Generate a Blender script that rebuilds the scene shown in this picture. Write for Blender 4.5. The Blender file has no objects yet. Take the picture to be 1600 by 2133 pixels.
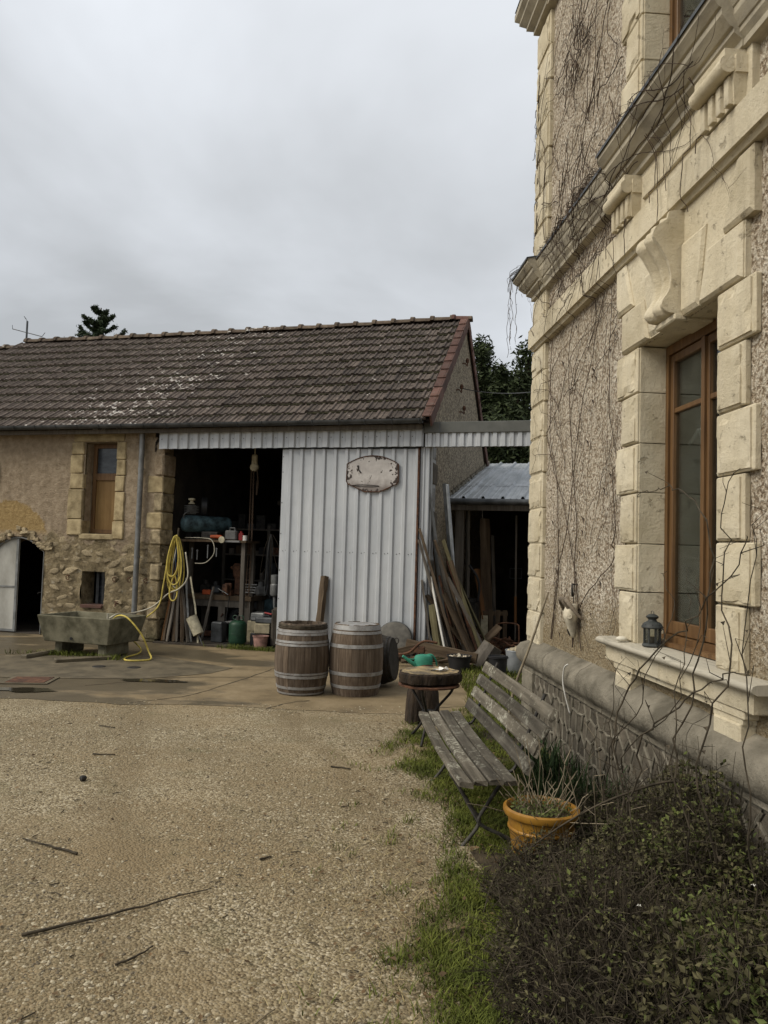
import bpy, bmesh, math, random
from mathutils import Vector, Matrix, Euler, noise
RND = random.Random(11)
PI = math.pi
scn = bpy.context.scene
COL = scn.collection
# ------------------------------------------------------------------ camera
cam_d = bpy.data.cameras.new('camera')
cam = bpy.data.objects.new('camera', cam_d)
COL.objects.link(cam)
ri = Vector((0.99957622, -0.00150841, 0.02907075))
up = Vector((-0.02910986, -0.05179581, 0.99823334))
fw = Vector((0.0, 0.99865656, 0.05181777))
M = Matrix((ri, up, -fw)).transposed().to_4x4()
M.translation = Vector((0, 0, 1.65))
cam.matrix_world = M
cam_d.sensor_fit = 'HORIZONTAL'
cam_d.sensor_width = 36.0
cam_d.lens = 36.0 * 1602 / 1600
cam_d.clip_start = 0.05
cam_d.clip_end = 800
scn.camera = cam
# ------------------------------------------------------------------ sky, sun, exposure
SUN_DIR = Vector((-0.80, -0.30, 0.85)).normalized()
world = bpy.data.worlds.new('World')
scn.world = world
world.use_nodes = True
wt = world.node_tree
for n in list(wt.nodes):
    wt.nodes.remove(n)
def wn(t, **k):
    n = wt.nodes.new(t)
    for a, b in k.items():
        setattr(n, a, b)
    return n
sky = wn('ShaderNodeTexSky', sky_type='NISHITA', sun_disc=False)
sky.sun_elevation = math.asin(SUN_DIR.z)
sky.sun_rotation = math.atan2(SUN_DIR.x, SUN_DIR.y)
skm = wn('ShaderNodeVectorMath', operation='SCALE')
skm.inputs['Scale'].default_value = 0.10
wt.links.new(sky.outputs[0], skm.inputs[0])
tc = wn('ShaderNodeTexCoord')
nrm = wn('ShaderNodeVectorMath', operation='NORMALIZE')
wt.links.new(tc.outputs['Generated'], nrm.inputs[0])
sep = wn('ShaderNodeSeparateXYZ')
wt.links.new(nrm.outputs[0], sep.inputs[0])
# project the direction on a cloud deck so that the clouds flatten towards the horizon
zz = wn('ShaderNodeMath', operation='MAXIMUM'); zz.inputs[1].default_value = 0.0
wt.links.new(sep.outputs['Z'], zz.inputs[0])
za = wn('ShaderNodeMath', operation='ADD'); za.inputs[1].default_value = 0.32
wt.links.new(zz.outputs[0], za.inputs[0])
dv = wn('ShaderNodeVectorMath', operation='DIVIDE')
wt.links.new(nrm.outputs[0], dv.inputs[0])
cmb = wn('ShaderNodeCombineXYZ')
for s in ('X', 'Y', 'Z'):
    wt.links.new(za.outputs[0], cmb.inputs[s])
wt.links.new(cmb.outputs[0], dv.inputs[1])
def wnoise(scale, detail, rough, loc):
    mp = wn('ShaderNodeMapping')
    mp.inputs['Location'].default_value = loc
    mp.inputs['Scale'].default_value = (1.0, 1.0, 0.0)
    wt.links.new(dv.outputs[0], mp.inputs[0])
    nz = wn('ShaderNodeTexNoise')
    nz.inputs['Scale'].default_value = scale
    nz.inputs['Detail'].default_value = detail
    nz.inputs['Roughness'].default_value = rough
    nz.inputs['Distortion'].default_value = 0.35
    wt.links.new(mp.outputs[0], nz.inputs['Vector'])
    return nz.outputs[0]
n1 = wnoise(1.0, 6.0, 0.5, (3.1, 1.7, 0))
rp = wn('ShaderNodeValToRGB')
rp.color_ramp.elements[0].position = 0.355
rp.color_ramp.elements[0].color = (0.245, 0.251, 0.255, 1)
rp.color_ramp.elements[1].position = 0.645
rp.color_ramp.elements[1].color = (0.415, 0.430, 0.450, 1)
wt.links.new(n1, rp.inputs[0])
# an overcast sky is brighter overhead than near the horizon
gr = wn('ShaderNodeMapRange'); gr.inputs['From Min'].default_value = 0.0; gr.inputs['From Max'].default_value = 0.75
gr.inputs['To Min'].default_value = 0.92; gr.inputs['To Max'].default_value = 1.28
wt.links.new(zz.outputs[0], gr.inputs['Value'])
cs = wn('ShaderNodeVectorMath', operation='SCALE')
wt.links.new(rp.outputs[0], cs.inputs[0]); wt.links.new(gr.outputs[0], cs.inputs['Scale'])
mx = wn('ShaderNodeMix', data_type='RGBA')
mx.inputs[0].default_value = 0.93
wt.links.new(skm.outputs[0], mx.inputs[6]); wt.links.new(cs.outputs[0], mx.inputs[7])
bg = wn('ShaderNodeBackground'); bg.inputs['Strength'].default_value = 1.0
wt.links.new(mx.outputs[2], bg.inputs['Color'])
wo = wn('ShaderNodeOutputWorld')
wt.links.new(bg.outputs[0], wo.inputs['Surface'])
sd = bpy.data.lights.new('sun', 'SUN')
sd.energy = 1.5
sd.angle = math.radians(35)
sd.color = (1.0, 0.93, 0.80)
so = bpy.data.objects.new('sun', sd)
COL.objects.link(so)
so.rotation_euler = SUN_DIR.to_track_quat('Z', 'Y').to_euler()
scn.view_settings.view_transform = 'Standard'
scn.view_settings.look = 'None'
scn.view_settings.gamma = 1.0
scn.view_settings.exposure = 0.95
scn.view_settings.use_curve_mapping = False
scn.cycles.max_bounces = 6
scn.cycles.diffuse_bounces = 3
scn.cycles.glossy_bounces = 3
scn.cycles.transmission_bounces = 6
scn.cycles.transparent_max_bounces = 8
scn.cycles.use_denoising = True
# ------------------------------------------------------------------ frames of the two buildings
BARN_O = Vector((0.61010784, 11.89815694, 0)); BARN_R = -0.2697393
HOUSE_O = Vector((1.41795963, 7.5, 0)); HOUSE_R = math.atan2(-0.997372, 0.072456)
BM = Matrix.Translation(BARN_O) @ Matrix.Rotation(BARN_R, 4, 'Z')
HM = Matrix.Translation(HOUSE_O) @ Matrix.Rotation(HOUSE_R, 4, 'Z')
def bw(x, y, z): return BM @ Vector((x, y, z))      # barn coordinates to the world
def hw(x, y, z): return HM @ Vector((x, y, z))      # house coordinates to the world
# ------------------------------------------------------------------ mesh helpers
class MB:
    def __init__(s): s.v = []; s.f = []
    def add(s, vs, fs, mat=None):
        o = len(s.v)
        s.v += [tuple(mat @ Vector(p)) if mat else tuple(p) for p in vs]
        s.f += [tuple(i + o for i in f) for f in fs]
        return s
    def box(s, x0, x1, y0, y1, z0, z1, c=0.0, j=0.0, M=None):
        if c <= 0:
            vs = [(x, y, z) for x in (x0, x1) for y in (y0, y1) for z in (z0, z1)]
            fs = [(0,1,3,2),(4,6,7,5),(0,4,5,1),(2,3,7,6),(0,2,6,4),(1,5,7,3)]
        else:
            vs = []; ix = {}
            X = (x0, x1); Y = (y0, y1); Z = (z0, z1); sg = (1, -1)
            for a in (0, 1):
                for b in (0, 1):
                    for d in (0, 1):
                        px, py, pz = X[a], Y[b], Z[d]
                        ix[a,b,d,0] = len(vs); vs.append((px, py + sg[b]*c, pz + sg[d]*c))
                        ix[a,b,d,1] = len(vs); vs.append((px + sg[a]*c, py, pz + sg[d]*c))
                        ix[a,b,d,2] = len(vs); vs.append((px + sg[a]*c, py + sg[b]*c, pz))
            fs = []
            for a in (0, 1):
                fs.append((ix[a,0,0,0], ix[a,1,0,0], ix[a,1,1,0], ix[a,0,1,0]))
                fs.append((ix[0,a,0,1], ix[1,a,0,1], ix[1,a,1,1], ix[0,a,1,1]))
                fs.append((ix[0,0,a,2], ix[1,0,a,2], ix[1,1,a,2], ix[0,1,a,2]))
                for b in (0, 1):
                    fs.append((ix[a,b,0,0], ix[a,b,1,0], ix[a,b,1,1], ix[a,b,0,1]))
                    fs.append((ix[a,0,b,0], ix[a,1,b,0], ix[a,1,b,2], ix[a,0,b,2]))
                    fs.append((ix[0,a,b,1], ix[1,a,b,1], ix[1,a,b,2], ix[0,a,b,2]))
                    for d in (0, 1):
                        fs.append((ix[a,b,d,0], ix[a,b,d,1], ix[a,b,d,2]))
        if j:
            vs = [(x + RND.uniform(-j, j), y + RND.uniform(-j, j)*.5, z + RND.uniform(-j, j)) for x, y, z in vs]
        return s.add(vs, fs, M)
    def tube(s, pts, r, n=6, caps=True, closed=False):
        pts = [Vector(p) for p in pts]
        m = len(pts)
        rs = r if isinstance(r, (list, tuple)) else [r]*m
        o = len(s.v); prev = None
        for i, p in enumerate(pts):
            if closed: t = pts[(i+1) % m] - pts[i-1]
            else: t = pts[min(i+1, m-1)] - pts[max(i-1, 0)]
            if t.length < 1e-9: t = Vector((0, 0, 1))
            t.normalize()
            if prev is None:
                a = Vector((0, 0, 1)) if abs(t.z) < .9 else Vector((1, 0, 0))
                u = t.cross(a).normalized()
            else:
                u = prev - t*prev.dot(t)
                u = u.normalized() if u.length > 1e-6 else t.orthogonal().normalized()
            prev = u; w = t.cross(u)
            for k in range(n):
                a = 2*PI*k/n
                s.v.append(tuple(p + (u*math.cos(a) + w*math.sin(a))*rs[i]))
        for i in range(m if closed else m-1):
            a0 = o + i*n; b0 = o + ((i+1) % m)*n
            for k in range(n):
                s.f.append((a0+k, a0+(k+1) % n, b0+(k+1) % n, b0+k))
        if caps and not closed:
            s.f.append(tuple(o+k for k in range(n))[::-1]); s.f.append(tuple(o+(m-1)*n+k for k in range(n)))
        return s
    def lathe(s, prof, n=24, M=None, wob=None, caps=True):
        vs = []; fs = []
        for i, (r, z) in enumerate(prof):
            for k in range(n):
                a = 2*PI*k/n
                rr = r*(wob(a, z) if wob else 1)
                vs.append((rr*math.cos(a), rr*math.sin(a), z))
        for i in range(len(prof)-1):
            for k in range(n):
                fs.append((i*n+k, i*n+(k+1) % n, (i+1)*n+(k+1) % n, (i+1)*n+k))
        if caps and prof[0][0] > 1e-6: fs.append(tuple(range(n))[::-1])
        if caps and prof[-1][0] > 1e-6: fs.append(tuple((len(prof)-1)*n+k for k in range(n)))
        return s.add(vs, fs, M)
    def prism(s, poly, y0, y1, c=0.0, M=None):
        # polygon in x,z pushed from y0 (front) to y1; c chamfers the front edge
        n = len(poly)
        cx = sum(p[0] for p in poly)/n; cz = sum(p[1] for p in poly)/n
        vs = []; fs = []
        if c > 0:
            ins = []
            for x, z in poly:
                dx, dz = cx-x, cz-z; L = math.hypot(dx, dz)
                ins.append((x+dx/L*c*1.4, z+dz/L*c*1.4))
            vs += [(x, y0, z) for x, z in ins]; vs += [(x, y0+c*.8, z) for x, z in poly]
        else:
            vs += [(x, y0, z) for x, z in poly]
        vs += [(x, y1, z) for x, z in poly]
        k = len(vs)//n
        fs.append(tuple(range(n)))
        for r in range(k-1):
            for i in range(n):
                fs.append((r*n+i, r*n+(i+1) % n, (r+1)*n+(i+1) % n, (r+1)*n+i))
        fs.append(tuple(range((k-1)*n, k*n))[::-1])
        return s.add(vs, fs, M)
    def sweep(s, prof, x0, x1, mitre=False, M=None):
        # profile (y,z) pulled along x
        n = len(prof)
        vs = [((x0 + (y if mitre else 0)), y, z) for y, z in prof] + [(x1, y, z) for y, z in prof]
        fs = [(i, (i+1) % n, n+(i+1) % n, n+i) for i in range(n)]
        fs += [tuple(range(n))[::-1], tuple(range(n, 2*n))]
        return s.add(vs, fs, M)
    def mesh(s, name, smooth=False, fix=True):
        me = bpy.data.meshes.new(name)
        me.from_pydata(s.v, [], s.f)
        if fix:
            b = bmesh.new(); b.from_mesh(me)
            bmesh.ops.recalc_face_normals(b, faces=b.faces)
            b.to_mesh(me); b.free()
        if smooth:
            me.polygons.foreach_set('use_smooth', [True]*len(me.polygons))
            if smooth is not True:
                me.set_sharp_from_angle(angle=math.radians(smooth))
        me.update()
        return me
    def build(s, name, mat, parent=None, smooth=False, fix=True, loc=None, rot=None):
        me = s.mesh(name, smooth, fix)
        me.materials.append(mat)
        o = bpy.data.objects.new(name, me)
        COL.objects.link(o)
        if parent: o.parent = parent
        if loc is not None: o.location = loc
        if rot is not None: o.rotation_euler = rot
        return o
def tag(o, label, cat, group=None, kind=None):
    if label: o['label'] = label
    if cat: o['category'] = cat
    if group: o['group'] = group
    if kind: o['kind'] = kind
    return o
def thing(name, label, cat, loc=(0, 0, 0), rz=0.0, group=None):
    o = bpy.data.objects.new(name, None)
    o.empty_display_size = 0.1
    COL.objects.link(o)
    o.location = loc; o.rotation_euler = (0, 0, rz)
    return tag(o, label, cat, group)
def inst(src, parent=None, loc=None, rot=None, scale=None):
    o = src.copy(); COL.objects.link(o)
    if parent: o.parent = parent
    if loc is not None: o.location = loc
    if rot is not None: o.rotation_euler = rot
    if scale is not None: o.scale = scale
    return o
def copy_tree(o, parent=None):
    c = o.copy(); COL.objects.link(c); c.parent = parent
    for ch in list(o.children): copy_tree(ch, c)
    return c
def between(p0, p1):
    # matrix with z axis from p0 to p1, origin p0
    p0 = Vector(p0); p1 = Vector(p1)
    q = (p1-p0).to_track_quat('Z', 'Y')
    return Matrix.Translation(p0) @ q.to_matrix().to_4x4()
def fbm(x, y, z=0.0, o=4):
    return noise.fractal(Vector((x, y, z)), 1.0, 2.0, o)
def smooth_path(pts, n=6):
    P = [Vector(p) for p in pts]; out = []
    for i in range(len(P)-1):
        p0 = P[max(i-1, 0)]; p1 = P[i]; p2 = P[i+1]; p3 = P[min(i+2, len(P)-1)]
        for k in range(n):
            t = k/n
            out.append(0.5*((2*p1)+(p2-p0)*t+(2*p0-5*p1+4*p2-p3)*t*t+(3*p1-p0-3*p2+p3)*t**3))
    out.append(P[-1])
    return out
# ------------------------------------------------------------------ materials
class NT:
    def __init__(s, name):
        s.m = bpy.data.materials.new(name); s.m.use_nodes = True
        s.t = s.m.node_tree; s.b = s.t.nodes['Principled BSDF']
        s.tc = s.t.nodes.new('ShaderNodeTexCoord')
        s.b.inputs['Specular IOR Level'].default_value = 0.3
    def n(s, ty, ins=None, **k):
        x = s.t.nodes.new(ty)
        for a, b in k.items(): setattr(x, a, b)
        for a, b in (ins or {}).items(): s.set(x.inputs[a], b)
        return x
    def set(s, sock, v):
        if isinstance(v, bpy.types.NodeSocket): s.t.links.new(v, sock)
        elif isinstance(v, (tuple, list)) and len(v) == 3 and sock.type == 'RGBA': sock.default_value = (*v, 1)
        else: sock.default_value = v
    def obj(s, scale=(1, 1, 1), rot=(0, 0, 0), loc=(0, 0, 0), world=False):
        src = s.n('ShaderNodeNewGeometry').outputs['Position'] if world else s.tc.outputs['Object']
        return s.n('ShaderNodeMapping', {'Vector': src, 'Scale': scale, 'Rotation': rot, 'Location': loc}).outputs[0]
    def noise(s, sc, det=4.0, ro=0.55, vec=None, dis=0.0):
        return s.n('ShaderNodeTexNoise', {'Scale': sc, 'Detail': det, 'Roughness': ro, 'Distortion': dis, 'Vector': vec or s.obj()}).outputs[0]
    def vor(s, sc, vec=None, feature='F1', out=0):
        return s.n('ShaderNodeTexVoronoi', {'Scale': sc, 'Vector': vec or s.obj()}, feature=feature).outputs[out]
    def ramp(s, fac, els, interp='LINEAR'):
        r = s.n('ShaderNodeValToRGB', {'Fac': fac}); cr = r.color_ramp; cr.interpolation = interp
        while len(cr.elements) < len(els): cr.elements.new(0.5)
        for e, (p, c) in zip(cr.elements, els):
            e.position = p
            e.color = (c, c, c, 1) if isinstance(c, (int, float)) else (*c, 1)
        return r.outputs[0]
    def mix(s, fac, a, b, blend='MIX'):
        x = s.n('ShaderNodeMix', data_type='RGBA', blend_type=blend)
        s.set(x.inputs[0], fac); s.set(x.inputs[6], a); s.set(x.inputs[7], b)
        return x.outputs[2]
    def math(s, op, a, b=0.0, c=None):
        x = s.n('ShaderNodeMath', operation=op, use_clamp=False)
        s.set(x.inputs[0], a); s.set(x.inputs[1], b)
        if c is not None: s.set(x.inputs[2], c)
        return x.outputs[0]
    def xyz(s, vec=None):
        x = s.n('ShaderNodeSeparateXYZ', {'Vector': vec or s.tc.outputs['Object']}); return x.outputs
    def rnd(s): return s.n('ShaderNodeObjectInfo').outputs['Random']
    def bump(s, h, st=0.5, d=0.01, nrm=None):
        x = s.n('ShaderNodeBump', {'Height': h, 'Strength': st, 'Distance': d})
        if nrm: s.set(x.inputs['Normal'], nrm)
        return x.outputs[0]
    def out(s, col, rough=0.8, nrm=None, metal=0.0, spec=None):
        s.set(s.b.inputs['Base Color'], col); s.set(s.b.inputs['Roughness'], rough); s.set(s.b.inputs['Metallic'], metal)
        if nrm: s.set(s.b.inputs['Normal'], nrm)
        if spec is not None: s.b.inputs['Specular IOR Level'].default_value = spec
        return s.m
def two(name, a, b, sc=6.0, rough=0.8, bsc=40.0, bst=0.3, bd=0.004, scale=(1, 1, 1), metal=0.0, rv=0.0, lo=.35, hi=.65, spec=None, world=False):
    # two tones mixed by noise, fine bump, optional random value for each object
    t = NT(name); v = t.obj(scale, world=world)
    c = t.ramp(t.noise(sc, 6, .6, v), [(lo, a), (hi, b)])
    if rv:
        k = t.math('MULTIPLY_ADD', t.rnd(), rv*2, 1-rv)
        c = t.mix(1.0, c, t.n('ShaderNodeCombineColor', {0: k, 1: k, 2: k}).outputs[0], 'MULTIPLY')
    return t.out(c, rough, t.bump(t.noise(bsc, 5, .6, v), bst, bd), metal, spec)
MT = {}
def streaky(name, a, b, c, ax=2, rough=.85, sc=1.0, rv=.15, lich=None, lamt=.62):
    # wood: grain stretched along one axis, knots and lichen
    t = NT(name)
    s = [22.0*sc]*3; s[ax] = 1.4*sc
    off = t.n('ShaderNodeCombineXYZ', {0: t.math('MULTIPLY', t.rnd(), 37.0), 1: t.math('MULTIPLY', t.rnd(), 11.0), 2: t.math('MULTIPLY', t.rnd(), 23.0)}).outputs[0]
    base = t.n('ShaderNodeVectorMath', {0: t.tc.outputs['Object'], 1: off}, operation='ADD').outputs[0]
    v = t.n('ShaderNodeMapping', {'Vector': base, 'Scale': tuple(s)}).outputs[0]
    g = t.noise(1.0, 6, .65, v, .4)
    col = t.ramp(g, [(.28, a), (.5, b), (.72, c)])
    big = t.noise(2.2*sc, 4, .6, base)
    col = t.mix(t.ramp(big, [(.35, 0.0), (.7, .55)]), col, a)
    if lich:
        l = t.math('ADD', t.math('MULTIPLY', t.noise(34.0*sc, 6, .8, base), .6), t.math('MULTIPLY', t.noise(5.0*sc, 4, .6, base), .4))
        col = t.mix(t.ramp(l, [(lamt, 0.0), (lamt+.06, .8)]), col, lich)
    if rv:
        k = t.math('MULTIPLY_ADD', t.rnd(), rv*2, 1-rv)
        col = t.mix(1.0, col, t.n('ShaderNodeCombineColor', {0: k, 1: k, 2: k}).outputs[0], 'MULTIPLY')
    return t.out(col, rough, t.bump(g, .55, .006))
def make_materials():
    # barn render: roughcast above, bare rubble and mortar below, an ochre repair over the cellar door
    t = NT('barn render'); P = t.xyz()
    n = t.noise(2.3, 5, .6); f = t.noise(38, 6, .7)
    up_c = t.ramp(t.noise(9, 6, .65), [(.3, (.24, .182, .115)), (.55, (.37, .29, .20)), (.75, (.47, .385, .275))])
    stain = t.noise(1.6, 4, .6, t.obj((1.6, 1, .5)))
    up_c = t.mix(t.ramp(stain, [(.45, 0.0), (.72, .5)]), up_c, (.18, .135, .088))
    lo_c = t.ramp(t.noise(5.5, 8, .8), [(.30, (.07, .056, .034)), (.42, (.21, .165, .095)), (.55, (.40, .315, .185)), (.66, (.56, .50, .385))])
    lo_c = t.mix(t.ramp(t.noise(2.1, 5, .7, t.obj(loc=(3, 0, 5))), [(.5, 0.0), (.62, .6)]), lo_c, (.15, .115, .065))
    edge = t.math('ADD', P[2], t.math('MULTIPLY', t.math('SUBTRACT', n, .5), 1.3))
    edge4 = t.math('MULTIPLY', edge, .25)
    m = t.ramp(edge4, [(.415, 1.0), (.44, 0.0)])
    pm = t.math('ADD', t.math('POWER', t.math('MULTIPLY', t.math('ADD', P[0], 7.75), 1.0), 2.0), t.math('POWER', t.math('MULTIPLY', t.math('SUBTRACT', P[2], 1.62), 1.25), 2.0))
    pm = t.math('ADD', pm, t.math('MULTIPLY', t.math('SUBTRACT', t.noise(4, 7, .75), .5), .75))
    pm = t.ramp(pm, [(.86, 1.0), (.92, 0.0)])
    pm = t.math('MULTIPLY', pm, t.ramp(t.math('MULTIPLY', P[2], .25), [(.44, 0.0), (.47, 1.0)]))
    ochre = t.ramp(t.noise(16, 6, .7), [(.3, (.24, .155, .06)), (.7, (.42, .30, .135))])
    c = t.mix(m, up_c, lo_c); c = t.mix(pm, c, ochre)
    damp = t.ramp(t.math('ADD', P[2], t.math('MULTIPLY', n, .5)), [(.25, .65), (.75, 0.0)])
    c = t.mix(damp, c, (.07, .07, .035))
    h = t.math('ADD', f, t.math('MULTIPLY', t.noise(11, 7, .75), 2.0))
    h = t.math('ADD', h, t.math('MULTIPLY', m, -1.2))
    h = t.math('ADD', h, t.math('MULTIPLY', t.noise(5.5, 8, .8), t.math('MULTIPLY', m, 4.0)))
    MT['render'] = t.out(c, .95, t.bump(h, 1.0, .025))
    MT['ystone'] = two('ochre stone', (.21, .16, .085), (.43, .345, .20), 6, .9, 40, .7, .012, rv=.2)
    MT['gable'] = two('gable roughcast', (.11, .088, .062), (.36, .31, .225), 26, .95, 30, 1.0, .05, lo=.4, hi=.6)
    MT['rubble'] = two('rubble stone', (.14, .11, .065), (.42, .34, .215), 9, .95, 50, .7, .01, rv=.25)
    MT['dark'] = two('dark wall', (.02, .017, .014), (.05, .042, .034), 3, .95, 20, .5, .01)  # near-black base colour for inner walls, soffit and door track
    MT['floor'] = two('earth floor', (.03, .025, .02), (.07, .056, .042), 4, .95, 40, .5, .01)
    # roof tiles
    for nm, a, b, c3, lich in (('tile', (.034, .026, .021), (.074, .058, .048), (.122, .098, .080), True), ('vtile', (.05, .03, .024), (.10, .05, .038), (.10, .072, .06), False), ('ridge', (.045, .032, .025), (.10, .072, .05), (.15, .125, .085), True)):
        t = NT(nm)
        wv = t.obj(world=True)
        c = t.ramp(t.noise(9, 6, .7, wv), [(.3, a), (.5, b), (.7, c3)])
        c = t.mix(t.ramp(t.noise(30, 5, .7, wv), [(.60, 0.0), (.70, .35)]), c, (.17, .14, .115))
        c = t.mix(t.ramp(t.noise(1.7, 4, .6, wv), [(.55, 0.0), (.8, .35)]), c, (.04, .038, .022))
        k = t.math('MULTIPLY_ADD', t.rnd(), .7, .65)
        c = t.mix(1.0, c, t.n('ShaderNodeCombineColor', {0: k, 1: k, 2: k}).outputs[0], 'MULTIPLY')
        if lich:
            # pale scabs of lichen, thickest in one streak down the slope and by the verge
            W = t.xyz(wv)
            bx = t.math('ADD', t.math('MULTIPLY', t.math('SUBTRACT', W[0], BARN_O.x), math.cos(BARN_R)), t.math('MULTIPLY', t.math('SUBTRACT', W[1], BARN_O.y), math.sin(BARN_R)))
            q = t.math('ADD', t.math('ADD', bx, 5.2), t.math('MULTIPLY', t.math('SUBTRACT', W[2], 4.7), -.55))
            g = t.math('POWER', 2.718, t.math('MULTIPLY', t.math('MULTIPLY', q, q), -.42))
            q2 = t.math('ADD', bx, .75)
            z2 = t.math('SUBTRACT', W[2], 5.0)
            g2 = t.math('POWER', 2.718, t.math('ADD', t.math('MULTIPLY', t.math('MULTIPLY', q2, q2), -6.0), t.math('MULTIPLY', t.math('MULTIPLY', z2, z2), -3.0)))
            g = t.math('ADD', g, t.math('MULTIPLY', g2, .6))
            sp = t.noise(7.0, 4, .55, t.obj((1.0, 1.6, 1.6), world=True))
            th = t.math('ADD', sp, t.math('MULTIPLY', t.math('MULTIPLY', g, t.noise(1.3, 3, .6, t.obj((1, 1, 1), loc=(2, 7, 1), world=True))), .225))
            c = t.mix(t.ramp(th, [(.705, 0.0), (.750, .85)]), c, (.56, .52, .47))
        MT[nm] = t.out(c, .92, t.bump(t.noise(60, 5, .7, wv), .5, .006))
    MT['tilestuff'] = MT['tile']
    # painted steel sheet
    t = NT('white sheet'); v = t.obj((1, 1, .25))
    c = t.ramp(t.noise(3, 6, .65, v), [(.3, (.40, .42, .44)), (.7, (.52, .535, .55))])
    sc_ = t.noise(26, 6, .8, t.obj((.5, 1, 1.4)))
    c = t.mix(t.ramp(sc_, [(.66, 0.0), (.72, .45)]), c, (.26, .26, .25))
    P = t.xyz()
    dirt = t.ramp(t.math('ADD', P[2], t.math('MULTIPLY', t.noise(5, 5, .6), .6)), [(.35, .5), (.95, 0.0)])
    c = t.mix(dirt, c, (.30, .29, .26))
    drip = t.noise(6, 5, .7, t.obj((7, 1, .22)))
    c = t.mix(t.ramp(drip, [(.55, 0.0), (.75, .45)]), c, (.30, .295, .27))
    c = t.mix(t.ramp(t.noise(5, 6, .75, t.obj((3, 1, .5))), [(.66, 0.0), (.72, .5)]), c, (.22, .17, .12))
    MT['sheet'] = t.out(c, .5, t.bump(t.noise(3.5, 4, .55), .3, .025), .25)
    MT['galv'] = two('galvanised roof', (.27, .29, .30), (.42, .44, .46), 5, .45, 30, .15, .004, (1, .3, 1), .45)
    MT['zinc'] = two('old zinc', (.045, .048, .05), (.10, .105, .11), 6, .5, 30, .2, .003, metal=.5)
    MT['zinclight'] = two('zinc channel', (.14, .143, .14), (.235, .238, .235), 7, .5, 30, .2, .003, metal=.5)
    MT['greycap'] = two('grey capping', (.085, .088, .08), (.12, .122, .112), 4, .55, 30, .1, .002)
    MT['rust'] = two('rusty iron', (.035, .018, .012), (.13, .06, .032), 14, .85, 60, .6, .004)
    MT['iron'] = two('dark iron', (.018, .017, .016), (.05, .045, .04), 14, .6, 60, .4, .003, metal=.4)
    MT['doorsheet'] = two('grey door sheet', (.24, .23, .20), (.40, .39, .35), 3, .6, 30, .2, .004, (1, 1, .5))
    # house
    t = NT('tuffeau'); P = t.xyz()
    c = t.ramp(t.noise(2.4, 6, .62), [(.25, (.43, .365, .24)), (.5, (.58, .51, .37)), (.75, (.68, .615, .475))])
    c = t.mix(t.ramp(t.noise(26, 7, .8), [(.57, 0.0), (.68, .55)]), c, (.31, .245, .145))
    c = t.mix(t.ramp(t.noise(11, 6, .7, t.obj(loc=(4, 4, 4))), [(.62, 0.0), (.66, .6)]), c, (.24, .195, .125))
    c = t.mix(t.ramp(t.noise(2.2, 6, .7, t.obj((3, 3, .35), loc=(1, 2, 3))), [(.52, 0.0), (.70, .5)]), c, (.36, .31, .22))
    c = t.mix(t.ramp(t.noise(1.2, 4, .6, t.obj((2.2, 2.2, .6))), [(.5, 0.0), (.78, .45)]), c, (.40, .335, .22))
    k = t.math('MULTIPLY_ADD', t.rnd(), .16, .90)
    c = t.mix(1.0, c, t.n('ShaderNodeCombineColor', {0: k, 1: k, 2: k}).outputs[0], 'MULTIPLY')
    h = t.math('ADD', t.noise(60, 6, .8), t.math('MULTIPLY', t.noise(8, 6, .7), 2.2))
    h = t.math('SUBTRACT', h, t.ramp(t.noise(11, 6, .7, t.obj(loc=(4, 4, 4))), [(.60, 0.0), (.66, 1.0)]))
    MT['tuff'] = t.out(c, .92, t.bump(h, .75, .010))
    t = NT('grey moulding stone')
    c = t.ramp(t.noise(3, 6, .65), [(.28, (.20, .178, .138)), (.5, (.37, .33, .25)), (.75, (.48, .43, .325))])
    c = t.mix(t.ramp(t.noise(2, 5, .7, t.obj((.5, 3, 3))), [(.5, 0.0), (.7, .6)]), c, (.15, .135, .115))
    MT['cornice'] = t.out(c, .9, t.bump(t.noise(50, 5, .7), .5, .008))
    t = NT('roughcast')
    g = t.noise(46, 3, .65)
    c = t.ramp(g, [(.34, (.19, .135, .085)), (.44, (.42, .335, .24)), (.52, (.66, .565, .44)), (.62, (.84, .77, .64))])
    c = t.mix(t.ramp(t.noise(1.5, 5, .6), [(.42, 0.0), (.68, .7)]), c, t.mix(.5, c, (.30, .225, .13)))
    P = t.xyz()
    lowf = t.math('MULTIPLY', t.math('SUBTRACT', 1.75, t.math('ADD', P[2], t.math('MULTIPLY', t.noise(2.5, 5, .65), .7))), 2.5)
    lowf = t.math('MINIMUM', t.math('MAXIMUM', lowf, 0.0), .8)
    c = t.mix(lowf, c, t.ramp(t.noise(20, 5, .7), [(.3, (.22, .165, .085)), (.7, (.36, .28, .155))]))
    h = t.math('ADD', t.math('MULTIPLY', g, 2.0), t.math('MULTIPLY', t.noise(90, 4, .7), .8))
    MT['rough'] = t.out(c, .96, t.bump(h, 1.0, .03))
    MT['plinth'] = two('grey plinth stone', (.105, .093, .069), (.235, .21, .163), 5, .95, 55, .9, .012, rv=.12)
    MT['pstone'] = two('plinth rubble', (.065, .056, .042), (.14, .12, .092), 8, .95, 45, .8, .012, rv=.25)
    MT['mortar'] = two('ribbon pointing', (.10, .09, .068), (.20, .18, .142), 7, .95, 60, .5, .006)
    MT['lead'] = two('lead capping', (.04, .045, .05), (.085, .09, .095), 5, .6, 30, .2, .003)
    t = NT('marble sill'); w = t.noise(5, 6, .6, t.obj((.6, 5, 1)), 2.0)
    c = t.ramp(w, [(.3, (.24, .22, .175)), (.5, (.42, .385, .31)), (.7, (.34, .31, .245))])
    MT['marble'] = t.out(c, .55, t.bump(t.noise(40), .15, .003))
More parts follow.
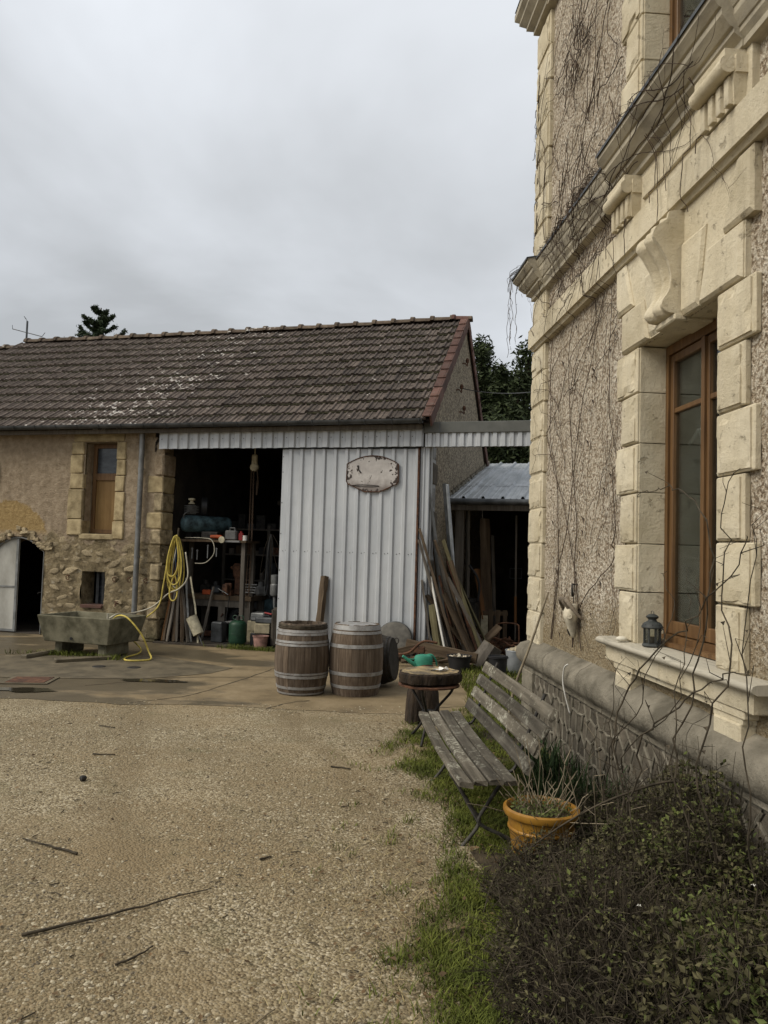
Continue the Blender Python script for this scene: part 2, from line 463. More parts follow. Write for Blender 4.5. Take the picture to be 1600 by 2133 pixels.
    MT['oak'] = streaky('varnished oak', (.07, .036, .015), (.135, .072, .028), (.195, .11, .048), 2, .5, 1.2, 0)
    MT['hatch'] = streaky('varnished hatch', (.13, .07, .02), (.21, .125, .042), (.27, .17, .065), 2, .5, .8, 0)
    # glass
    t = NT('window glass'); t.t.nodes.remove(t.b)
    g = t.n('ShaderNodeBsdfGlossy', {'Roughness': .03, 'Color': (.9, .95, 1.0)}); tr = t.n('ShaderNodeBsdfTransparent', {'Color': (.82, .86, .85)})
    fr = t.n('ShaderNodeFresnel', {'IOR': 1.5}); ms = t.n('ShaderNodeMixShader')
    t.set(ms.inputs[0], t.math('MULTIPLY_ADD', fr.outputs[0], .8, .02)); t.t.links.new(tr.outputs[0], ms.inputs[1]); t.t.links.new(g.outputs[0], ms.inputs[2])
    t.t.links.new(ms.outputs[0], t.t.nodes['Material Output'].inputs[0]); MT['glass'] = t.m
    t = NT('dusty glass'); c = t.ramp(t.noise(4, 5, .6, t.obj((1, 1, 3))), [(.4, (.02, .024, .03)), (.75, (.07, .08, .09))])
    MT['dglass'] = t.out(c, .22, None, 0, .5)
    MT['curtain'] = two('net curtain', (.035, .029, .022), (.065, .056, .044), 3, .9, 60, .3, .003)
    MT['white'] = two('white', (.55, .53, .48), (.72, .70, .66), 6, .7, 40, .2, .003)
    # ground
    t = NT('gravel'); v = t.obj(world=True)
    cells = t.n('ShaderNodeTexVoronoi', {'Scale': 75.0, 'Vector': v}); cc = t.n('ShaderNodeSeparateColor', {0: cells.outputs['Color']}).outputs[0]
    c = t.ramp(cc, [(.0, (.12, .09, .05)), (.35, (.24, .19, .11)), (.7, (.34, .28, .175)), (.97, (.48, .415, .295))])
    fine = t.ramp(t.noise(160, 4, .7, v), [(.3, .55), (.7, 1.25)])
    c = t.mix(1.0, c, fine, 'MULTIPLY')
    big = t.noise(.9, 5, .62, v)
    c = t.mix(t.ramp(big, [(.42, 0.0), (.66, .7)]), c, (.17, .13, .073))
    mud = t.noise(.45, 4, .6, t.obj((1, 1.4, 1), loc=(4.2, 1.1, 0), world=True))
    c = t.mix(t.ramp(mud, [(.47, 0.0), (.62, .65)]), c, (.225, .165, .088))
    c = t.mix(t.ramp(t.noise(2.6, 5, .7, t.obj(loc=(9, 3, 0), world=True)), [(.56, 0.0), (.72, .45)]), c, (.09, .09, .04))
    W = t.xyz(v)
    # faint wheel tracks: compacted, browner and finer bands curving through the yard
    tk = t.math('ADD', W[0], t.math('MULTIPLY', W[1], .28)); tk = t.math('ADD', tk, t.math('MULTIPLY', t.noise(.5, 3, .5, v), 1.2))
    tk = t.ramp(t.math('SINE', t.math('MULTIPLY', tk, 4.1)), [(.72, 0.0), (.98, .42)])
    c = t.mix(tk, c, (.15, .11, .058))
    h = t.math('SUBTRACT', 1.0, cells.outputs['Distance'])
    MT['gravel'] = t.out(c, .92, t.bump(t.math('ADD', h, t.math('MULTIPLY', t.noise(40, 4, .6, v), .8)), .8, .012))
    for nm, a, b in (('pebble', (.15, .117, .066), (.29, .237, .147)), ('pebblelight', (.29, .245, .163), (.47, .415, .305)), ('pebbledark', (.06, .05, .035), (.15, .12, .08))):
        MT[nm] = two(nm, a, b, 60, .9, 200, .3, .002, world=True)
    t = NT('apron concrete'); v = t.obj(world=True)
    c = t.ramp(t.noise(2.2, 7, .68, v), [(.25, (.085, .062, .034)), (.5, (.185, .138, .076)), (.75, (.26, .20, .12))])
    c = t.mix(t.ramp(t.noise(45, 6, .75, v), [(.55, 0.0), (.68, .5)]), c, (.10, .08, .05))
    wet = t.noise(.62, 5, .6, t.obj((1, 1.8, 1), loc=(1.3, 5.2, 0), world=True)); W = t.xyz(v)
    wl = t.math('MULTIPLY', t.math('SUBTRACT', -1.9, W[0]), .10)
    wl = t.math('MINIMUM', t.math('MAXIMUM', wl, -.12), .13)
    wm = t.ramp(t.math('ADD', wet, wl), [(.50, 0.0), (.60, 1.0)])
    c = t.mix(wm, c, t.mix(.72, c, (.06, .052, .036)))
    MT['apron'] = t.out(c, t.math('MULTIPLY_ADD', wm, -.45, .88), t.bump(t.noise(55, 6, .7, v), .5, .006))
    MT['slabc'] = two('damp grey slab', (.065, .053, .034), (.135, .11, .07), 4, .7, 60, .4, .005)
    MT['soil'] = two('soil', (.035, .027, .016), (.085, .065, .038), 9, .95, 60, .8, .015, world=True)
    MT['rowshade'] = two('row shade', (.016, .014, .008), (.038, .036, .016), 20, .95, 60, .8, .01)  # near-black tone for the painted shade lines between tile courses
    t = NT('water'); MT['water'] = t.out((.035, .03, .02), .06, t.bump(t.noise(9), .02, .01), 0, .5)
    for nm, a, b in (('grass', (.05, .066, .010), (.135, .15, .026)), ('straw', (.22, .17, .08), (.38, .31, .17)), ('deadleaf', (.06, .038, .018), (.17, .11, .055)), ('leafdark', (.036, .033, .015), (.095, .085, .041)), ('leafgreen', (.04, .052, .014), (.115, .13, .038)), ('blade', (.018, .034, .012), (.04, .065, .022)), ('conifer', (.012, .022, .010), (.035, .052, .020)), ('yew', (.014, .022, .008), (.045, .06, .022))):
        t = NT(nm); c = t.ramp(t.noise(3.5, 3, .6, t.obj(world=True)), [(.3, a), (.7, b)])
        isl = t.n('ShaderNodeNewGeometry').outputs['Random Per Island']
        k = t.math('MULTIPLY_ADD', isl, .9, .55)
        c = t.mix(1.0, c, t.n('ShaderNodeCombineColor', {0: k, 1: k, 2: k}).outputs[0], 'MULTIPLY')
        MT[nm] = t.out(c, .75, None, 0, .2)
    MT['twig'] = two('twig', (.024, .019, .012), (.075, .060, .040), 12, .9, 80, .4, .003, world=True)
    MT['vine'] = two('vine stem', (.03, .02, .014), (.085, .06, .042), 12, .9, 80, .4, .003)
    MT['paletwig'] = two('pale twig', (.15, .12, .08), (.27, .225, .155), 12, .9, 80, .4, .003)
    MT['bark'] = two('bark', (.010, .007, .005), (.050, .034, .022), 16, .95, 34, 1.0, .04, (1, 1, .25))
    # wood
    MT['benchwood'] = streaky('weathered bench wood', (.030, .025, .018), (.09, .078, .058), (.175, .155, .122), 0, .9, 1.0, .38, (.29, .28, .225), .535)
    MT['stave'] = streaky('barrel stave', (.05, .034, .022), (.115, .085, .06), (.20, .16, .122), 2, .9, 1.2, .30)
    MT['darkstave'] = streaky('dark stave', (.012, .010, .008), (.03, .024, .018), (.055, .042, .03), 2, .85, 1.2, .2)
    MT['board'] = streaky('old board', (.045, .03, .018), (.10, .07, .043), (.165, .122, .08), 2, .9, 1.0, .25)
    MT['greenboard'] = streaky('algae post', (.06, .05, .025), (.13, .115, .06), (.20, .18, .10), 2, .9, 1.0, .1)
    MT['orangeboard'] = streaky('orange board', (.11, .05, .018), (.19, .09, .035), (.24, .125, .05), 2, .8, .8, .1)
    MT['greywood'] = streaky('grey timber', (.06, .052, .042), (.12, .105, .088), (.18, .16, .135), 2, .9, 1.0, .2)
    t = NT('log end'); r = t.n('ShaderNodeVectorMath', {0: t.tc.outputs['Object']}, operation='LENGTH').outputs['Value']
    ring = t.math('SINE', t.math('MULTIPLY', t.math('ADD', r, t.math('MULTIPLY', t.noise(6), .06)), 190.0))
    c = t.mix(t.ramp(ring, [(.2, 0.0), (.9, .35)]), (.34, .255, .13), (.20, .14, .07))
    c = t.mix(t.ramp(t.noise(7, 6, .7, t.obj(loc=(1.3, .4, 0))), [(.46, 0.0), (.58, .85)]), c, (.055, .048, .042))
    MT['logend'] = t.out(c, .85, t.bump(t.noise(60), .3, .003))
    t = NT('hoop'); c = t.ramp(t.noise(9, 6, .7), [(.3, (.17, .16, .15)), (.6, (.34, .335, .325)), (.8, (.46, .455, .44))])
    c = t.mix(t.ramp(t.noise(16, 5, .7), [(.58, 0.0), (.7, .6)]), c, (.13, .07, .04))
    MT['hoop'] = t.out(c, .6, t.bump(t.noise(30), .2, .003), .35)
    # small things
    MT['trough'] = two('mossy concrete', (.065, .060, .036), (.175, .160, .108), 5, .92, 50, .6, .008)
    def plain(nm, c, rough=.5, metal=0.0, var=.25, sc=12):
        MT[nm] = two(nm, tuple(x*(1-var) for x in c), tuple(x*(1+var) for x in c), sc, rough, 60, .15, .002, metal=metal)
    plain('benchiron', (.06, .056, .048), .7, .1, .5, 20); plain('dish', (.085, .078, .065), .6, 0, .5, 5); plain('yellowhose', (.47, .37, .08), .55); plain('whitehose', (.40, .37, .29), .6)
    plain('greenpaint', (.012, .042, .022), .5); plain('bluetank', (.04, .07, .08), .65, 0, .7, 9); plain('black', (.012, .012, .013), .5)
    plain('blackplastic', (.016, .016, .017), .55); plain('greyplastic', (.13, .13, .125), .6); plain('tealplastic', (.045, .25, .17), .6, 0, .25, 6)
    plain('pinkplastic', (.27, .155, .13), .75, 0, .35); plain('beigebox', (.26, .225, .15), .75); plain('orange', (.36, .07, .02), .6); plain('red', (.22, .02, .02), .5)
    plain('bone', (.48, .43, .33), .75, 0, .3); plain('horn', (.16, .13, .095), .8, 0, .4, 20); plain('lantern', (.035, .038, .036), .55); plain('egg', (.60, .56, .46), .6, 0, .1)
    plain('chain', (.085, .055, .035), .75); plain('cream', (.42, .38, .27), .7, 0, .3); plain('bluehose', (.03, .055, .11), .5); plain('shell', (.45, .38, .28), .6, 0, .4, 30)
    t = NT('yellow glaze'); P = t.xyz()
    c = t.ramp(t.noise(7, 6, .7), [(.3, (.18, .082, .012)), (.6, (.32, .165, .024))])
    c = t.mix(t.ramp(t.noise(3, 6, .7), [(.5, 0.0), (.66, .8)]), c, (.15, .065, .018))
    MT['potglaze'] = t.out(c, .4, t.bump(t.noise(30), .15, .003), 0, .4)
    # enamel sign: white enamel, rust where it has chipped along the rim
    t = NT('enamel'); P = t.xyz()
    ed = t.math('MAXIMUM', t.math('MULTIPLY', t.math('ABSOLUTE', P[0]), 1/.42), t.math('MULTIPLY', t.math('ABSOLUTE', t.math('ADD', P[2], 0.0)), 1/.29))
    nn = t.noise(11, 5, .65)
    k = t.math('ADD', t.math('MULTIPLY', nn, 1.0), t.math('MULTIPLY', t.math('POWER', ed, 5.0), .22))
    c = t.ramp(t.noise(5, 6, .7), [(.3, (.36, .33, .31)), (.65, (.56, .53, .50))])
    lowd = t.ramp(t.math('ADD', t.math('MULTIPLY', P[2], -1.0), t.math('MULTIPLY', t.noise(8, 5), .3)), [(.22, 0.0), (.40, .75)])
    c = t.mix(lowd, c, (.12, .09, .075))
    c = t.mix(t.ramp(k, [(.625, 0.0), (.65, 1.0)]), c, (.045, .032, .026))
    MT['enamel'] = t.out(c, .4, t.bump(k, .2, .004))
make_materials()
# ------------------------------------------------------------------ ground
def sheet(name, poly, z, mat, kind='structure', nx=0):
    me = bpy.data.meshes.new(name)
    me.from_pydata([(x, y, z) for x, y in poly], [], [tuple(range(len(poly)))])
    me.materials.append(mat)
    o = bpy.data.objects.new(name, me); COL.objects.link(o)
    o['kind'] = kind
    return o
sheet('ground', [(-400, -400), (400, -400), (400, 400), (-400, 400)], 0.0, MT['gravel'])
# concrete apron with an uneven front edge
ap = []
for i in range(60):
    x = -14 + i*15.2/59
    ap.append((x, 8.02 - .045*(x+1.5) + .10*fbm(x*.9, 3.3) + .05*fbm(x*4, 1.1)))
ap += [(1.75, 9.2), (2.6, 16), (-14, 17)]
sheet('concrete_apron', ap, 0.004, MT['apron'])
# cracks: the apron is cast in slabs; thin dark joints
cr = MB()
for pts in ([(-2.6, 8.1), (-2.1, 8.6), (-1.75, 9.6), (-1.5, 10.5), (-1.2, 11.6)], [(-3.4, 9.0), (-2.5, 9.7), (-1.7, 9.9), (-.9, 10.1)], [(-1.15, 8.02), (-.95, 8.35), (-.75, 8.5)], [(.55, 7.9), (.62, 8.3), (.95, 8.45), (1.05, 8.9)], [(-4.6, 10.1), (-3.3, 9.75), (-2.5, 9.7)], [(.3, 8.35), (.62, 8.3)]):
    P = smooth_path([(x, y, .006) for x, y in pts], 8)
    P = [p + Vector((RND.uniform(-.015, .015), RND.uniform(-.015, .015), 0)) for p in P]
    for a, b in zip(P, P[1:]):
        d = (b-a).normalized(); n = Vector((-d.y, d.x, 0))*RND.uniform(.006, .014)
        cr.add([a-n, a+n, b+n, b-n], [(0, 1, 2, 3)])
o = cr.build('concrete_crack', MT['soil'], None, fix=False); o['kind'] = 'structure'
# soil bed along the house
bed = [(1.9, -3), (.35, -3), (.12, 2.6), (.06, 3.1), (.12, 3.5), (.28, 4.0), (.40, 4.6), (.36, 5.3), (.2, 6.0), (.17, 6.6), (.28, 7.1), (.5, 7.5), (.9, 7.9), (1.0, 8.6), (1.05, 10.2), (1.3, 11.6), (2.2, 11.8), (2.6, 8), (2.2, 2)]
bp_ = []
for i in range(len(bed)):
    a = Vector(bed[i]); b = Vector(bed[(i+1) % len(bed)])
    for k in range(5):
        p = a.lerp(b, k/5)
        if p.x < 1.6: p = p + Vector((fbm(p.x*3, p.y*3)*.07, 0))
        bp_.append((p.x, p.y))
sheet('planting_bed', [(x+(.26+.16*fbm(x*5, y*5, 2) if x < 1.5 else 0), y) for x, y in bp_], 0.008, MT['soil'])
def in_bed(x, y):
    c = False; n = len(bp_)
    j = n-1
    for i in range(n):
        (xi, yi), (xj, yj) = bp_[i], bp_[j]
        if (yi > y) != (yj > y) and x < (xj-xi)*(y-yi)/(yj-yi)+xi: c = not c
        j = i
    return c
# loose gravel, real stones where they are near enough to be seen
def pebbles(name, mat, count, rmin, rmax, seed):
    r = random.Random(seed); m = MB(); V = m.v; F = m.f
    done = 0
    while done < count:
        t = r.random()
        y = 2.3 + 6.4*t**1.6; x = r.uniform(-.56, .5)*y*1.02 - .15
        if x > .5 or in_bed(x, y) and r.random() < .75: continue
        if r.random() > .5 + 1.4*fbm(x*.9+5, y*.9, 2.0): continue
        if y > 7.9 and r.random() < (y-7.8)*1.6: continue
        done += 1
        s = rmin + (rmax-rmin)*r.random()**2.2
        a = r.uniform(0, PI); ca, sa = math.cos(a), math.sin(a)
        sx, sy, sz = s*r.uniform(.8, 1.35), s*r.uniform(.6, 1.0), s*r.uniform(.35, .65)
        o = len(V)
        for (u, v, w) in ((1, .1, .0), (.35, .9, .1), (-.6, .75, 0), (-1, -.1, .1), (-.3, -.95, 0), (.65, -.8, .05)):
            u *= sx*r.uniform(.8, 1.15); v *= sy*r.uniform(.8, 1.15)
            V.append((x+u*ca-v*sa, y+u*sa+v*ca, w*sz+(.001 if y < 7.85 else .005)))
        for (u, v, w) in ((.45, .15, 1), (-.35, .4, .9), (-.2, -.45, .95)):
            u *= sx; v *= sy
            V.append((x+u*ca-v*sa, y+u*sa+v*ca, w*sz*r.uniform(.8, 1.2)+(0 if y < 7.85 else .004)))
        F += [(o+6, o+7, o+8), (o, o+1, o+6), (o+1, o+2, o+7), (o+1, o+7, o+6), (o+2, o+3, o+7), (o+3, o+4, o+8), (o+3, o+8, o+7), (o+4, o+5, o+8), (o+5, o, o+6), (o+5, o+6, o+8)]
    o = m.build(name, mat, None, fix=False)
    return tag(o, {'pebble': 'tan loose gravel covering the yard', 'pebblelight': 'pale bits of gravel strewn over the yard', 'pebbledark': 'dark bits of gravel strewn over the yard'}[mat.name], 'gravel', None, 'stuff')
pebbles('gravel', MT['pebble'], 30000, .004, .012, 1)
pebbles('pale_gravel', MT['pebblelight'], 6500, .003, .013, 2)
pebbles('dark_gravel', MT['pebbledark'], 7000, .003, .010, 3)
# ------------------------------------------------------------------ barn
barn = thing('barn', 'long stone barn with brown tiled roof and open workshop door', 'barn', BARN_O, BARN_R)
EAVE = Vector((0, -.30, 3.66)); PITCH = math.atan2(2.49, 3.2); SL = Vector((0, math.cos(PITCH), math.sin(PITCH))); NR = Vector((0, -math.sin(PITCH), math.cos(PITCH)))
def grid_wall(xs, zs, holes, yfun):
    m = MB(); nx, nz = len(xs), len(zs)
    m.v = [(x, yfun(x, z), z) for z in zs for x in xs]
    for j in range(nz-1):
        for i in range(nx-1):
            cx = (xs[i]+xs[i+1])/2; cz = (zs[j]+zs[j+1])/2
            if any(h(cx, cz) for h in holes): continue
            m.f.append((j*nx+i, j*nx+i+1, (j+1)*nx+i+1, (j+1)*nx+i))
    return m
def lines(a, b, st, fixed):
    n = max(2, int(round((b-a)/st))+1); L = [a+(b-a)*i/(n-1) for i in range(n)]
    L = [x for x in L if all(abs(x-f) > st*.45 for f in fixed)] + [f for f in fixed if a <= f <= b]
    return sorted(set(L))
HX0, HX1, HZ0, HZ1 = -6.13, -5.49, 1.82, 3.43      # upper hatch
SX0, SX1, SZ0, SZ1 = -6.12, -5.64, .58, 1.16        # cellar light
DX0, DX1 = -8.02, -6.89; DC = (DX0+DX1)/2
def dtop(x): return 1.47 + .27*(1-((x-DC)/(DX1-DC))**2)
xs = lines(-10.1, -4.56, .06, [HX0, HX1, SX0, SX1, DX0, DX1, DC])
zs = lines(0.0, 3.72, .06, [HZ0, HZ1, SZ0, SZ1, 1.47])
holes = [lambda x, z: HX0 < x < HX1 and HZ0 < z < HZ1, lambda x, z: SX0 < x < SX1 and SZ0 < z < SZ1, lambda x, z: DX0 < x < DX1 and z < dtop(x)]
def wy(x, z):
    near = min(max(abs(x-(HX0+HX1)/2)-.5, abs(z-2.62)-.9, 0), .15)/.15
    low = min(max((1.75+.45*fbm(x*1.3, z*1.3, 4)-z)*3, 0), 1)
    d = .012*fbm(x*5, z*5) + low*(.045*fbm(x*3.2, z*4.2, 7) + .025*abs(fbm(x*9, z*9, 3)) + .02)
    if -8.2 < x < -6.6 and z < 1.95: d = max(d, 0)*.4
    return d
wall = grid_wall(xs, zs, holes, wy).build('wall', MT['render'], barn, smooth=True, fix=False)
# reveals (inside faces of the openings) and the dark room behind
rv = MB()
for x0, x1, z0, z1, d in ((HX0, HX1, HZ0, HZ1, .34), (SX0, SX1, SZ0, SZ1, .40)):
    rv.add([(x0, .04, z0), (x0, d, z0), (x0, d, z1), (x0, .04, z1)], [(0, 1, 2, 3)]); rv.add([(x1, .04, z0), (x1, d, z0), (x1, d, z1), (x1, .04, z1)], [(0, 1, 2, 3)])
    rv.add([(x0, .04, z0), (x1, .04, z0), (x1, d, z0), (x0, d, z0)], [(0, 1, 2, 3)]); rv.add([(x0, .04, z1), (x1, .04, z1), (x1, d, z1), (x0, d, z1)], [(0, 1, 2, 3)])
N = 14
for i in range(N):
    a = DX0+(DX1-DX0)*i/N; b = DX0+(DX1-DX0)*(i+1)/N
    rv.add([(a, .0, dtop(a)), (b, .0, dtop(b)), (b, .5, dtop(b)), (a, .5, dtop(a))], [(0, 1, 2, 3)])
rv.add([(DX1, 0, 0), (DX1, .5, 0), (DX1, .5, 1.47), (DX1, 0, 1.47)], [(0, 1, 2, 3)])
rv.build('reveal', MT['render'], barn, fix=False)
inn = MB()
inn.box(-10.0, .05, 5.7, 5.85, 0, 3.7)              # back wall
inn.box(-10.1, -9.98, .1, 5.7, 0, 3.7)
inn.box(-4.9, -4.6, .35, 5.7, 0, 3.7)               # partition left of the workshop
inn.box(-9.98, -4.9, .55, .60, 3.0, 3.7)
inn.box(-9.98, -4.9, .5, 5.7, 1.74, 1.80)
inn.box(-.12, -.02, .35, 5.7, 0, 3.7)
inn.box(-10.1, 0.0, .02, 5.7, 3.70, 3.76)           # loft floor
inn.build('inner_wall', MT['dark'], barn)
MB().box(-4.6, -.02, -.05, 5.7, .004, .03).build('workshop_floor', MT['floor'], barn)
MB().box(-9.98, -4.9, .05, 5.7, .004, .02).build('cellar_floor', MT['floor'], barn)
# rubble stones standing proud of the worn render, each its own piece
def stone_mesh(seed):
    r = random.Random(seed); m = MB(); n = 7
    ang = sorted(r.uniform(0, 2*PI) for _ in range(n)); ang = [2*PI*i/n + r.uniform(-.25, .25) for i in range(n)]
    ro = [r.uniform(.75, 1.1) for _ in ang]
    ring = [(math.cos(a)*q, math.sin(a)*q*.62) for a, q in zip(ang, ro)]
    m.v = [(x, .05, z) for x, z in ring] + [(x*.92, -.35, z*.92) for x, z in ring] + [(x*.62+r.uniform(-.08, .08), -.62+r.uniform(-.1, .1), z*.6) for x, z in ring]
    for k in (0, 1):
        for i in range(n): m.f.append((k*n+i, k*n+(i+1) % n, (k+1)*n+(i+1) % n, (k+1)*n+i))
    m.f.append(tuple(range(2*n, 3*n)))
    me = m.mesh('stone', 50); me.materials.append(MT['rubble']); return me
SM = [stone_mesh(i) for i in range(8)]
rs = random.Random(5); placed = []
for _ in range(900):
    x = rs.uniform(-6.85, -4.6); z = rs.uniform(.05, 1.75)
    if SX0-.12 < x < SX1+.12 and SZ0-.1 < z < SZ1+.1: continue
    if x < -6.7 and z < 1.8: continue
    if z > 1.15 and rs.random() < .5: continue
    s = rs.uniform(.05, .13)
    if any((x-a)**2+(z-b)**2*1.8 < ((s+c)*.9)**2 for a, b, c in placed): continue
    placed.append((x, z, s))
    o = bpy.data.objects.new('stone', rs.choice(SM)); COL.objects.link(o); o.parent = wall
    o.location = (x, wy(x, z)+.004, z); o.scale = (s*rs.uniform(.8, 1.4), s*rs.uniform(.10, .30), s*rs.uniform(.6, 1.3)); o.rotation_euler = (0, rs.uniform(-.5, .5), 0)
# surround of the hatch: single ochre blocks, worn
sz_l = [1.79, 2.07, 2.60, 2.88, 3.21, 3.44]; sz_r = [1.73, 2.05, 2.56, 2.84, 3.12, 3.44]
for k, zz_ in enumerate((sz_l, sz_r)):
    for i in range(5):
        z0, z1 = zz_[i], zz_[i+1]
        w = (.30, .31, .28, .29, .27)[i] if k == 0 else (.20, .19, .18, .19, .18)[i]
        m = MB()
        if k == 0: m.box(HX0-w, HX0+(.0, -.01, .0, -.03, -.02)[i], -.035, .34, z0+.006, z1-.006, .014, .006)
        else: m.box(HX1+(-.03, .0, -.01, .01, 0)[i], HX1+w, -.03, .34, z0+.006, z1-.006, .014, .006)
        m.build('stone_block', MT['ystone'], barn)
MB().box(HX0-.24, HX1+.14, -.03, .3, 3.445, 3.60, .014, .006).build('lintel', MT['ystone'], barn)
MB().box(HX0-.05, HX1+.02, -.03, .32, 1.72, 1.818, .014, .006).build('window_sill', MT['ystone'], barn)
# quoin blocks on the pier beside the workshop
z = .05
for i, (h, w) in enumerate(((.34, .28), (.30, .20), (.36, .3), (.28, .18), (.33, .24), (.26, .2), (.3, .3), (.32, .16), (.3, .3), (.38, .17))):
    MB().box(-4.56-w, -4.552, -.018-.012*(i % 2), .36, z+.006, z+h-.006, .02, .012).build('quoin_block', MT['ystone'] if i in (6, 8) else (MT['render'] if i % 2 == 0 or i == 9 else MT['rubble']), barn)
    z += h
MB().box(-4.80, -4.60, .0, .35, 0.02, 3.66).build('pier_core', MT['render'], barn)
# upper hatch: oak frame, dusty glass over a panelled board
h = MB()
fx0, fx1 = HX0+.02, HX1-.0
h.box(fx0, fx0+.07, .20, .27, 1.83, 3.42); h.box(fx1-.06, fx1, .20, .27, 1.83, 3.42); h.box(fx0+.07, fx1-.06, .20, .27, 3.35, 3.42); h.box(fx0+.07, fx1-.06, .195, .27, 2.78, 2.90); h.box(fx0+.07, fx1-.06, .20, .27, 1.83, 1.90)
hf = h.build('hatch_frame', MT['oak'], barn)
MB().box(fx0+.07, fx1-.06, .225, .25, 1.90, 2.78).build('hatch_panel', MT['hatch'], hf)
MB().box(fx0+.07, fx1-.06, .23, .24, 2.90, 3.35).build('pane', MT['dglass'], hf)
# cellar light with iron bars and a pane
cw = MB()
for x in (-5.93, -5.82, -5.71): cw.tube([(x, .26, SZ0), (x, .26, SZ1)], .011, 6)
cw.box(-5.97, -5.94, .25, .29, SZ0, SZ1); cwf = cw.build('window_bars', MT['zinc'], barn)
MB().box(-5.95, SX1, .30, .31, SZ0, SZ1).build('pane', MT['dglass'], cwf)
MB().box(SX0+.02, SX1-.02, -.01, .28, SZ0-.055, SZ0+.004, .01, .006).build('brick_sill', MT['vtile'], barn)
# arched cellar door: left leaf closed, right leaf open into the dark
def arch_poly(x0, x1, inset=0.0, n=8):
    return [(x0, .03)] + [(x1, .03)] + [(x1+(x0-x1)*i/n, dtop(x1+(x0-x1)*i/n)-.03-inset) for i in range(n+1)]
leaf = MB(); leaf.prism(arch_poly(DX0+.04, DC-.015), .05, .075); dl = leaf.build('door_leaf', MT['doorsheet'], barn)
fr = MB()
fr.box(DC-.06, DC-.012, .035, .05, .03, dtop(DC)-.04); fr.box(DX0+.04, DC-.06, .035, .05, .82, .845); fr.box(DX0+.04, DC-.06, .035, .05, .03, .07)
fr.build('door_rail', MT['zinclight'], dl)
fr = MB(); fr.tube([(DX1-.02, .03, .02)] + [(DX1-.02+(DX0-DX1+.04)*i/16, .03, dtop(DX1-.02+(DX0-DX1+.04)*i/16)-.02) for i in range(17)], .018, 6)
fr.build('door_frame', MT['zinclight'], barn)
fr = MB(); fr.tube([(DX1-.035, .03, .75), (DX1-.09, .0, .75), (DX1-.09, 0, .72)], .009, 5); fr.build('door_hook', MT['iron'], barn)
# loose flakes of render over the door
m = MB()
for i in range(26):
    x = rs.uniform(-8.0, -6.75); zt = (dtop(min(max(x, DX0), DX1))) + rs.uniform(.04, .16)
    m.box(x-.05, x+.05, -.035, .02, zt-.03, zt+.03, .012, .018)
tag(m.build('broken_mortar', MT['rubble'], barn), None, None, None, 'stuff')
# tie rings
for x in (-6.35, -5.41, -5.12, -4.80):
    m = MB(); m.tube([(x+.032*math.cos(a), -.04-.008*math.sin(a), 1.04+.036*math.sin(a)) for a in [2*PI*k/12 for k in range(12)]], .0075, 5, closed=True)
    m.tube([(x, .02, 1.08), (x, -.05, 1.078)], .009, 5); m.build('tie_ring', MT['rust'], barn)
m = MB(); m.tube([(-5.33, .03, .63), (-5.33, -.09, .63), (-5.33, -.10, .58)], .014, 6); m.tube([(-5.37, -.07, .665), (-5.29, -.07, .665)], .008, 5); m.tube([(-5.33, -.07, .63), (-5.33, -.07, .665)], .007, 5); m.build('tap', MT['rust'], barn)
# gutter, brackets, downpipe
m = MB(); prof = [( -.30+.065*math.cos(a), 3.675+.065*math.sin(a)) for a in [PI+PI*k/10 for k in range(11)]]; prof += [(-.30+.058*math.cos(a), 3.675+.058*math.sin(a)) for a in [2*PI-PI*k/10 for k in range(11)]]
g = m.sweep([(y-.06, z) for y, z in prof], -10.1, .03).build('gutter', MT['zinc'], barn, smooth=40)
for i in range(24):
    x = -9.9+i*.43
    m = MB(); m.tube([(x, -.36+.071*math.cos(a), 3.675+.071*math.sin(a)) for a in [PI+PI*k/8 for k in range(9)]], .008, 4); m.build('gutter_bracket', MT['zinc'], g)
MB().box(-10.1, .0, -.24, -.20, 3.545, 3.63).build('fascia_board', MT['greywood'], barn)
MB().box(-10.1, .0, -.2, .05, 3.61, 3.635).build('soffit', MT['dark'], barn)
m = MB(); m.tube([(-4.95, -.10, 3.60), (-4.95, -.09, 3.3), (-4.965, -.08, .47)], .046, 12); dp = m.build('downpipe', MT['zinclight'], barn, smooth=40)
for z in (2.95, 1.45): MB().lathe([(.054, z-.02), (.054, z+.02)], 12, Matrix.Translation((-4.955, -.08, 0))).build('pipe_collar', MT['zinclight'], dp)
# ------------------------------------------------------------------ barn roof
sl = MB(); L = 4.06
def rp_(x, s, n): return Vector((x, EAVE.y, EAVE.z)) + SL*s + NR*n
RIDGE_Y = EAVE.y + SL.y*L; RIDGE_Z = EAVE.z + SL.z*L
sl.add([(-10.15, EAVE.y, EAVE.z), (.12, EAVE.y, EAVE.z), (.12, RIDGE_Y, RIDGE_Z), (-10.15, RIDGE_Y, RIDGE_Z), (.12, 2*RIDGE_Y-EAVE.y, EAVE.z), (-10.15, 2*RIDGE_Y-EAVE.y, EAVE.z)] , [(0, 1, 2, 3), (3, 2, 4, 5)])
sl.add([(-10.15, EAVE.y+.03, EAVE.z-.05), (.10, EAVE.y+.03, EAVE.z-.05), (.10, RIDGE_Y, RIDGE_Z-.07), (-10.15, RIDGE_Y, RIDGE_Z-.07)], [(0, 1, 2, 3)])
roof = sl.build('roof', MT['tile'], barn, fix=False)
TW = .205; EXPO = .338; ROWS = 12
def tile_profile(v, lift):
    pts = []
    for u, w in ((0, .014), (.022, .034), (.05, .034), (.066, .010), (.095, .010), (.108, .024), (.128, .024), (.142, .010), (.19, .010), (.215, .018)):
        pts.append((u, v, w+lift))
    return pts
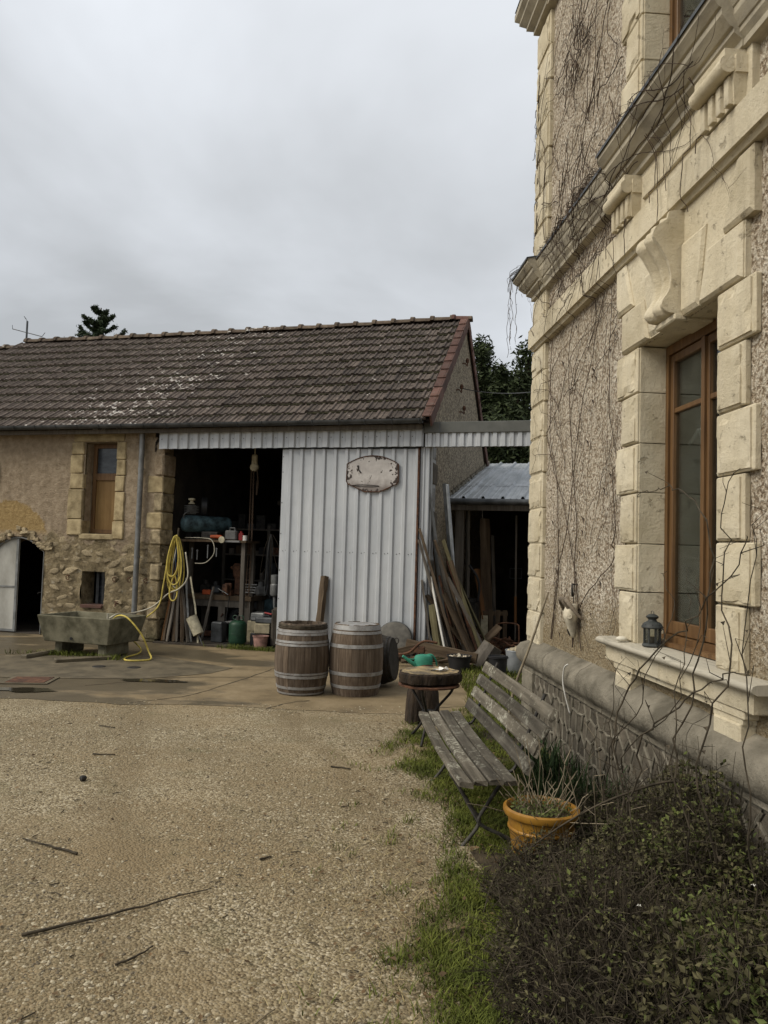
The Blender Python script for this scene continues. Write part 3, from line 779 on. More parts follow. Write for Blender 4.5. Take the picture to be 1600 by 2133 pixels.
def tile_mb(m, M=None):
    a = tile_profile(0, 0); b = tile_profile(.40, 0); n = len(a); c = [(u, v+.003, -.022) for u, v, w in a]
    m.add(a+b+c, [(i, i+1, n+i+1, n+i) for i in range(n-1)] + [(2*n+i, 2*n+i+1, i+1, i) for i in range(n-1)] + [(0, n, 2*n)] + [(n-1, 3*n-1, 2*n-1)], M)
tmb = MB(); tile_mb(tmb); tme = tmb.mesh('roof_tile', fix=False); tme.materials.append(MT['tile'])
rt = random.Random(3); stuff = MB(); cells = []
NC = 50
for r in range(ROWS):
    for c in range(NC):
        x = .06 - (c+1)*TW
        p = rp_(x, r*EXPO-.02+rt.uniform(-.009, .009), .052+rt.uniform(-.004, .007))
        p.z += -.035*math.sin(PI*min(max(-x/10, 0), 1))+.018*fbm(x*.7, r*.35, 8)
        if rt.random() < .025: p = p-SL*rt.uniform(.02, .06)
        tilt = PITCH-.125+rt.uniform(-.012, .012); yaw = rt.uniform(-.012, .012)
        cells.append((c, r, p, tilt, yaw))
cells.sort(key=lambda t: t[0])
for k, (c, r, p, tilt, yaw) in enumerate(cells):
    if k < 300:
        o = bpy.data.objects.new('roof_tile', tme); COL.objects.link(o); o.parent = roof
        o.location = p; o.rotation_euler = (tilt, 0, yaw)
    else:
        tile_mb(stuff, Matrix.Translation(p) @ Euler((tilt, 0, yaw)).to_matrix().to_4x4())
tag(stuff.build('roof_tile_field', MT['tile'], roof, fix=False), None, None, None, 'stuff')
# near-black lumps added in the steps to draw the shade lines between courses
ms = MB()
for r in range(1, ROWS):
    for i in range(420):
        x = rt.uniform(-10, .0); s = rt.uniform(.012, .03)
        p = rp_(x, r*EXPO-.025-rt.uniform(0, .02), .03); p.z -= .035*math.sin(PI*min(max(-x/10, 0), 1))
        ms.box(p.x-s*1.6, p.x+s*1.6, p.y-s*.7, p.y+s*.7, p.z-s*.5, p.z+s*.6, s*.25, s*.2)
tag(ms.build('row_shade', MT['rowshade'], roof, fix=False), None, None, None, 'stuff')
# ridge tiles
rm = MB(); n = 9
for k, (y, rr) in enumerate(((0, .15), (.07, .145), (.075, .115), (.42, .105))):
    for i in range(n):
        a = PI*(.02+.96*i/(n-1)); rm.v.append((y, rr*math.cos(a), rr*.85*math.sin(a)))
for k in range(3):
    for i in range(n-1): rm.f.append((k*n+i, k*n+i+1, (k+1)*n+i+1, (k+1)*n+i))
rm.f.append(tuple(range(n)))
rme = rm.mesh('ridge_tile', 40); rme.materials.append(MT['ridge'])
for i in range(26):
    o = bpy.data.objects.new('ridge_tile', rme); COL.objects.link(o); o.parent = roof
    o.location = (-.20-i*.392, RIDGE_Y, RIDGE_Z+.01+rt.uniform(-.008, .008)-.03*math.sin(PI*i/26)); o.rotation_euler = (0, rt.uniform(-.02, .02), rt.uniform(-.02, .02)); o.scale = (1, 1, 1)
o = MB()
o.v = [(x, y, z) for x, y, z in rm.v]; o.f = list(rm.f)
o = o.build('ridge_end_tile', MT['vtile'], roof, 40, loc=(-.16, RIDGE_Y, RIDGE_Z+.015), rot=(0, .03, 0)); o.scale = (.75, 1, 1)
# red verge tiles stepping up both rakes of the gable
vm = MB(); vm.box(-.085, .035, 0, .40, .0, .022, .006); vm.box(.035, .062, 0, .40, -.16, .024, .006)
vme = vm.mesh('verge_tile'); vme.materials.append(MT['vtile'])
for r in range(12):
    o = bpy.data.objects.new('verge_tile', vme); COL.objects.link(o); o.parent = roof
    o.location = rp_(.10, r*EXPO-.02, .075); o.rotation_euler = (PITCH-.06, rt.uniform(-.02, .02), rt.uniform(-.01, .01))
    o2 = bpy.data.objects.new('verge_tile', vme); COL.objects.link(o2); o2.parent = roof
    p = rp_(.10, r*EXPO-.02, .075); p.y = 2*RIDGE_Y-p.y
    o2.location = p; o2.rotation_euler = (PITCH-.06, 0, PI); o2.scale = (-1, 1, 1)
# gable wall
GX = .10; B_Y = 2*RIDGE_Y-EAVE.y-.3
gm = MB(); gp = [(0.02, 0), (B_Y, 0), (B_Y, 3.7), (RIDGE_Y, RIDGE_Z-.05), (0.02, 3.8)]
gm.add([(GX, y, z) for y, z in gp]+[(GX-.11, y, z) for y, z in gp], [(0, 1, 2, 3, 4), (9, 8, 7, 6, 5), (0, 5, 6, 1), (1, 6, 7, 2), (2, 7, 8, 3), (3, 8, 9, 4), (4, 9, 5, 0)])
gable = gm.build('gable_wall', MT['gable'], barn)
for i in range(9):   # worn quoins at the front corner of the gable
    MB().box(GX-.08, GX+.02+.012*(i % 2), .03, .30+.1*(i % 2), .06+i*.38, .06+i*.38+.35, .02, .01).build('quoin_block', MT['pstone'], barn)
for (y, z, l) in ((2.6, 5.25, .22), (2.0, 4.62, .25), (2.35, 4.28, .22)):
    m = MB(); m.tube([(GX, y, z), (GX+.06, y, z), (GX+.06, y+l, z), (GX+.06, y+l, z+.08)], .012, 5); m.lathe([(.0, 0), (.03, .01), (.035, .06), (.02, .09), (0, .1)], 8, Matrix.Translation((GX+.06, y+l, z+.06))); m.build('insulator_bracket', MT['rust'], gable)
# ------------------------------------------------------------------ steel cladding on the barn front
def trap(m, x0, x1, z0, z1, pitch, rib, depth, y, zt=None):
    # ribbed steel sheet between x0 and x1; ribs stand proud towards -y
    pts = []; x = x0
    sl_ = depth*.7
    while x < x1-1e-4:
        for dx, dy in ((0, 0), (pitch-rib-2*sl_, 0), (pitch-rib-sl_, -depth), (pitch-sl_, -depth)):
            if x+dx <= x1+1e-5: pts.append((x+dx, y+dy))
        x += pitch
    pts.append((x1, y))
    o = len(m.v); n = len(pts)
    m.v += [(a, b, z0) for a, b in pts] + [(a, b, z1) for a, b in pts] + [(a, b+.002, z0) for a, b in pts] + [(a, b+.002, z1) for a, b in pts]
    for i in range(n-1):
        m.f.append((o+i, o+i+1, o+n+i+1, o+n+i)); m.f.append((o+2*n+i, o+3*n+i, o+3*n+i+1, o+2*n+i+1)); m.f.append((o+i, o+2*n+i, o+2*n+i+1, o+i+1))
sd_ = MB(); sd_.box(-2.36, -2.30, -.06, -.02, .03, 3.26); sd_.box(-.10, -.07, -.09, -.02, .03, 3.28)
door = MB().box(-2.36, -.07, -.035, -.018, .03, 3.30).build('sliding_door', MT['zinc'], barn)
for i in range(3):
    m = MB(); trap(m, -2.36+i*.7667, -2.36+(i+1)*.7667-.003, .03, 3.27-.004*i, .19, .045, .028, -.05-.004*(i % 2)); m.build('door_sheet', MT['sheet'], door, fix=False)
m = MB(); m.box(-.09, -.064, -.085, -.02, .03, 3.28); m.build('door_edge', MT['rust'], door)
m = MB()
for z in (.35, .85, 1.30, 1.32, 1.9, 2.4, 2.9, 3.15): m.lathe([(.009, 0), (.006, .006), (0, .008)], 6, Matrix.Translation((-2.345, -.05, z)) @ Matrix.Rotation(PI/2, 4, 'X'))
for i in range(12):
    for z in (1.62, 1.63): m.lathe([(.008, 0), (.005, .006), (0, .008)], 6, Matrix.Translation((-2.30+i*.19+(z-1.62)*5, -.054, z)) @ Matrix.Rotation(PI/2, 4, 'X'))
tag(m.build('screw_heads', MT['iron'], door), None, None, None, 'stuff')
for i in range(6):
    m = MB(); trap(m, -4.60+i*.767, -4.60+(i+1)*.767-.003, 3.285+.004*(i % 2), 3.60, .19, .085, .03, -.12-.004*(i % 2)); hd = m.build('header_sheet', MT['sheet'], barn, fix=False)
m = MB()
for i in range(24): m.lathe([(.008, 0), (.005, .006), (0, .008)], 6, Matrix.Translation((-4.55+i*.19, -.125, 3.45)) @ Matrix.Rotation(PI/2, 4, 'X'))
tag(m.build('screw_heads', MT['iron'], barn), None, None, None, 'stuff')
MB().box(-4.6, .0, -.10, -.03, 3.30, 3.56).build('door_track', MT['dark'], barn)
MB().box(-4.75, -4.6, .0, .03, 3.25, 3.6).build('track_end', MT['dark'], barn)
m = MB(); trap(m, -.055, .095, .03, 3.29, .075, .02, .02, -.03); m.build('corner_sheet', MT['sheet'], barn, fix=False)
m = MB(); trap(m, 0, .30, 0, 3.28, .075, .02, .02, 0); m.build('return_sheet', MT['sheet'], barn, fix=False, loc=(.105, -.03, .03), rot=(0, 0, PI/2))
m = MB(); m.box(-2.36, .1, -.02, .0, .0, .03); m.build('threshold', MT['rust'], barn)
# adjoining lower barn on the left
ab = thing('barn', 'lower adjoining barn whose roof ends left of the antenna', 'barn', bw(-10.16, 0, 0), BARN_R)
m = MB(); m.box(-5, -.02, 0, 5.6, 0, 3.5); m.build('wall', MT['render'], ab)
m = MB(); rz = RIDGE_Z-.12
m.add([(-5, EAVE.y, EAVE.z-.1), (0, EAVE.y, EAVE.z-.1), (0, RIDGE_Y, rz), (-5, RIDGE_Y, rz), (0, 2*RIDGE_Y, EAVE.z-.1), (-5, 2*RIDGE_Y, EAVE.z-.1)], [(0, 1, 2, 3), (3, 2, 4, 5)])
ar = m.build('roof', MT['tile'], ab, fix=False)
m = MB()
for r in range(12):
    for c in range(22):
        p = Vector((-(c+1)*TW, EAVE.y, EAVE.z-.11))+SL*(r*EXPO)+NR*.03
        tile_mb(m, Matrix.Translation(p) @ Euler((PITCH-.075+rt.uniform(-.012, .012), 0, 0)).to_matrix().to_4x4())
tag(m.build('roof_tile_field', MT['tile'], ar, fix=False), None, None, None, 'stuff')
for i in range(8):
    o = bpy.data.objects.new('ridge_tile', rme); COL.objects.link(o); o.parent = ar; o.location = (-.42-i*.392, RIDGE_Y, rz+.01)
# ------------------------------------------------------------------ house
house = thing('stone_house', 'tall house with cream stone quoins and roughcast wall under bare creeper', 'house', HOUSE_O, HOUSE_R)
OX0, OX1, OZ0, OZ1 = 2.58, 3.59, 1.11, 3.03
UX0, UX1, UZ0, UZ1 = 2.58, 3.59, 4.52, 6.55
holes = [lambda x, z: OX0 < x < OX1 and OZ0 < z < OZ1, lambda x, z: UX0 < x < UX1 and UZ0 < z < UZ1]
rxs = lines(0.0, 9.0, .06, [OX0, OX1]); rzs = lines(.55, 7.1, .06, [OZ0, OZ1, UZ0, UZ1])
hwall = grid_wall([x for x in rxs if x < 6.6], rzs, holes, lambda x, z: .05 + .006*fbm(x*7, z*7)).build('wall', MT['rough'], house, smooth=True, fix=False)
m = MB()
m.box(0.0, .3, .056, 6, 0, 7.2); m.box(8.7, 9.0, .3, 6, 0, 7.2); m.box(6.5, 9.0, .05, .3, 0, 7.2); m.box(0, 9, 5.8, 6, 0, 7.2)
m.build('side_wall', MT['rough'], house)
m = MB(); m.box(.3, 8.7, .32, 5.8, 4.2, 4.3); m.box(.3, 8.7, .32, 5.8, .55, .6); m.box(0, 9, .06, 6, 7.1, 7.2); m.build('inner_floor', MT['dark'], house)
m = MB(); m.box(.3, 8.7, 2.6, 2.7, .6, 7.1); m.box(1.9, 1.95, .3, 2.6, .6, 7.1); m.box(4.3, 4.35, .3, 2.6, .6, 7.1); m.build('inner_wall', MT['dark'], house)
# corner quoins
qz = [.82, 1.13, 1.45, 1.77, 2.10, 2.43, 2.77, 3.10, 3.40, 3.655]
qz2 = [3.885, 4.17]; qz3 = [4.50, 4.85, 5.19, 5.54, 5.88, 6.21, 6.55, 6.90]
def worn_panel(m, x0, x1, z0, z1, yf, yb, r):
    # raised face of a dressed block: a grid whose rim is chipped here and there
    nx = max(3, int((x1-x0)/.045)); nz = max(3, int((z1-z0)/.045)); g = {}
    o = len(m.v); row = nx+1
    for j in range(nz+1):
        for i in range(nx+1):
            x = x0+(x1-x0)*i/nx; z = z0+(z1-z0)*j/nz; edge = i in (0, nx) or j in (0, nz)
            q = fbm(x*9+r*7, z*9, r)
            y = yf+.0025*fbm(x*14, z*14, r)
            if edge:
                c = max(0, q-.12)*.05+abs(r_blk.gauss(0, .0012)); y += .004+c*.8
                x += c*(1 if i == 0 else -1 if i == nx else 0); z += c*(1 if j == 0 else -1 if j == nz else 0)
            m.v.append((x, y, z))
    for j in range(nz):
        for i in range(nx): m.f.append((o+j*row+i, o+j*row+i+1, o+(j+1)*row+i+1, o+(j+1)*row+i))
    ring = [(i, 0) for i in range(nx)]+[(nx, j) for j in range(nz)]+[(i, nz) for i in range(nx, 0, -1)]+[(0, j) for j in range(nz, 0, -1)]
    b0 = len(m.v); n = len(ring)
    for i, j in ring: x, y, z = m.v[o+j*row+i]; m.v.append((x, yb, z))
    for k in range(n):
        p, q = ring[k], ring[(k+1) % n]; m.f.append((o+p[1]*row+p[0], b0+k, b0+(k+1) % n, o+q[1]*row+q[0]))
r_blk = random.Random(101)
def rough_block(x0, x1, y0, y1, z0, z1, c=.008, nm='quoin_block', mat=None):
    m = MB(); r = r_blk.uniform(0, 90)
    if nm == 'reveal_block':
        m.box(x0, x1, y0, y1, z0+.007, z1-.007, .003, .001)
    else:
        e = r_blk.uniform(.004, .008)
        m.box(x0, x1, y0+.014, y1, z0+e, z1-e, .006, .002)
        ins = r_blk.uniform(.014, .022); outer = .012 if x0 < 0 else .02
        worn_panel(m, x0+outer, x1-ins-.008, z0+e+ins*.7, z1-e-ins, y0, y0+.016, r)
    return m.build(nm, mat or MT['tuff'], house)
for L in (qz, qz2, qz3):
    for i, (a, b) in enumerate(zip(L, L[1:])):
        rough_block(-.05, .395+(.015 if i % 2 else 0), 0.0, .50, a, b)
MB().box(-.03, .375, .02, .49, .8, 6.92).build('quoin_core', MT['tuff'], house)
# plinth: torus moulding in lengths, smooth corner block, rubble with ribbon pointing
tor = [(.06, .87), (.0, .835), (-.05, .81), (-.078, .765), (-.086, .715), (-.078, .67), (-.055, .635), (-.02, .605), (-.02, .575), (.06, .575)]
px = [-.0, .83, 1.72, 2.58, 3.49, 4.6, 6.0, 7.5, 9.0]
def weather(m, st=.05):
    b = bmesh.new(); me_ = m.mesh('tmp'); b.from_mesh(me_); bpy.data.meshes.remove(me_)
    L = [e for e in b.edges if abs(e.verts[0].co.x-e.verts[1].co.x) > .3]
    bmesh.ops.subdivide_edges(b, edges=L, cuts=int(.9/st), use_grid_fill=True)
    for v in b.verts:
        q = fbm(v.co.x*6, v.co.z*9, v.co.y*9); v.co.y += .005*q; v.co.z += .004*fbm(v.co.x*5+9, v.co.z*9, 4)
    m.v = [tuple(v.co) for v in b.verts]; b.verts.index_update(); m.f = [tuple(v.index for v in f.verts) for f in b.faces]; b.free(); return m
for i, (a, b) in enumerate(zip(px, px[1:])):
    m = MB(); m.sweep(tor, a+(0 if i == 0 else .004), b-.004, mitre=(i == 0)); weather(m).build('plinth_moulding', MT['plinth'], house, 50)
m = MB(); n = len(tor)
m.v = [(y, y, z) for y, z in tor] + [(y, 3.0, z) for y, z in tor]; m.f = [(i, (i+1) % n, n+(i+1) % n, n+i) for i in range(n)] + [tuple(range(n, 2*n))]
m.build('plinth_moulding', MT['plinth'], house, 50)
MB().box(-.035, .32, -.035, .45, -.05, .574, .01, .004).build('plinth_block', MT['plinth'], house)
MB().box(.31, 9.0, .0, .3, -.05, .576).build('plinth_wall', MT['mortar'], house)
# honeycomb of rubble: shared jittered corners, each stone its own piece
rr = random.Random(21); PW, PH = .135, .20
cor = {}
def corner(i, j):
    if (i, j) not in cor:
        cor[i, j] = (rr.uniform(-.036, .036), rr.uniform(-.075, .075))
    jx, jz = cor[i, j]
    return .33+i*PW*.5+jx, j*PH*.5+jz-.02
joint = MB()
pw = bpy.data.objects['plinth_wall']
for row in range(0, 4):
    for col in range(0, 40):
        i0 = col*2 + (row % 2); j0 = row*3
        # hexagon standing on its point, corners on a half-grid
        H = [(i0, j0+1), (i0+1, j0), (i0+2, j0+1), (i0+2, j0+3), (i0+1, j0+4), (i0, j0+3)]
        P = [(corner(*h)[0], corner(h[0], h[1])[1]*.5) for h in H]
        if max(p[1] for p in P) < .0: continue
        P = [(x, min(max(z, -.04), .56)) for x, z in P]
        cx = sum(p[0] for p in P)/6; cz = sum(p[1] for p in P)/6
        if max(p[1] for p in P)-min(p[1] for p in P) < .06 or cx > 4.8: continue
        Q = [(cx+(x-cx)*.82, cz+(z-cz)*.86) for x, z in P]
        MB().prism(Q, -.008-rr.uniform(0, .010), .01, .006).build('rubble_stone', MT['pstone'], pw)
        for a, b in ((0, 1), (1, 2), (2, 3)):
            joint.tube([(P[a][0], -.010, P[a][1]), (P[b][0], -.010, P[b][1])], [.010+rr.uniform(0, .005), .011], 6, False)
joint.build('ribbon_pointing', MT['mortar'], pw, fix=False)
# string band in long stones
bx_ = [-.06, .95, 2.05, 3.1, 4.2, 5.4, 6.6, 9.0]
bprof = [(.06, 3.66), (.0, 3.66), (-.015, 3.69), (-.035, 3.69), (-.035, 3.875), (.06, 3.885)]
for i, (a, b) in enumerate(zip(bx_, bx_[1:])):
    m = MB(); m.sweep(bprof, a if i else 0.0, b-.002, mitre=(i == 0)); m.build('string_band', MT['tuff'], house)
# cornice with forward breaks at the corner and over the window
def cprof(p): return [(.06, 4.15), (-p*.10, 4.17), (-p*.10, 4.205), (-p*.35, 4.235), (-p*.35, 4.26), (-p*.45, 4.265), (-p*.72, 4.32), (-p*.72, 4.355), (-p*.80, 4.36), (-p, 4.40), (-p, 4.435), (.06, 4.48)]
def lprof(p): return [(-p-.012, 4.425), (-p-.012, 4.447), (.055, 4.495), (.055, 4.482), (-p-.004, 4.437)]
CB = [(.0, .42, .17, True), (.42, 2.27, .085, False), (2.27, 3.88, .17, False), (3.88, 6.2, .085, False), (6.2, 9.0, .085, False)]
for a, b, p, mi in CB:
    m = MB(); m.sweep(cprof(p), a, b, mitre=mi); m.build('cornice', MT['cornice'], house)
    m = MB(); m.sweep(lprof(p), a-(.0 if mi else .004), b+.004, mitre=mi); m.build('lead_flashing', MT['lead'], house)
m = MB(); pr = cprof(.17); n = len(pr)
m.v = [(y, y, z) for y, z in pr] + [(y, .55, z) for y, z in pr]; m.f = [(i, (i+1) % n, n+(i+1) % n, n+i) for i in range(n)] + [tuple(range(n, 2*n))]; m.build('cornice', MT['cornice'], house)
m = MB(); pr = cprof(.085); n = len(pr)
m.v = [(y, .55, z) for y, z in pr] + [(y, 6, z) for y, z in pr]; m.f = [(i, (i+1) % n, n+(i+1) % n, n+i) for i in range(n)] + [tuple(range(n, 2*n)), tuple(range(n))]; m.build('cornice', MT['cornice'], house)
m = MB(); pr = lprof(.17); n = len(pr)
m.v = [(y, y, z) for y, z in pr] + [(y, .55, z) for y, z in pr]; m.f = [(i, (i+1) % n, n+(i+1) % n, n+i) for i in range(n)] + [tuple(range(n, 2*n))]; m.build('lead_flashing', MT['lead'], house)
# eaves cornice at the top
def tprof(p): return [(.06, 6.90), (-p*.2, 6.92), (-p*.2, 6.96), (-p*.5, 7.0), (-p*.5, 7.03), (-p*.8, 7.09), (-p*.8, 7.12), (-p, 7.16), (-p, 7.22), (.3, 7.25)]
for a, b, p, mi in ((.0, .42, .20, True), (.42, 9.0, .13, False)):
    m = MB(); m.sweep(tprof(p), a, b, mitre=mi); m.build('eaves_cornice', MT['cornice'], house)
m = MB(); pr = tprof(.2); n = len(pr)
m.v = [(y, y, z) for y, z in pr] + [(y, 6, z) for y, z in pr]; m.f = [(i, (i+1) % n, n+(i+1) % n, n+i) for i in range(n)] + [tuple(range(n, 2*n))]; m.build('eaves_cornice', MT['cornice'], house)
m = MB(); m.add([(-.2, -.2, 7.255), (9, -.2, 7.255), (9, 6.2, 7.255), (-.2, 6.2, 7.255), (2.5, 3, 9.0), (6.5, 3, 9.0)], [(0, 1, 5, 4), (1, 2, 5), (2, 3, 4, 5), (3, 0, 4)]); m.build('roof', MT['lead'], house)
# window surrounds: alternating blocks each side, with real reveals
wz = [1.11, 1.44, 1.75, 2.08, 2.40, 2.73, 3.03]
uz = [4.50, 4.68, 4.96, 5.28, 5.6, 5.92, 6.24, 6.55]
def surround(zz, xa, xb):
    for i, (a, b) in enumerate(zip(zz, zz[1:])):
        wide = (i % 2 == 1)
        wl = .36 if wide else .27
        rough_block(xa-wl, xa-.006, 0.0, .05, a, b, .016, 'jamb_block'); rough_block(xb+.006, xb+wl, 0.0, .05, a, b, .016, 'jamb_block')
        rough_block(xa-.2, xa, .03, .23, a-.005, b+.004, .003, 'reveal_block'); rough_block(xb, xb+.2, .03, .23, a-.005, b+.004, .003, 'reveal_block')
surround(wz, OX0, OX1); surround(uz, UX0, UX1)
# flat arch over the window
MB().box(2.33, 3.85, .022, .23, 3.035, 3.658).build('lintel_core', MT['tuff'], house)
V = [[(2.31, 3.04), (2.745, 3.04), (2.66, 3.315), (2.31, 3.315)], [(2.22, 3.325), (2.50, 3.325), (2.36, 3.655), (2.22, 3.655)], [(2.755, 3.04), (2.955, 3.04), (2.94, 3.46), (2.67, 3.46)],
     [(3.20, 3.04), (3.395, 3.04), (3.475, 3.46), (3.205, 3.46)], [(3.405, 3.04), (3.84, 3.04), (3.84, 3.315), (3.485, 3.315)], [(3.66, 3.325), (3.94, 3.325), (3.94, 3.655), (3.80, 3.655)]]
for k, P in enumerate(V):
    MB().prism([(x+RND.uniform(-.003, .003), z+RND.uniform(-.003, .003)) for x, z in P], -.002*(k % 2) if k not in (2,) else .004, .2, .02).build('voussoir', MT['tuff'], house)
# carved keystone console
def console(x0, x1, prof, flutes, nm, depth=.018):
    m = MB(); W = []
    for a, b in zip(prof, prof[1:]):
        for k in range(5): t = k/5; W.append((a[0]+(b[0]-a[0])*t, a[1]+(b[1]-a[1])*t))
    W.append(prof[-1])
    for _ in range(2): W = [W[0]] + [((W[i-1][0]+2*W[i][0]+W[i+1][0])/4, (W[i-1][1]+2*W[i][1]+W[i+1][1])/4) for i in range(1, len(W)-1)] + [W[-1]]
    nx = 25; nz_ = len(W)
    for j, (y, z) in enumerate(W):
        e = min(j/6, (nz_-1-j)/5, 1)
        for i in range(nx):
            u = i/(nx-1)
            g = 0.0
            if .08 < u < .92: g = (1-math.cos((u-.08)/.84*2*PI*flutes))*.5
            m.v.append((x0+(x1-x0)*u, y+g*depth*max(e, 0)+RND.uniform(-.0012, .0012), z))
    for j in range(nz_-1):
        for i in range(nx-1): m.f.append((j*nx+i, j*nx+i+1, (j+1)*nx+i+1, (j+1)*nx+i))
    o = len(m.v)
    for x, i in ((x0, 0), (x1, nx-1)):
        b0 = len(m.v); m.v += [(x, .04, z) for y, z in W]
        for j in range(nz_-1):
            f = (j*nx+i, (j+1)*nx+i, b0+j+1, b0+j); m.f.append(f if i == 0 else f[::-1])
    return m.build(nm, MT['tuff'], house, 45)
console(2.955, 3.20, [(.02, 3.655), (-.07, 3.65), (-.075, 3.60), (-.15, 3.55), (-.165, 3.50), (-.125, 3.45), (-.07, 3.36), (-.05, 3.27), (-.06, 3.19), (-.10, 3.13), (-.11, 3.095), (-.08, 3.06), (.02, 3.05)], 2, 'keystone_console', .03)
MB().box(2.95, 3.205, -.035, .2, 3.015, 3.055, .008).build('keystone_base', MT['tuff'], house)
# stone frieze over the window with two fluted brackets
MB().box(2.25, 3.92, .012, .06, 3.88, 4.16).build('frieze', MT['tuff'], house)
MB().box(2.66, 3.50, -.006, .05, 3.965, 4.12, .006).build('frieze_panel', MT['tuff'], house)
for x0 in (2.28, 3.55):
    m = MB(); m.tube([(x0, -.085, 4.075), (x0+.33, -.085, 4.075)], .044, 14); m.box(x0+.01, x0+.32, -.10, .05, 4.10, 4.158)
    for k in range(4):
        xa = x0+.012+k*.08; m.prism([(xa+.006, 3.89), (xa+.052, 3.89), (xa+.052, 4.03), (xa+.006, 4.03)], -.072, -.03, .004)
    m.add([(x0+.02, .02, 3.885), (x0+.31, .02, 3.885), (x0+.31, -.045, 3.885), (x0+.02, -.045, 3.885), (x0, .02, 4.06), (x0+.33, .02, 4.06), (x0+.33, -.06, 4.06), (x0, -.06, 4.06)], [(0, 1, 2, 3), (4, 5, 6, 7), (0, 1, 5, 4), (1, 2, 6, 5), (2, 3, 7, 6), (3, 0, 4, 7)])
    m.box(x0-.004, x0+.336, -.05, .05, 4.035, 4.125)
    m.build('frieze_bracket', MT['tuff'], house, 45)
# sill: marble slab on a stone apron with two stepped brackets
sp_ = [(.24, 1.07), (-.055, 1.065), (-.075, 1.075), (-.083, 1.09), (-.075, 1.105), (-.055, 1.112), (.24, 1.125)]
m = MB(); m.sweep(sp_, 2.13, 4.10); m.build('window_sill', MT['marble'], house, 60)
for a, b in ((2.20, 2.55), (2.555, 3.05), (3.055, 3.62), (3.625, 4.03)):
    MB().box(a, b, -.035, .2, .965, 1.066, .006, .003).build('sill_stone', MT['tuff'], house)
MB().box(2.3, 3.93, -.01, .06, .93, .966).build('sill_moulding', MT['tuff'], house)
for x0 in (2.36, 3.66):
    m = MB(); m.box(x0-.03, x0+.28, -.028, .06, .925, .968, .006); m.box(x0-.01, x0+.26, -.02, .06, .90, .926)
    m.prism([(x0, .80), (x0+.03, .745), (x0+.22, .745), (x0+.25, .80), (x0+.25, .90), (x0, .90)], -.03, .06, .01)
    m.build('sill_bracket', MT['tuff'], house)
# oak windows: frame, two casements, panes
def window(x0, x1, z0, z1, bar):
    y = .20; f = MB()
    f.box(x0, x0+.04, y, y+.07, z0, z1); f.box(x1-.04, x1, y, y+.07, z0, z1); f.box(x0+.04, x1-.04, y, y+.07, z1-.06, z1); f.box(x0+.04, x1-.04, y-.03, y+.07, z0, z0+.045)
    wf = f.build('window_frame', MT['oak'], house)
    c = (x0+x1)/2
    for a, b in ((x0+.043, c-.002), (c+.002, x1-.043)):
        s = MB(); za, zb = z0+.05, z1-.065
        s.box(a, a+.042, y+.012, y+.06, za, zb, .004); s.box(b-.042, b, y+.012, y+.06, za, zb, .004); s.box(a+.042, b-.042, y+.012, y+.06, za, za+.08, .004); s.box(a+.042, b-.042, y+.012, y+.06, zb-.05, zb, .004); s.box(a+.042, b-.042, y+.018, y+.055, bar-.016, bar+.016, .004)
        s.build('casement', MT['oak'], wf)
        for q0, q1 in ((za+.08, bar-.016), (bar+.016, zb-.05)):
            MB().box(a+.038, b-.038, y+.034, y+.039, q0-.005, q1+.005).build('pane', MT['glass'], wf)
    MB().box(c-.02, c+.02, y-.004, y+.012, z0+.05, z1-.065).build('cover_strip', MT['oak'], wf)
    return wf
wf = window(OX0+.003, OX1-.003, OZ0+.03, OZ1-.002, 2.60)
window(UX0+.003, UX1-.003, UZ0+.02, UZ1-.002, 5.9)
MB().box(OX0+.01, OX1-.01, .12, .2, 1.126, 1.150).build('oak_cill', MT['oak'], house)
# net curtain hanging in folds behind the panes
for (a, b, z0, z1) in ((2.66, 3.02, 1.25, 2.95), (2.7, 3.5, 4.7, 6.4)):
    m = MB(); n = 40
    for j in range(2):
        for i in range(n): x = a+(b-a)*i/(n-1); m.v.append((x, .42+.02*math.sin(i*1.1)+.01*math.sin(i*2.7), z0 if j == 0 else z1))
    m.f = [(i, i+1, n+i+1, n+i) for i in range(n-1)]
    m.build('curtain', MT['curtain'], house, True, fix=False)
m = MB()   # pale driftwood twig hung in the window
m.tube(smooth_path([(2.60, .35, 2.40), (2.68, .34, 2.43), (2.77, .33, 2.47), (2.85, .34, 2.44), (2.91, .35, 2.40)], 4), [.010]*17, 6); m.tube(smooth_path([(2.77, .33, 2.47), (2.81, .33, 2.40), (2.85, .33, 2.31)], 4), .007, 5); m.tube([(2.85, .34, 2.44), (2.93, .34, 2.47)], .006, 5)
tag(m.build('driftwood', MT['white'], None, True), 'pale forked driftwood hanging behind the lower window pane', 'ornament'); bpy.data.objects['driftwood'].matrix_world = HM
m = MB(); m.box(2.80, 3.0, .32, .40, 1.165, 1.22, .01); tag(m.build('folded_cloth', MT['white']), 'small white folded cloth behind the bottom of the lower window', 'cloth'); bpy.data.objects['folded_cloth'].matrix_world = HM
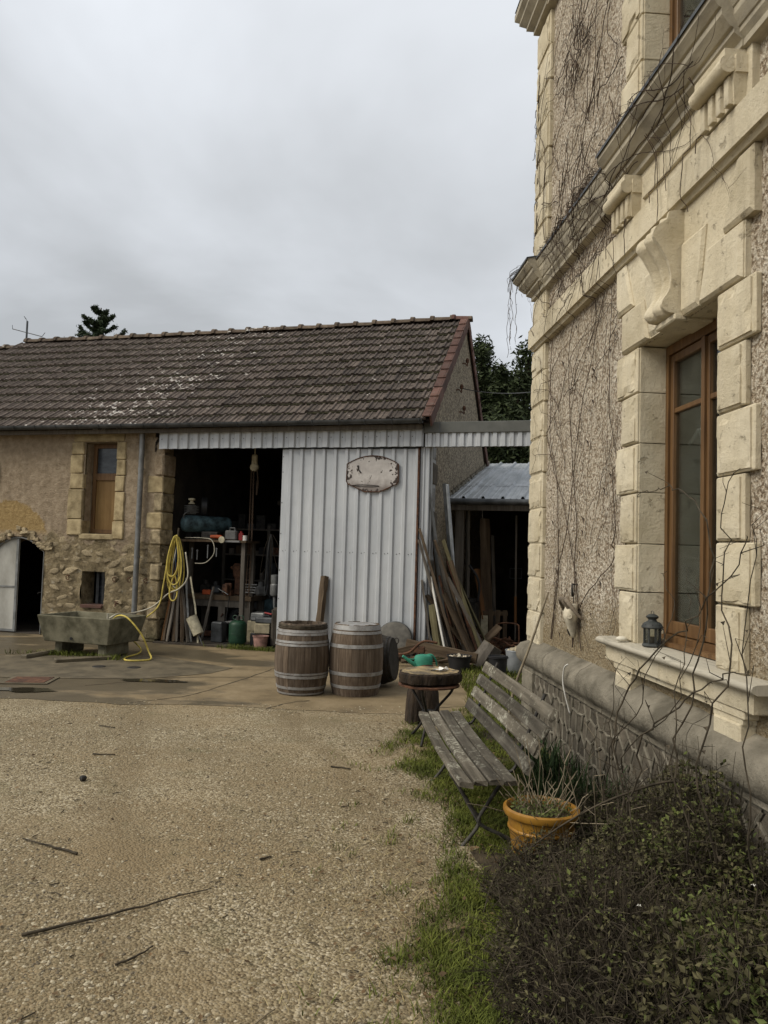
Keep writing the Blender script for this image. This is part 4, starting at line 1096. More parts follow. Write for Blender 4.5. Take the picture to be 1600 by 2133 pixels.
# ------------------------------------------------------------------ beam and lean-to beside the barn
bm_ = thing('cladding_beam', 'white ribbed beam with grey capping bridging barn and house', 'beam', BARN_O, BARN_R)
for i in range(3):
    m = MB(); trap(m, .02+i*1.0, .02+(i+1)*1.0-.003, 3.285, 3.50, .125, .055, .028, -.10); m.build('sheet', MT['sheet'], bm_, fix=False)
MB().box(.0, 3.0, -.145, .10, 3.495, 3.665, .006).build('capping', MT['greycap'], bm_)
MB().box(.25, .262, -.148, -.14, 3.495, 3.667).build('capping_joint', MT['zinc'], bm_)
MB().box(.0, 3.0, -.06, .06, 3.30, 3.50).build('core', MT['greywood'], bm_)
MB().box(2.85, 3.0, -.05, .10, 0, 3.30).build('post', MT['greywood'], bm_)
shed = thing('lean_to_shed', 'dark open lean-to with ribbed steel roof against the gable', 'shed', BARN_O, BARN_R)
m = MB(); E0 = (1.40, 2.60); E1 = (6.55, 3.80); sa = math.atan2(E1[1]-E0[1], E1[0]-E0[0]); sL = math.hypot(E1[0]-E0[0], E1[1]-E0[1])
def shed_sheet(x0, x1, s0, s1, lift):
    m = MB(); pts = []; x = x0
    while x < x1-.01:
        for dx, dz in ((0, 0), (.075, 0), (.085, .006), (.105, .006), (.115, 0), (.175, 0), (.185, .006), (.205, .006), (.215, 0), (.262, 0), (.282, .042), (.312, .042)): 
            if x+dx < x1+.001: pts.append((x+dx, dz+lift))
        x += .333
    pts.append((min(x, x1), lift)); n = len(pts)
    for s in (s0, s1): m.v += [(a, s, d) for a, d in pts]
    m.f = [(i, i+1, n+i+1, n+i) for i in range(n-1)]
    return m
for i in range(3):
    o = shed_sheet(.10+i*.999, .10+(i+1)*.999, -.06, 1.55, .012).build('roof_sheet', MT['galv'], shed, fix=False, loc=(0, E0[0], E0[1]), rot=(sa, 0, 0))
    o = shed_sheet(.10+i*.999, .10+(i+1)*.999, 1.42, sL, .018).build('roof_sheet', MT['galv'], shed, fix=False, loc=(0, E0[0], E0[1]), rot=(sa, 0, 0))
MB().box(.12, 3.1, .05, sL, -.04, .0).build('roof_deck', MT['dark'], shed, loc=(0, E0[0], E0[1]), rot=(sa, 0, 0))
m = MB(); m.tube([(.12, 1.27, 2.545), (3.1, 1.27, 2.53)], .055, 12); m.build('gutter', MT['zinc'], shed, 40)
MB().box(.12, 3.1, 1.36, 1.42, 2.40, 2.56).build('eaves_beam', MT['greywood'], shed)
m = MB()
for i in range(40):
    t = i/39; s = RND.uniform(.008, .03); m.box(.10, .115+s, E0[0]+.02+t*5.0-.08, E0[0]+.02+t*5.0+.08, E0[1]+.03+t*1.165-s*.5, E0[1]+.06+t*1.165+s, .006, .01)
m.build('mortar_flashing', MT['mortar'], shed)
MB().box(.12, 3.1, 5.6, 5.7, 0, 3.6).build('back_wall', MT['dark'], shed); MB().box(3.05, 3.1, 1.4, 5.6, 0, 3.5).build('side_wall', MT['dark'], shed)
m = MB(); m.box(.25, .39, 1.42, 1.56, .0, 2.42, .008, .004); m.build('post', MT['greywood'], shed)
m = MB(); m.box(1.9, 2.02, 1.42, 1.54, .0, 2.42, .008, .004); m.build('post', MT['greywood'], shed)
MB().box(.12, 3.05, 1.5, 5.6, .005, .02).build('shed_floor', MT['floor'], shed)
# cable from the gable hook to the house
m = MB(); a = bw(.16, 2.25, 4.70); b = hw(.35, 1.5, 5.0)
b = Vector((1.42+1.1, 7.6, 3.35)) if False else bw(2.2, 0.6, 4.35)
P = [a.lerp(b, k/16) + Vector((0, 0, -.12*4*(k/16)*(1-k/16))) for k in range(17)]
m.tube(P, .008, 5)
tag(m.build('electric_cable', MT['zinc'], None, True), 'thin grey cable strung from the barn gable past the dark trees', 'cable')
# ------------------------------------------------------------------ aerial on the ridge
an = thing('aerial', 'thin television aerial mast on the far left of the ridge', 'aerial', bw(-10.12, 3.0, 6.1), BARN_R)
m = MB(); m.tube([(0, 0, -.3), (0, 0, .62)], .022, 6); m.build('mast', MT['zinc'], an)
m = MB(); m.tube([(-.40, 0, .46), (.42, 0, .24)], .010, 5); m.tube([(-.40, 0, .46), (-.41, 0, .55)], .007, 4); m.tube([(.42, 0, .24), (.50, 0, .33)], .008, 4); m.tube([(0, 0, .62), (-.10, 0, .74), (-.04, 0, .68)], .007, 4); m.build('boom', MT['zinc'], an)
# ------------------------------------------------------------------ oval wall plaque at the left edge
m = MB(); m.lathe([(.0, .0), (.10, .03), (.16, .02), (.20, .05), (.22, .03), (.22, -.01)], 20, Matrix.Translation(bw(-8.13, -.03, 2.93)) @ Matrix.Rotation(BARN_R, 4, 'Z') @ Matrix.Rotation(PI/2, 4, 'X') @ Matrix.Diagonal((.8, 1.25, 1, 1)))
tag(m.build('wall_plaque', MT['cream'], None, 40), 'pale oval plaque on the barn render at the left edge', 'plaque')
# ------------------------------------------------------------------ enamel sign on the sliding door
sg = thing('enamel_sign', 'chipped white enamel sign with rusty edge on the ribbed sliding door', 'sign', bw(-.817, -.09, 2.87), BARN_R)
pl_ = []
for i in range(11): u = -1+2*i/10; pl_.append((u*.42, .285-.13*u*u))
pl_ += [(.425, -.12), (.40, -.16), (.13, -.285), (-.12, -.285), (-.40, -.16), (-.425, -.12)]
MB().prism(pl_, 0, .02, .008).build('sign_plate', MT['enamel'], sg)
m = MB(); m.tube([(x, -.004, z) for x, z in pl_], .008, 5, closed=True); m.build('sign_rim', MT['rust'], sg)
m = MB(); m.tube([(-.24, -.006, .13), (-.225, -.006, .07), (-.20, -.006, .03), (-.185, -.006, .012)], [.016, .008, .012, .009], 5)
m.build('chip', MT['iron'], sg)
m = MB(); m.tube(smooth_path([(-.33, -.006, -.185), (-.2, -.006, -.175), (0, -.006, -.18), (.12, -.006, -.195), (.0, -.006, -.205), (-.2, -.006, -.20), (-.33, -.006, -.185)], 4), .004, 4); m.build('wire_outline', MT['iron'], sg)
# ------------------------------------------------------------------ barrels
HB, RB, RE = .80, .315, .262
def brad(z): t = (z/HB-.5)*2; return RE+(RB-RE)*(1-t*t)
def barrel(name, label, loc, rz, mat, hoopz, open_top, seed, hoopm='hoop', tilt=None):
    r = random.Random(seed)
    b = thing(name, label, 'barrel', loc, rz)
    if tilt is not None: b.rotation_euler = tilt
    n = 22; cuts = [0]
    for i in range(n): cuts.append(cuts[-1]+r.uniform(.7, 1.3))
    cuts = [c/cuts[-1]*2*PI for c in cuts]
    for i in range(n):
        a0, a1 = cuts[i]+.004, cuts[i+1]-.004; m = MB(); zs_ = [HB*k/8 for k in range(9)]; off = r.uniform(-.0015, .0015); top = r.uniform(-.006, .006)
        for k, z in enumerate(zs_):
            R_ = brad(z)+off; zz2 = z + (top if k == 8 else 0)
            for q, a in ((R_, a0), (R_+.0012, (a0+a1)/2), (R_, a1), (R_-.026, a1), (R_-.026, a0)): m.v.append((q*math.cos(a), q*math.sin(a), zz2))
        for k in range(8):
            for q in range(5): m.f.append((k*5+q, k*5+(q+1) % 5, (k+1)*5+(q+1) % 5, (k+1)*5+q))
        m.f += [(0, 1, 2, 3, 4), tuple(40+q for q in range(5))]
        m.build('stave', mat, b)
    for z0, z1 in hoopz:
        m = MB(); m.lathe([(brad(z0)+.001, z0), (brad(z0)+.0055, z0), (brad(z1)+.0055, z1), (brad(z1)+.001, z1)], 40); m.build('hoop', MT[hoopm], b, 30)
    for z in ([.03] if open_top else [.03, HB-.035]):
        m = MB(); R_ = brad(z)-.02
        for k in range(5):
            x0 = -R_+2*R_*k/5; x1 = -R_+2*R_*(k+1)/5-.003
            P = [(x0, -math.sqrt(max(R_*R_-x0*x0, 0)))] + [(x, -math.sqrt(max(R_*R_-x*x, 0))) for x in (x0+(x1-x0)/2, x1)] + [(x, math.sqrt(max(R_*R_-x*x, 0))) for x in (x1, x0+(x1-x0)/2, x0)]
            m2 = MB(); m2.v = [(x, y, z) for x, y in P]+[(x, y, z+.02) for x, y in P]; m2.f = [(0, 1, 2, 3, 4, 5), (11, 10, 9, 8, 7, 6)]+[(i, (i+1) % 6, 6+(i+1) % 6, 6+i) for i in range(6)]
            m2.build('head_board', mat, b)
    return b
b1 = barrel('wooden_barrel', 'brown oak barrel with double hoops and a dark open top', (-.90, 8.98, .006), .3, MT['stave'], [(.012, .03), (.07, .10), (.195, .225), (.235, .255), (.555, .58), (.59, .615), (.675, .70), (.705, .735)], True, 1)
m = MB()
for k in range(3): m.tube([((brad(.76+.015*k)+.008+.004*RND.random())*math.cos(a), (brad(.76)+.008)*math.sin(a), .752+.016*k+.006*math.sin(a*2+k)) for a in [2*PI*i/30 for i in range(30)]], .0075, 5, closed=True)
m.build('rope_binding', MT['twig'], b1)
b2 = barrel('wooden_barrel', 'darker oak barrel with single wide hoops and a lidded top', (-.275, 9.02, .006), 1.1, MT['stave'], [(.09, .125), (.235, .275), (.545, .585), (.70, .73), (.745, .797)], False, 2)
m = MB(); m.lathe([(.0, .772), (.225, .772), (.236, .765), (.236, .76)], 30); m.build('glass_lid', MT['dglass'], b2)
MB().box(-.02, .02, -.2, -.16, .77, .80).build('lid_stop', MT['iron'], b2)
dk = barrel('dark_cask', 'blackened cask lying on its side beside the barrels', (.02, 9.55, .318), 0, MT['darkstave'], [(.0, .03), (.06, .10), (.22, .25), (.55, .58), (.70, .74), (.77, .80)], False, 3, 'iron')
dk.scale = (.96, .96, .55)
dk.rotation_euler = (Matrix.Rotation(math.radians(-14), 3, 'Z') @ Matrix.Rotation(math.radians(84), 3, 'Y')).to_euler(); dk.location = (-.25, 9.62, .30)
# post behind the barrels
def plank(name, label, cat, p0, p1, w, t, mat, roll=0.0, group=None, j=.004, parent=None, segs=6, bow=0.0):
    p0 = Vector(p0); p1 = Vector(p1); Lg = (p1-p0).length; m = MB()
    for k in range(segs+1):
        z = Lg*k/segs; ox = bow*math.sin(PI*k/segs)
        for a, b in ((-w/2, -t/2), (w/2, -t/2), (w/2, t/2), (-w/2, t/2)): m.v.append((a+ox+RND.uniform(-j, j), b+RND.uniform(-j, j), z+(RND.uniform(-.012, .012) if k in (0, segs) else 0)))
    for k in range(segs):
        for q in range(4): m.f.append((k*4+q, k*4+(q+1) % 4, (k+1)*4+(q+1) % 4, (k+1)*4+q))
    m.f += [(3, 2, 1, 0), tuple(segs*4+q for q in range(4))]
    o = m.build(name, mat, parent)
    o.matrix_world = between(p0, p1) @ Matrix.Rotation(roll, 4, 'Z')
    if label: tag(o, label, cat, group)
    return o
plank('timber_post', 'split grey-brown post leaning on the sliding door behind the barrels', 'post', bw(-1.60, -.22, 0), bw(-1.555, -.10, 1.24), .13, .07, MT['board'], BARN_R, None, .008, None, 9)
# round clear lid leaning on the door
ld = thing('round_lid', 'large round clouded dish leaning on the sliding door by the cask', 'dish', bw(-.36, -.30, .02), BARN_R)
m = MB(); Mx = Matrix.Translation((0, .1, .29)) @ Matrix.Rotation(math.radians(72), 4, 'X'); m.lathe([(.0, .05), (.2, .045), (.27, .03), (.275, .0), (.285, 0), (.285, .012), (.275, .04), (.2, .058), (0, .062)], 32, Mx); m.build('dish', MT['dish'], ld, 40)
m = MB(); m.tube([(Mx @ Vector((.284*math.cos(a), .284*math.sin(a), .004))) for a in [2*PI*k/36 for k in range(36)]], .012, 6, closed=True); m.build('rim', MT['zinc'], ld)
# ------------------------------------------------------------------ concrete trough
tr = thing('stone_trough', 'big mossy concrete trough standing on two blocks below the cellar light', 'trough', (-4.30, 11.55, .006), math.radians(-19))
m = MB(); a, b, c, d = .74, .47, .64, .39; z0, z1 = .20, .60
o8 = [(-c, -d, z0), (c, -d, z0), (c, d, z0), (-c, d, z0), (-a, -b, z1), (a, -b, z1), (a, b, z1), (-a, b, z1)]
t_ = .055
i8 = [(-a+t_, -b+t_, z1), (a-t_, -b+t_, z1), (a-t_, b-t_, z1), (-a+t_, b-t_, z1), (-c+t_, -d+t_, z0+.07), (c-t_, -d+t_, z0+.07), (c-t_, d-t_, z0+.07), (-c+t_, d-t_, z0+.07)]
o8 = [(x*.88, y*.9, z*.96+.004) for x, y, z in o8]; i8 = [(x*.88, y*.9, z*.96+.004) for x, y, z in i8]; m.v = o8+i8
m.f = [(0, 3, 2, 1), (0, 1, 5, 4), (1, 2, 6, 5), (2, 3, 7, 6), (3, 0, 4, 7), (4, 5, 9, 8), (5, 6, 10, 9), (6, 7, 11, 10), (7, 4, 8, 11), (8, 9, 13, 12), (9, 10, 14, 13), (10, 11, 15, 14), (11, 8, 12, 15), (12, 13, 14, 15)]
tb = m.build('basin', MT['trough'], tr)
bv = tb.modifiers.new('bevel', 'BEVEL'); bv.width = .012; bv.segments = 2
MB().box(.33, .47, -.27, .27, 0, .20, .02, .01).build('support_block', MT['trough'], tr); MB().box(-.46, -.34, -.25, .27, 0, .20, .02, .01).build('support_block', MT['trough'], tr)
m = MB(); m.lathe([(0, 0), (.018, .002), (.022, .0), (.022, .01)], 10, Matrix.Translation((-.05, -.376, .26)) @ Matrix.Rotation(PI/2, 4, 'X')); m.build('drain_hole', MT['black'], tr)
# kerb stones and slab before the trough
for k, (p, q, w, lb) in enumerate((((-4.45, 10.62), (-3.85, 11.10), .13, 'long low kerb stone slanting away from the trough corner'), ((-5.0, 10.9), (-4.75, 11.75), .12, 'mossy kerb stone under the left end of the trough'))):
    m = MB(); m.box(-w/2, w/2, 0, (Vector(q)-Vector(p)).length, -.01, .055, .015, .008)
    o = m.build('kerb_stone', MT['slabc'], None, loc=(p[0], p[1], .006), rot=(0, 0, math.atan2(q[1]-p[1], q[0]-p[0])-PI/2)); tag(o, lb, 'kerb')
sheet('drain_slab', [(-5.3, 9.55), (-4.4, 9.35), (-2.9, 9.55), (-2.2, 10.1), (-2.0, 10.6), (-3.3, 11.5), (-5.4, 11.2)], .009, MT['slabc'])
for x, y, lb in ((-3.75, 10.38, 'left round iron drain cap in the wet slab'), (-3.28, 10.38, 'right round iron drain cap in the wet slab')):
    m = MB(); m.lathe([(.0, .006), (.07, .006), (.085, .004), (.09, -.002)], 16); o = m.build('drain_cap', MT['iron'], None, loc=(x, y, .011)); tag(o, lb, 'drain', 'drain caps')
mh = thing('manhole_cover', 'rectangular rusty manhole cover in the wet concrete at left', 'manhole', (-4.13, 9.2, .009), .1)
MB().box(-.27, .27, -.24, .24, 0, .008).build('frame', MT['slabc'], mh); MB().box(-.22, .22, -.19, .19, .004, .014, .003).build('plate', MT['rust'], mh)
def blob(name, cx, cy, rx, ry, z, mat, seed, kind='structure'):
    P = []
    for k in range(40):
        a = 2*PI*k/40; q = 1+.45*fbm(math.cos(a)*1.3+seed, math.sin(a)*1.3); P.append((cx+rx*q*math.cos(a), cy+ry*q*math.sin(a)))
    return sheet(name, P, z, mat, kind)
blob('puddle', -2.75, 9.42, .42, .09, .0135, MT['water'], 3); blob('puddle', -3.95, 8.62, .35, .12, .0135, MT['water'], 8)
# ------------------------------------------------------------------ hoses
hs = thing('garden_hose', 'coiled yellow garden hose hung at the workshop door and trailing to the trough', 'hose', bw(-4.17, -.12, 1.83))
Hm = Matrix.Translation(-hs.location)
rh = random.Random(9)
def loop(cx, zt, zb, w, y, ph):
    P = []
    for k in range(28):
        a = 2*PI*k/28; u = .5-.5*math.cos(a)       # 0 at the hook, 1 at the bottom
        x = cx*u + w*math.sin(a)*(.35+.65*u)
        P.append(bw(-4.17+x, y+.03*math.sin(a+ph), zt+(zb-zt)*u) - hs.location)
    return P
for k in range(6):
    m = MB(); m.tube(loop(rh.uniform(-.06, .07), 1.80+rh.uniform(-.02, .03), rh.uniform(.85, 1.25), rh.uniform(.07, .19), -.12-.02*k, rh.uniform(0, 6)), .0125, 7, closed=True); m.build('coil', MT['yellowhose'], hs, True)
m = MB(); m.tube(loop(.02, 1.15, .74, .085, -.2, 1), .0125, 7, closed=True); m.build('coil', MT['yellowhose'], hs, True)
tp = [bw(-4.30, -.2, 1.40), bw(-4.33, -.24, 1.0), bw(-4.36, -.35, .62), Vector((-3.92, 12.1, .30)), Vector((-3.60, 11.7, .06)), Vector((-3.66, 11.2, .022)), Vector((-3.56, 10.92, .022)), Vector((-3.34, 10.95, .022)), Vector((-3.27, 11.1, .03)), Vector((-3.34, 11.2, .12)), Vector((-3.42, 11.17, .32)), Vector((-3.55, 11.15, .50)), Vector((-3.70, 11.19, .61)), Vector((-3.86, 11.28, .595)), Vector((-4.0, 11.4, .45))]
m = MB(); m.tube(smooth_path([p-hs.location for p in tp], 6), .0125, 8); m.build('tail', MT['yellowhose'], hs, True)
wh = thing('white_hose', 'old whitish hose looping from the hook into the trough', 'hose', bw(-4.2, -.1, 1.2))
m = MB(); m.tube(smooth_path([p-wh.location for p in (bw(-4.0, -.14, 1.55), bw(-3.93, -.16, 1.15), bw(-4.05, -.2, .95), bw(-4.25, -.22, .85), bw(-4.5, -.3, .62), bw(-4.75, -.55, .52), Vector((-4.0, 11.72, .59)), Vector((-4.15, 11.66, .48)))], 6), .013, 7); m.build('tube', MT['whitehose'], wh, True)
m = MB(); m.tube(loop(.0, 1.75, .95, .12, -.1, 2), .011, 6, closed=True); Mv = m; o = Mv.build('coil', MT['whitehose'], wh, True); o.location = hs.location-wh.location
m = MB(); m.tube([bw(-4.17, -.10, 1.95)-wh.location, bw(-4.17, -.12, 1.70)-wh.location], .016, 6); m.build('strap', MT['twig'], wh)
bh = thing('blue_hose', 'thin dark blue hose inside the yellow coil', 'hose', bw(-4.15, -.05, 1.3))
m = MB(); m.tube(loop(.03, 1.78, 1.1, .06, -.08, 0), .010, 6, closed=True); o = m.build('coil', MT['bluehose'], bh, True); o.location = hs.location-bh.location
m = MB(); m.tube([(0, 0, 0), (0, 0, .13)], .018, 8); tag(m.build('overflow_pipe', MT['whitehose'], None, loc=(-4.0, 11.34, .50)), 'short white pipe upright inside the trough', 'pipe')
# ------------------------------------------------------------------ inside the workshop (barn coordinates)
def BT(name, label, cat, x, y, z, rz=0.0, group=None): return thing(name, label, cat, bw(x, y, z), BARN_R+rz, group)
sh = BT('wall_shelf', 'dark shelf under the blue compressor inside the workshop', 'shelf', -4.0, .75, 0)
MB().box(-.58, .80, -.28, .28, 1.735, 1.775).build('shelf_board', MT['board'], sh)
for x in (-.5, .72): MB().box(x-.035, x+.035, -.22, -.15, .03, 1.735).build('leg', MT['greywood'], sh)
for x in (-.5, .72): MB().box(x-.035, x+.035, .15, .22, .03, 1.735).build('leg', MT['greywood'], sh)
cp = BT('air_compressor', 'blue tank compressor with black belt guard on the workshop shelf', 'compressor', -4.25, .72, 1.775, 1.15)
m = MB(); Mc = Matrix.Translation((-.32, 0, .27)) @ Matrix.Rotation(PI/2, 4, 'Y') @ Matrix.Rotation(.35, 4, 'X'); m.lathe([(0, -.06), (.07, -.05), (.12, -.025), (.145, .02), (.15, .06), (.15, .78), (.12, .83), (0, .86)], 28, Mc); m.build('tank', MT['bluetank'], cp, 35)
m = MB(); m.lathe([(.16, 0), (.17, .01), (.17, .10), (.16, .11), (.0, .11)], 24, Matrix.Translation((.0, -.05, .58)) @ Matrix.Rotation(PI/2, 4, 'X') @ Matrix.Rotation(.9, 4, 'Y')); m.build('belt_guard', MT['black'], cp, 35)
m = MB(); m.box(-.26, -.12, -.09, .05, .44, .60, .02); 
for k in range(5): m.box(-.28, -.10, -.11, .07, .47+k*.028, .478+k*.028)
m.build('pump', MT['greyplastic'], cp)
m = MB(); m.lathe([(0, .62), (.055, .62), (.055, .64), (.03, .65), (.03, .68), (.06, .69), (.06, .72), (0, .73)], 14, Matrix.Translation((-.19, -.02, 0))); m.build('air_filter', MT['cream'], cp, 35)
for y in (-.16, .14):
    m = MB(); m.lathe([(.02, -.02), (.085, -.02), (.085, .02), (.02, .02)], 16, Matrix.Translation((.12, y, .085)) @ Matrix.Rotation(PI/2, 4, 'X')); m.build('wheel', MT['greyplastic'], cp, 35)
for x in (-.2, .35): MB().box(x-.02, x+.02, -.08, .08, 0, .14).build('foot', MT['black'], cp)
m = MB(); m.tube(smooth_path([(-.36, -.05, .33), (-.40, -.1, .42), (-.30, -.1, .48), (-.2, -.05, .44)], 5), .008, 5); m.build('air_pipe', MT['zinclight'], cp)
wb = BT('workbench', 'cluttered dark workbench inside the workshop', 'workbench', -3.75, 1.1, 0)
MB().box(-.75, .55, -.35, .35, .72, .80).build('bench_top', MT['board'], wb)
MB().box(-.70, .5, -.33, -.29, .60, .72).build('apron_board', MT['greywood'], wb)
for x, y in ((-.65, -.28), (-.02, -.28), (.46, -.28), (-.65, .28), (.46, .28)): MB().box(x-.065, x+.065, y-.05, y+.05, .03, .72).build('leg', MT['greywood'], wb)
def small(name, label, cat, x, y, z, mb, mat, rz=0.0, smooth=False, group=None):
    o = mb.build(name, mat, None, smooth, loc=bw(x, y, z), rot=(0, 0, BARN_R+rz)); return tag(o, label, cat, group)
small('jerrycan', 'pale grey jerrycan on the workshop shelf', 'can', -3.55, .62, 1.776, MB().box(-.11, .11, -.06, .06, 0, .17, .02).tube([(-.04, 0, .165), (-.035, 0, .215), (.05, 0, .215), (.06, 0, .165)], .013, 6), MT['greyplastic'])
small('oil_bottle', 'small red and white bottle beside the jerrycan', 'bottle', -3.36, .6, 1.776, MB().box(-.04, .04, -.03, .03, 0, .13, .01).lathe([(.02, .13), (.02, .16)], 10), MT['red'])
small('paper_label', 'white label tin on the shelf beside the red bottle', 'tin', -3.27, .57, 1.776, MB().lathe([(.04, 0), (.04, .085), (.043, .09), (0, .09)], 14), MT['white'])
gr_ = BT('angle_grinder', 'angle grinder with white disc on the shelf edge', 'grinder', -3.72, .48, 1.80)
m = MB(); m.tube([(-.16, 0, .03), (-.05, 0, .03), (.05, 0, .03)], [.028, .033, .03], 10); m.build('body', MT['orange'], gr_); m = MB(); m.lathe([(0, -.004), (.058, -.004), (.058, .004), (0, .004)], 18, Matrix.Translation((.08, -.06, -.02)) @ Matrix.Rotation(PI/2, 4, 'X')); m.build('disc', MT['cream'], gr_)
small('tool_tray', 'flat metal tray lying on the shelf below the jerrycan', 'tray', -3.45, .5, 1.735, MB().box(-.2, .14, -.06, .02, .0, .035, .006), MT['zinclight'])
vs_ = BT('bench_vice', 'rusty vice bolted to the workbench corner', 'vice', -3.66, .80, .80)
m = MB(); m.box(-.07, .07, -.05, .09, 0, .10, .01); m.box(-.05, .05, -.16, -.06, .04, .20, .01); m.box(-.06, .06, -.04, .02, .10, .22, .01); m.build('body', MT['rust'], vs_); m = MB(); m.tube([(0, -.22, .08), (0, -.05, .08)], .014, 8); m.tube([(-.10, -.21, .13), (.10, -.21, .03)], .007, 6); m.build('screw', MT['zinclight'], vs_)
small('orange_box', 'small bright orange box on the workbench', 'box', -4.10, .83, .80, MB().box(-.075, .075, -.04, .04, 0, .085, .012), MT['orange'], .1)
for k in range(4): small('steel_file', ('lowest', 'second lowest', 'second highest', 'topmost')[k]+' steel file in the stacked row on the workbench', 'file', -3.30, .8+.02*k, .86+k*.045, MB().box(-.15, .15, -.01, .01, 0, .022, .004), MT['zinclight'], .06*k-.05, group='files on the workbench')
small('sprung_lamp', 'old bent reddish casting standing on the workbench', 'casting', -3.62, 1.1, .80, MB().box(-.06, .06, -.05, .05, .0, .34, .02).box(-.10, .08, -.06, .06, .30, .56, .03, .01).tube([(-.15, 0, .5), (-.02, 0, .42)], .03, 7), MT['rust'])
for k, (x, z, s, mt_, lb) in enumerate(((-4.35, .80, .10, 'iron', 'dark motor lump at the back left of the workbench'), (-4.15, 1.0, .09, 'zinc', 'dull tin standing behind the orange box'), (-3.25, 1.02, .10, 'greyplastic', 'grey drill lying behind the files'), (-3.45, .80, .08, 'rust', 'rusty can between vice and files'))):
    small('shop_part', lb, 'part', x, 1.25, z if z < .9 else .80, MB().box(-s, s, -s*.7, s*.7, 0, s*1.6, s*.3, s*.08).lathe([(s*.5, s*1.55), (s*.5, s*2.4), (0, s*2.5)], 12), MT[mt_], k*.4)
for k, (x, z, l, lb) in enumerate(((-4.25, 1.52, .18, 'first spanner hanging under the shelf'), (-4.15, 1.50, .16, 'second spanner hanging under the shelf'), (-3.95, 1.56, .22, 'long spanner hanging under the shelf'), (-3.78, 1.55, .14, 'short spanner hanging under the shelf'))):
    small('spanner', lb, 'spanner', x, .52, z, MB().box(-.009, .009, -.004, .004, -l/2, l/2).lathe([(.018, -.004), (.018, .004)], 6, Matrix.Translation((0, 0, l/2)) @ Matrix.Rotation(PI/2, 4, 'X')), MT['zinclight'], 0, False, 'spanners under the shelf')
small('ceiling_beam', 'faint timber truss deep in the workshop', 'beam', -3.2, 3.2, 2.55, MB().box(-.6, .7, -.06, .06, 0, .10).add([(-.55, -.04, -.75), (-.45, -.04, -.75), (.25, -.04, 0), (.12, -.04, 0), (-.55, .04, -.75), (-.45, .04, -.75), (.25, .04, 0), (.12, .04, 0)], [(0, 1, 2, 3), (4, 5, 6, 7), (0, 1, 5, 4), (1, 2, 6, 5), (2, 3, 7, 6), (3, 0, 4, 7)]), MT['greywood'])
# chain hoist: links one by one would be thousands; strands are twisted link chains
hc = BT('chain_hoist', 'rusty chain hoist hanging down inside the workshop opening', 'hoist', -3.25, .8, 3.7)
m = MB(); m.lathe([(.0, .05), (.05, .05), (.075, .03), (.08, 0), (.075, -.03), (.05, -.05), (0, -.05)], 18, Matrix.Translation((0, 0, -.62)) @ Matrix.Rotation(PI/2, 4, 'X')); m.box(-.05, .05, -.03, .03, -.58, -.40, .01); m.tube([(0, 0, -.4), (0, 0, 0)], .012, 6); m.build('hoist_body', MT['cream'], hc, 35)
def chain(m, pts, ln, w, r):
    P = smooth_path(pts, 12); acc = 0; k = 0
    tot = sum((b-a).length for a, b in zip(P, P[1:])); n = int(tot/ln); i = 0; run = 0
    for q in range(n):
        d = q*ln
        while i < len(P)-2 and run+(P[i+1]-P[i]).length < d: run += (P[i+1]-P[i]).length; i += 1
        seg = P[i+1]-P[i]; p = P[i]+seg.normalized()*(d-run); t = seg.normalized()
        u = t.orthogonal().normalized(); u = u if q % 2 else t.cross(u)
        m.tube([p+t*(ln*.72*math.cos(a))+u*(w*math.sin(a)) for a in [2*PI*j/8 for j in range(8)]], r, 4, closed=True)
for pts, ln, w, r in (([(.0, -.03, -.68), (.01, -.03, -1.8), (-.01, -.02, -3.0), (.0, 0, -3.62)], .034, .014, .0055), ([(-.06, 0, -.66), (-.06, 0, -2.0), (-.09, 0, -3.35)], .026, .009, .004), ([(.05, 0, -.66), (.075, 0, -.9), (.06, 0, -1.1), (.045, .02, -.85)], .03, .012, .005)):
    m = MB(); chain(m, pts, ln, w, r); m.build('chain', MT['chain'], hc, fix=False)
# gas bottle
gb = BT('gas_bottle', 'green gas bottle standing on the workshop threshold', 'gas bottle', -3.17, .22, .03)
m = MB(); m.lathe([(0, .02), (.13, .02), (.142, .04), (.148, .07), (.148, .33), (.138, .365), (.105, .395), (.05, .405), (0, .406)], 28); m.build('cylinder', MT['greenpaint'], gb, 35)
m = MB(); m.lathe([(.149, .185), (.151, .19), (.149, .195)], 28); m.lathe([(.12, .0), (.125, .03), (.115, .03), (.11, 0)], 24); m.build('foot_ring', MT['greenpaint'], gb, 35)
m = MB(); m.lathe([(.03, .40), (.03, .47), (.02, .48), (0, .48)], 12); m.build('valve', MT['iron'], gb)
for s in (-1, 1):
    m = MB(); m.tube([(s*(.055+.045*math.cos(a)), 0, .45+.035*math.sin(a)) for a in [2*PI*k/14 for k in range(14)]], .008, 6, closed=True); m.build('handle', MT['greenpaint'], gb)
gb2 = BT('gas_bottle', 'second darker green gas bottle deeper in the workshop', 'gas bottle', -2.80, 1.0, .03)
for ch in gb.children: copy_tree(ch, gb2)
small('cardboard_box', 'beige box standing on the black crate by the door edge', 'box', -2.74, .30, .24, MB().box(-.13, .13, -.10, .10, 0, .16, .01, .004), MT['beigebox'], .12)
small('black_crate', 'black crate under the beige box', 'crate', -2.78, .32, .03, MB().box(-.17, .15, -.10, .12, 0, .21, .015), MT['black'])
small('dark_case', 'dark toolbox lying on top of the beige box', 'case', -2.72, .36, .40, MB().box(-.17, .17, -.10, .10, 0, .10, .02).tube([(-.05, 0, .1), (-.04, 0, .13), (.04, 0, .13), (.05, 0, .1)], .008, 5), MT['zinc'])
pk = BT('plastic_bucket', 'faded pink bucket with a dark bail at the workshop threshold', 'bucket', -2.66, .02, .012)
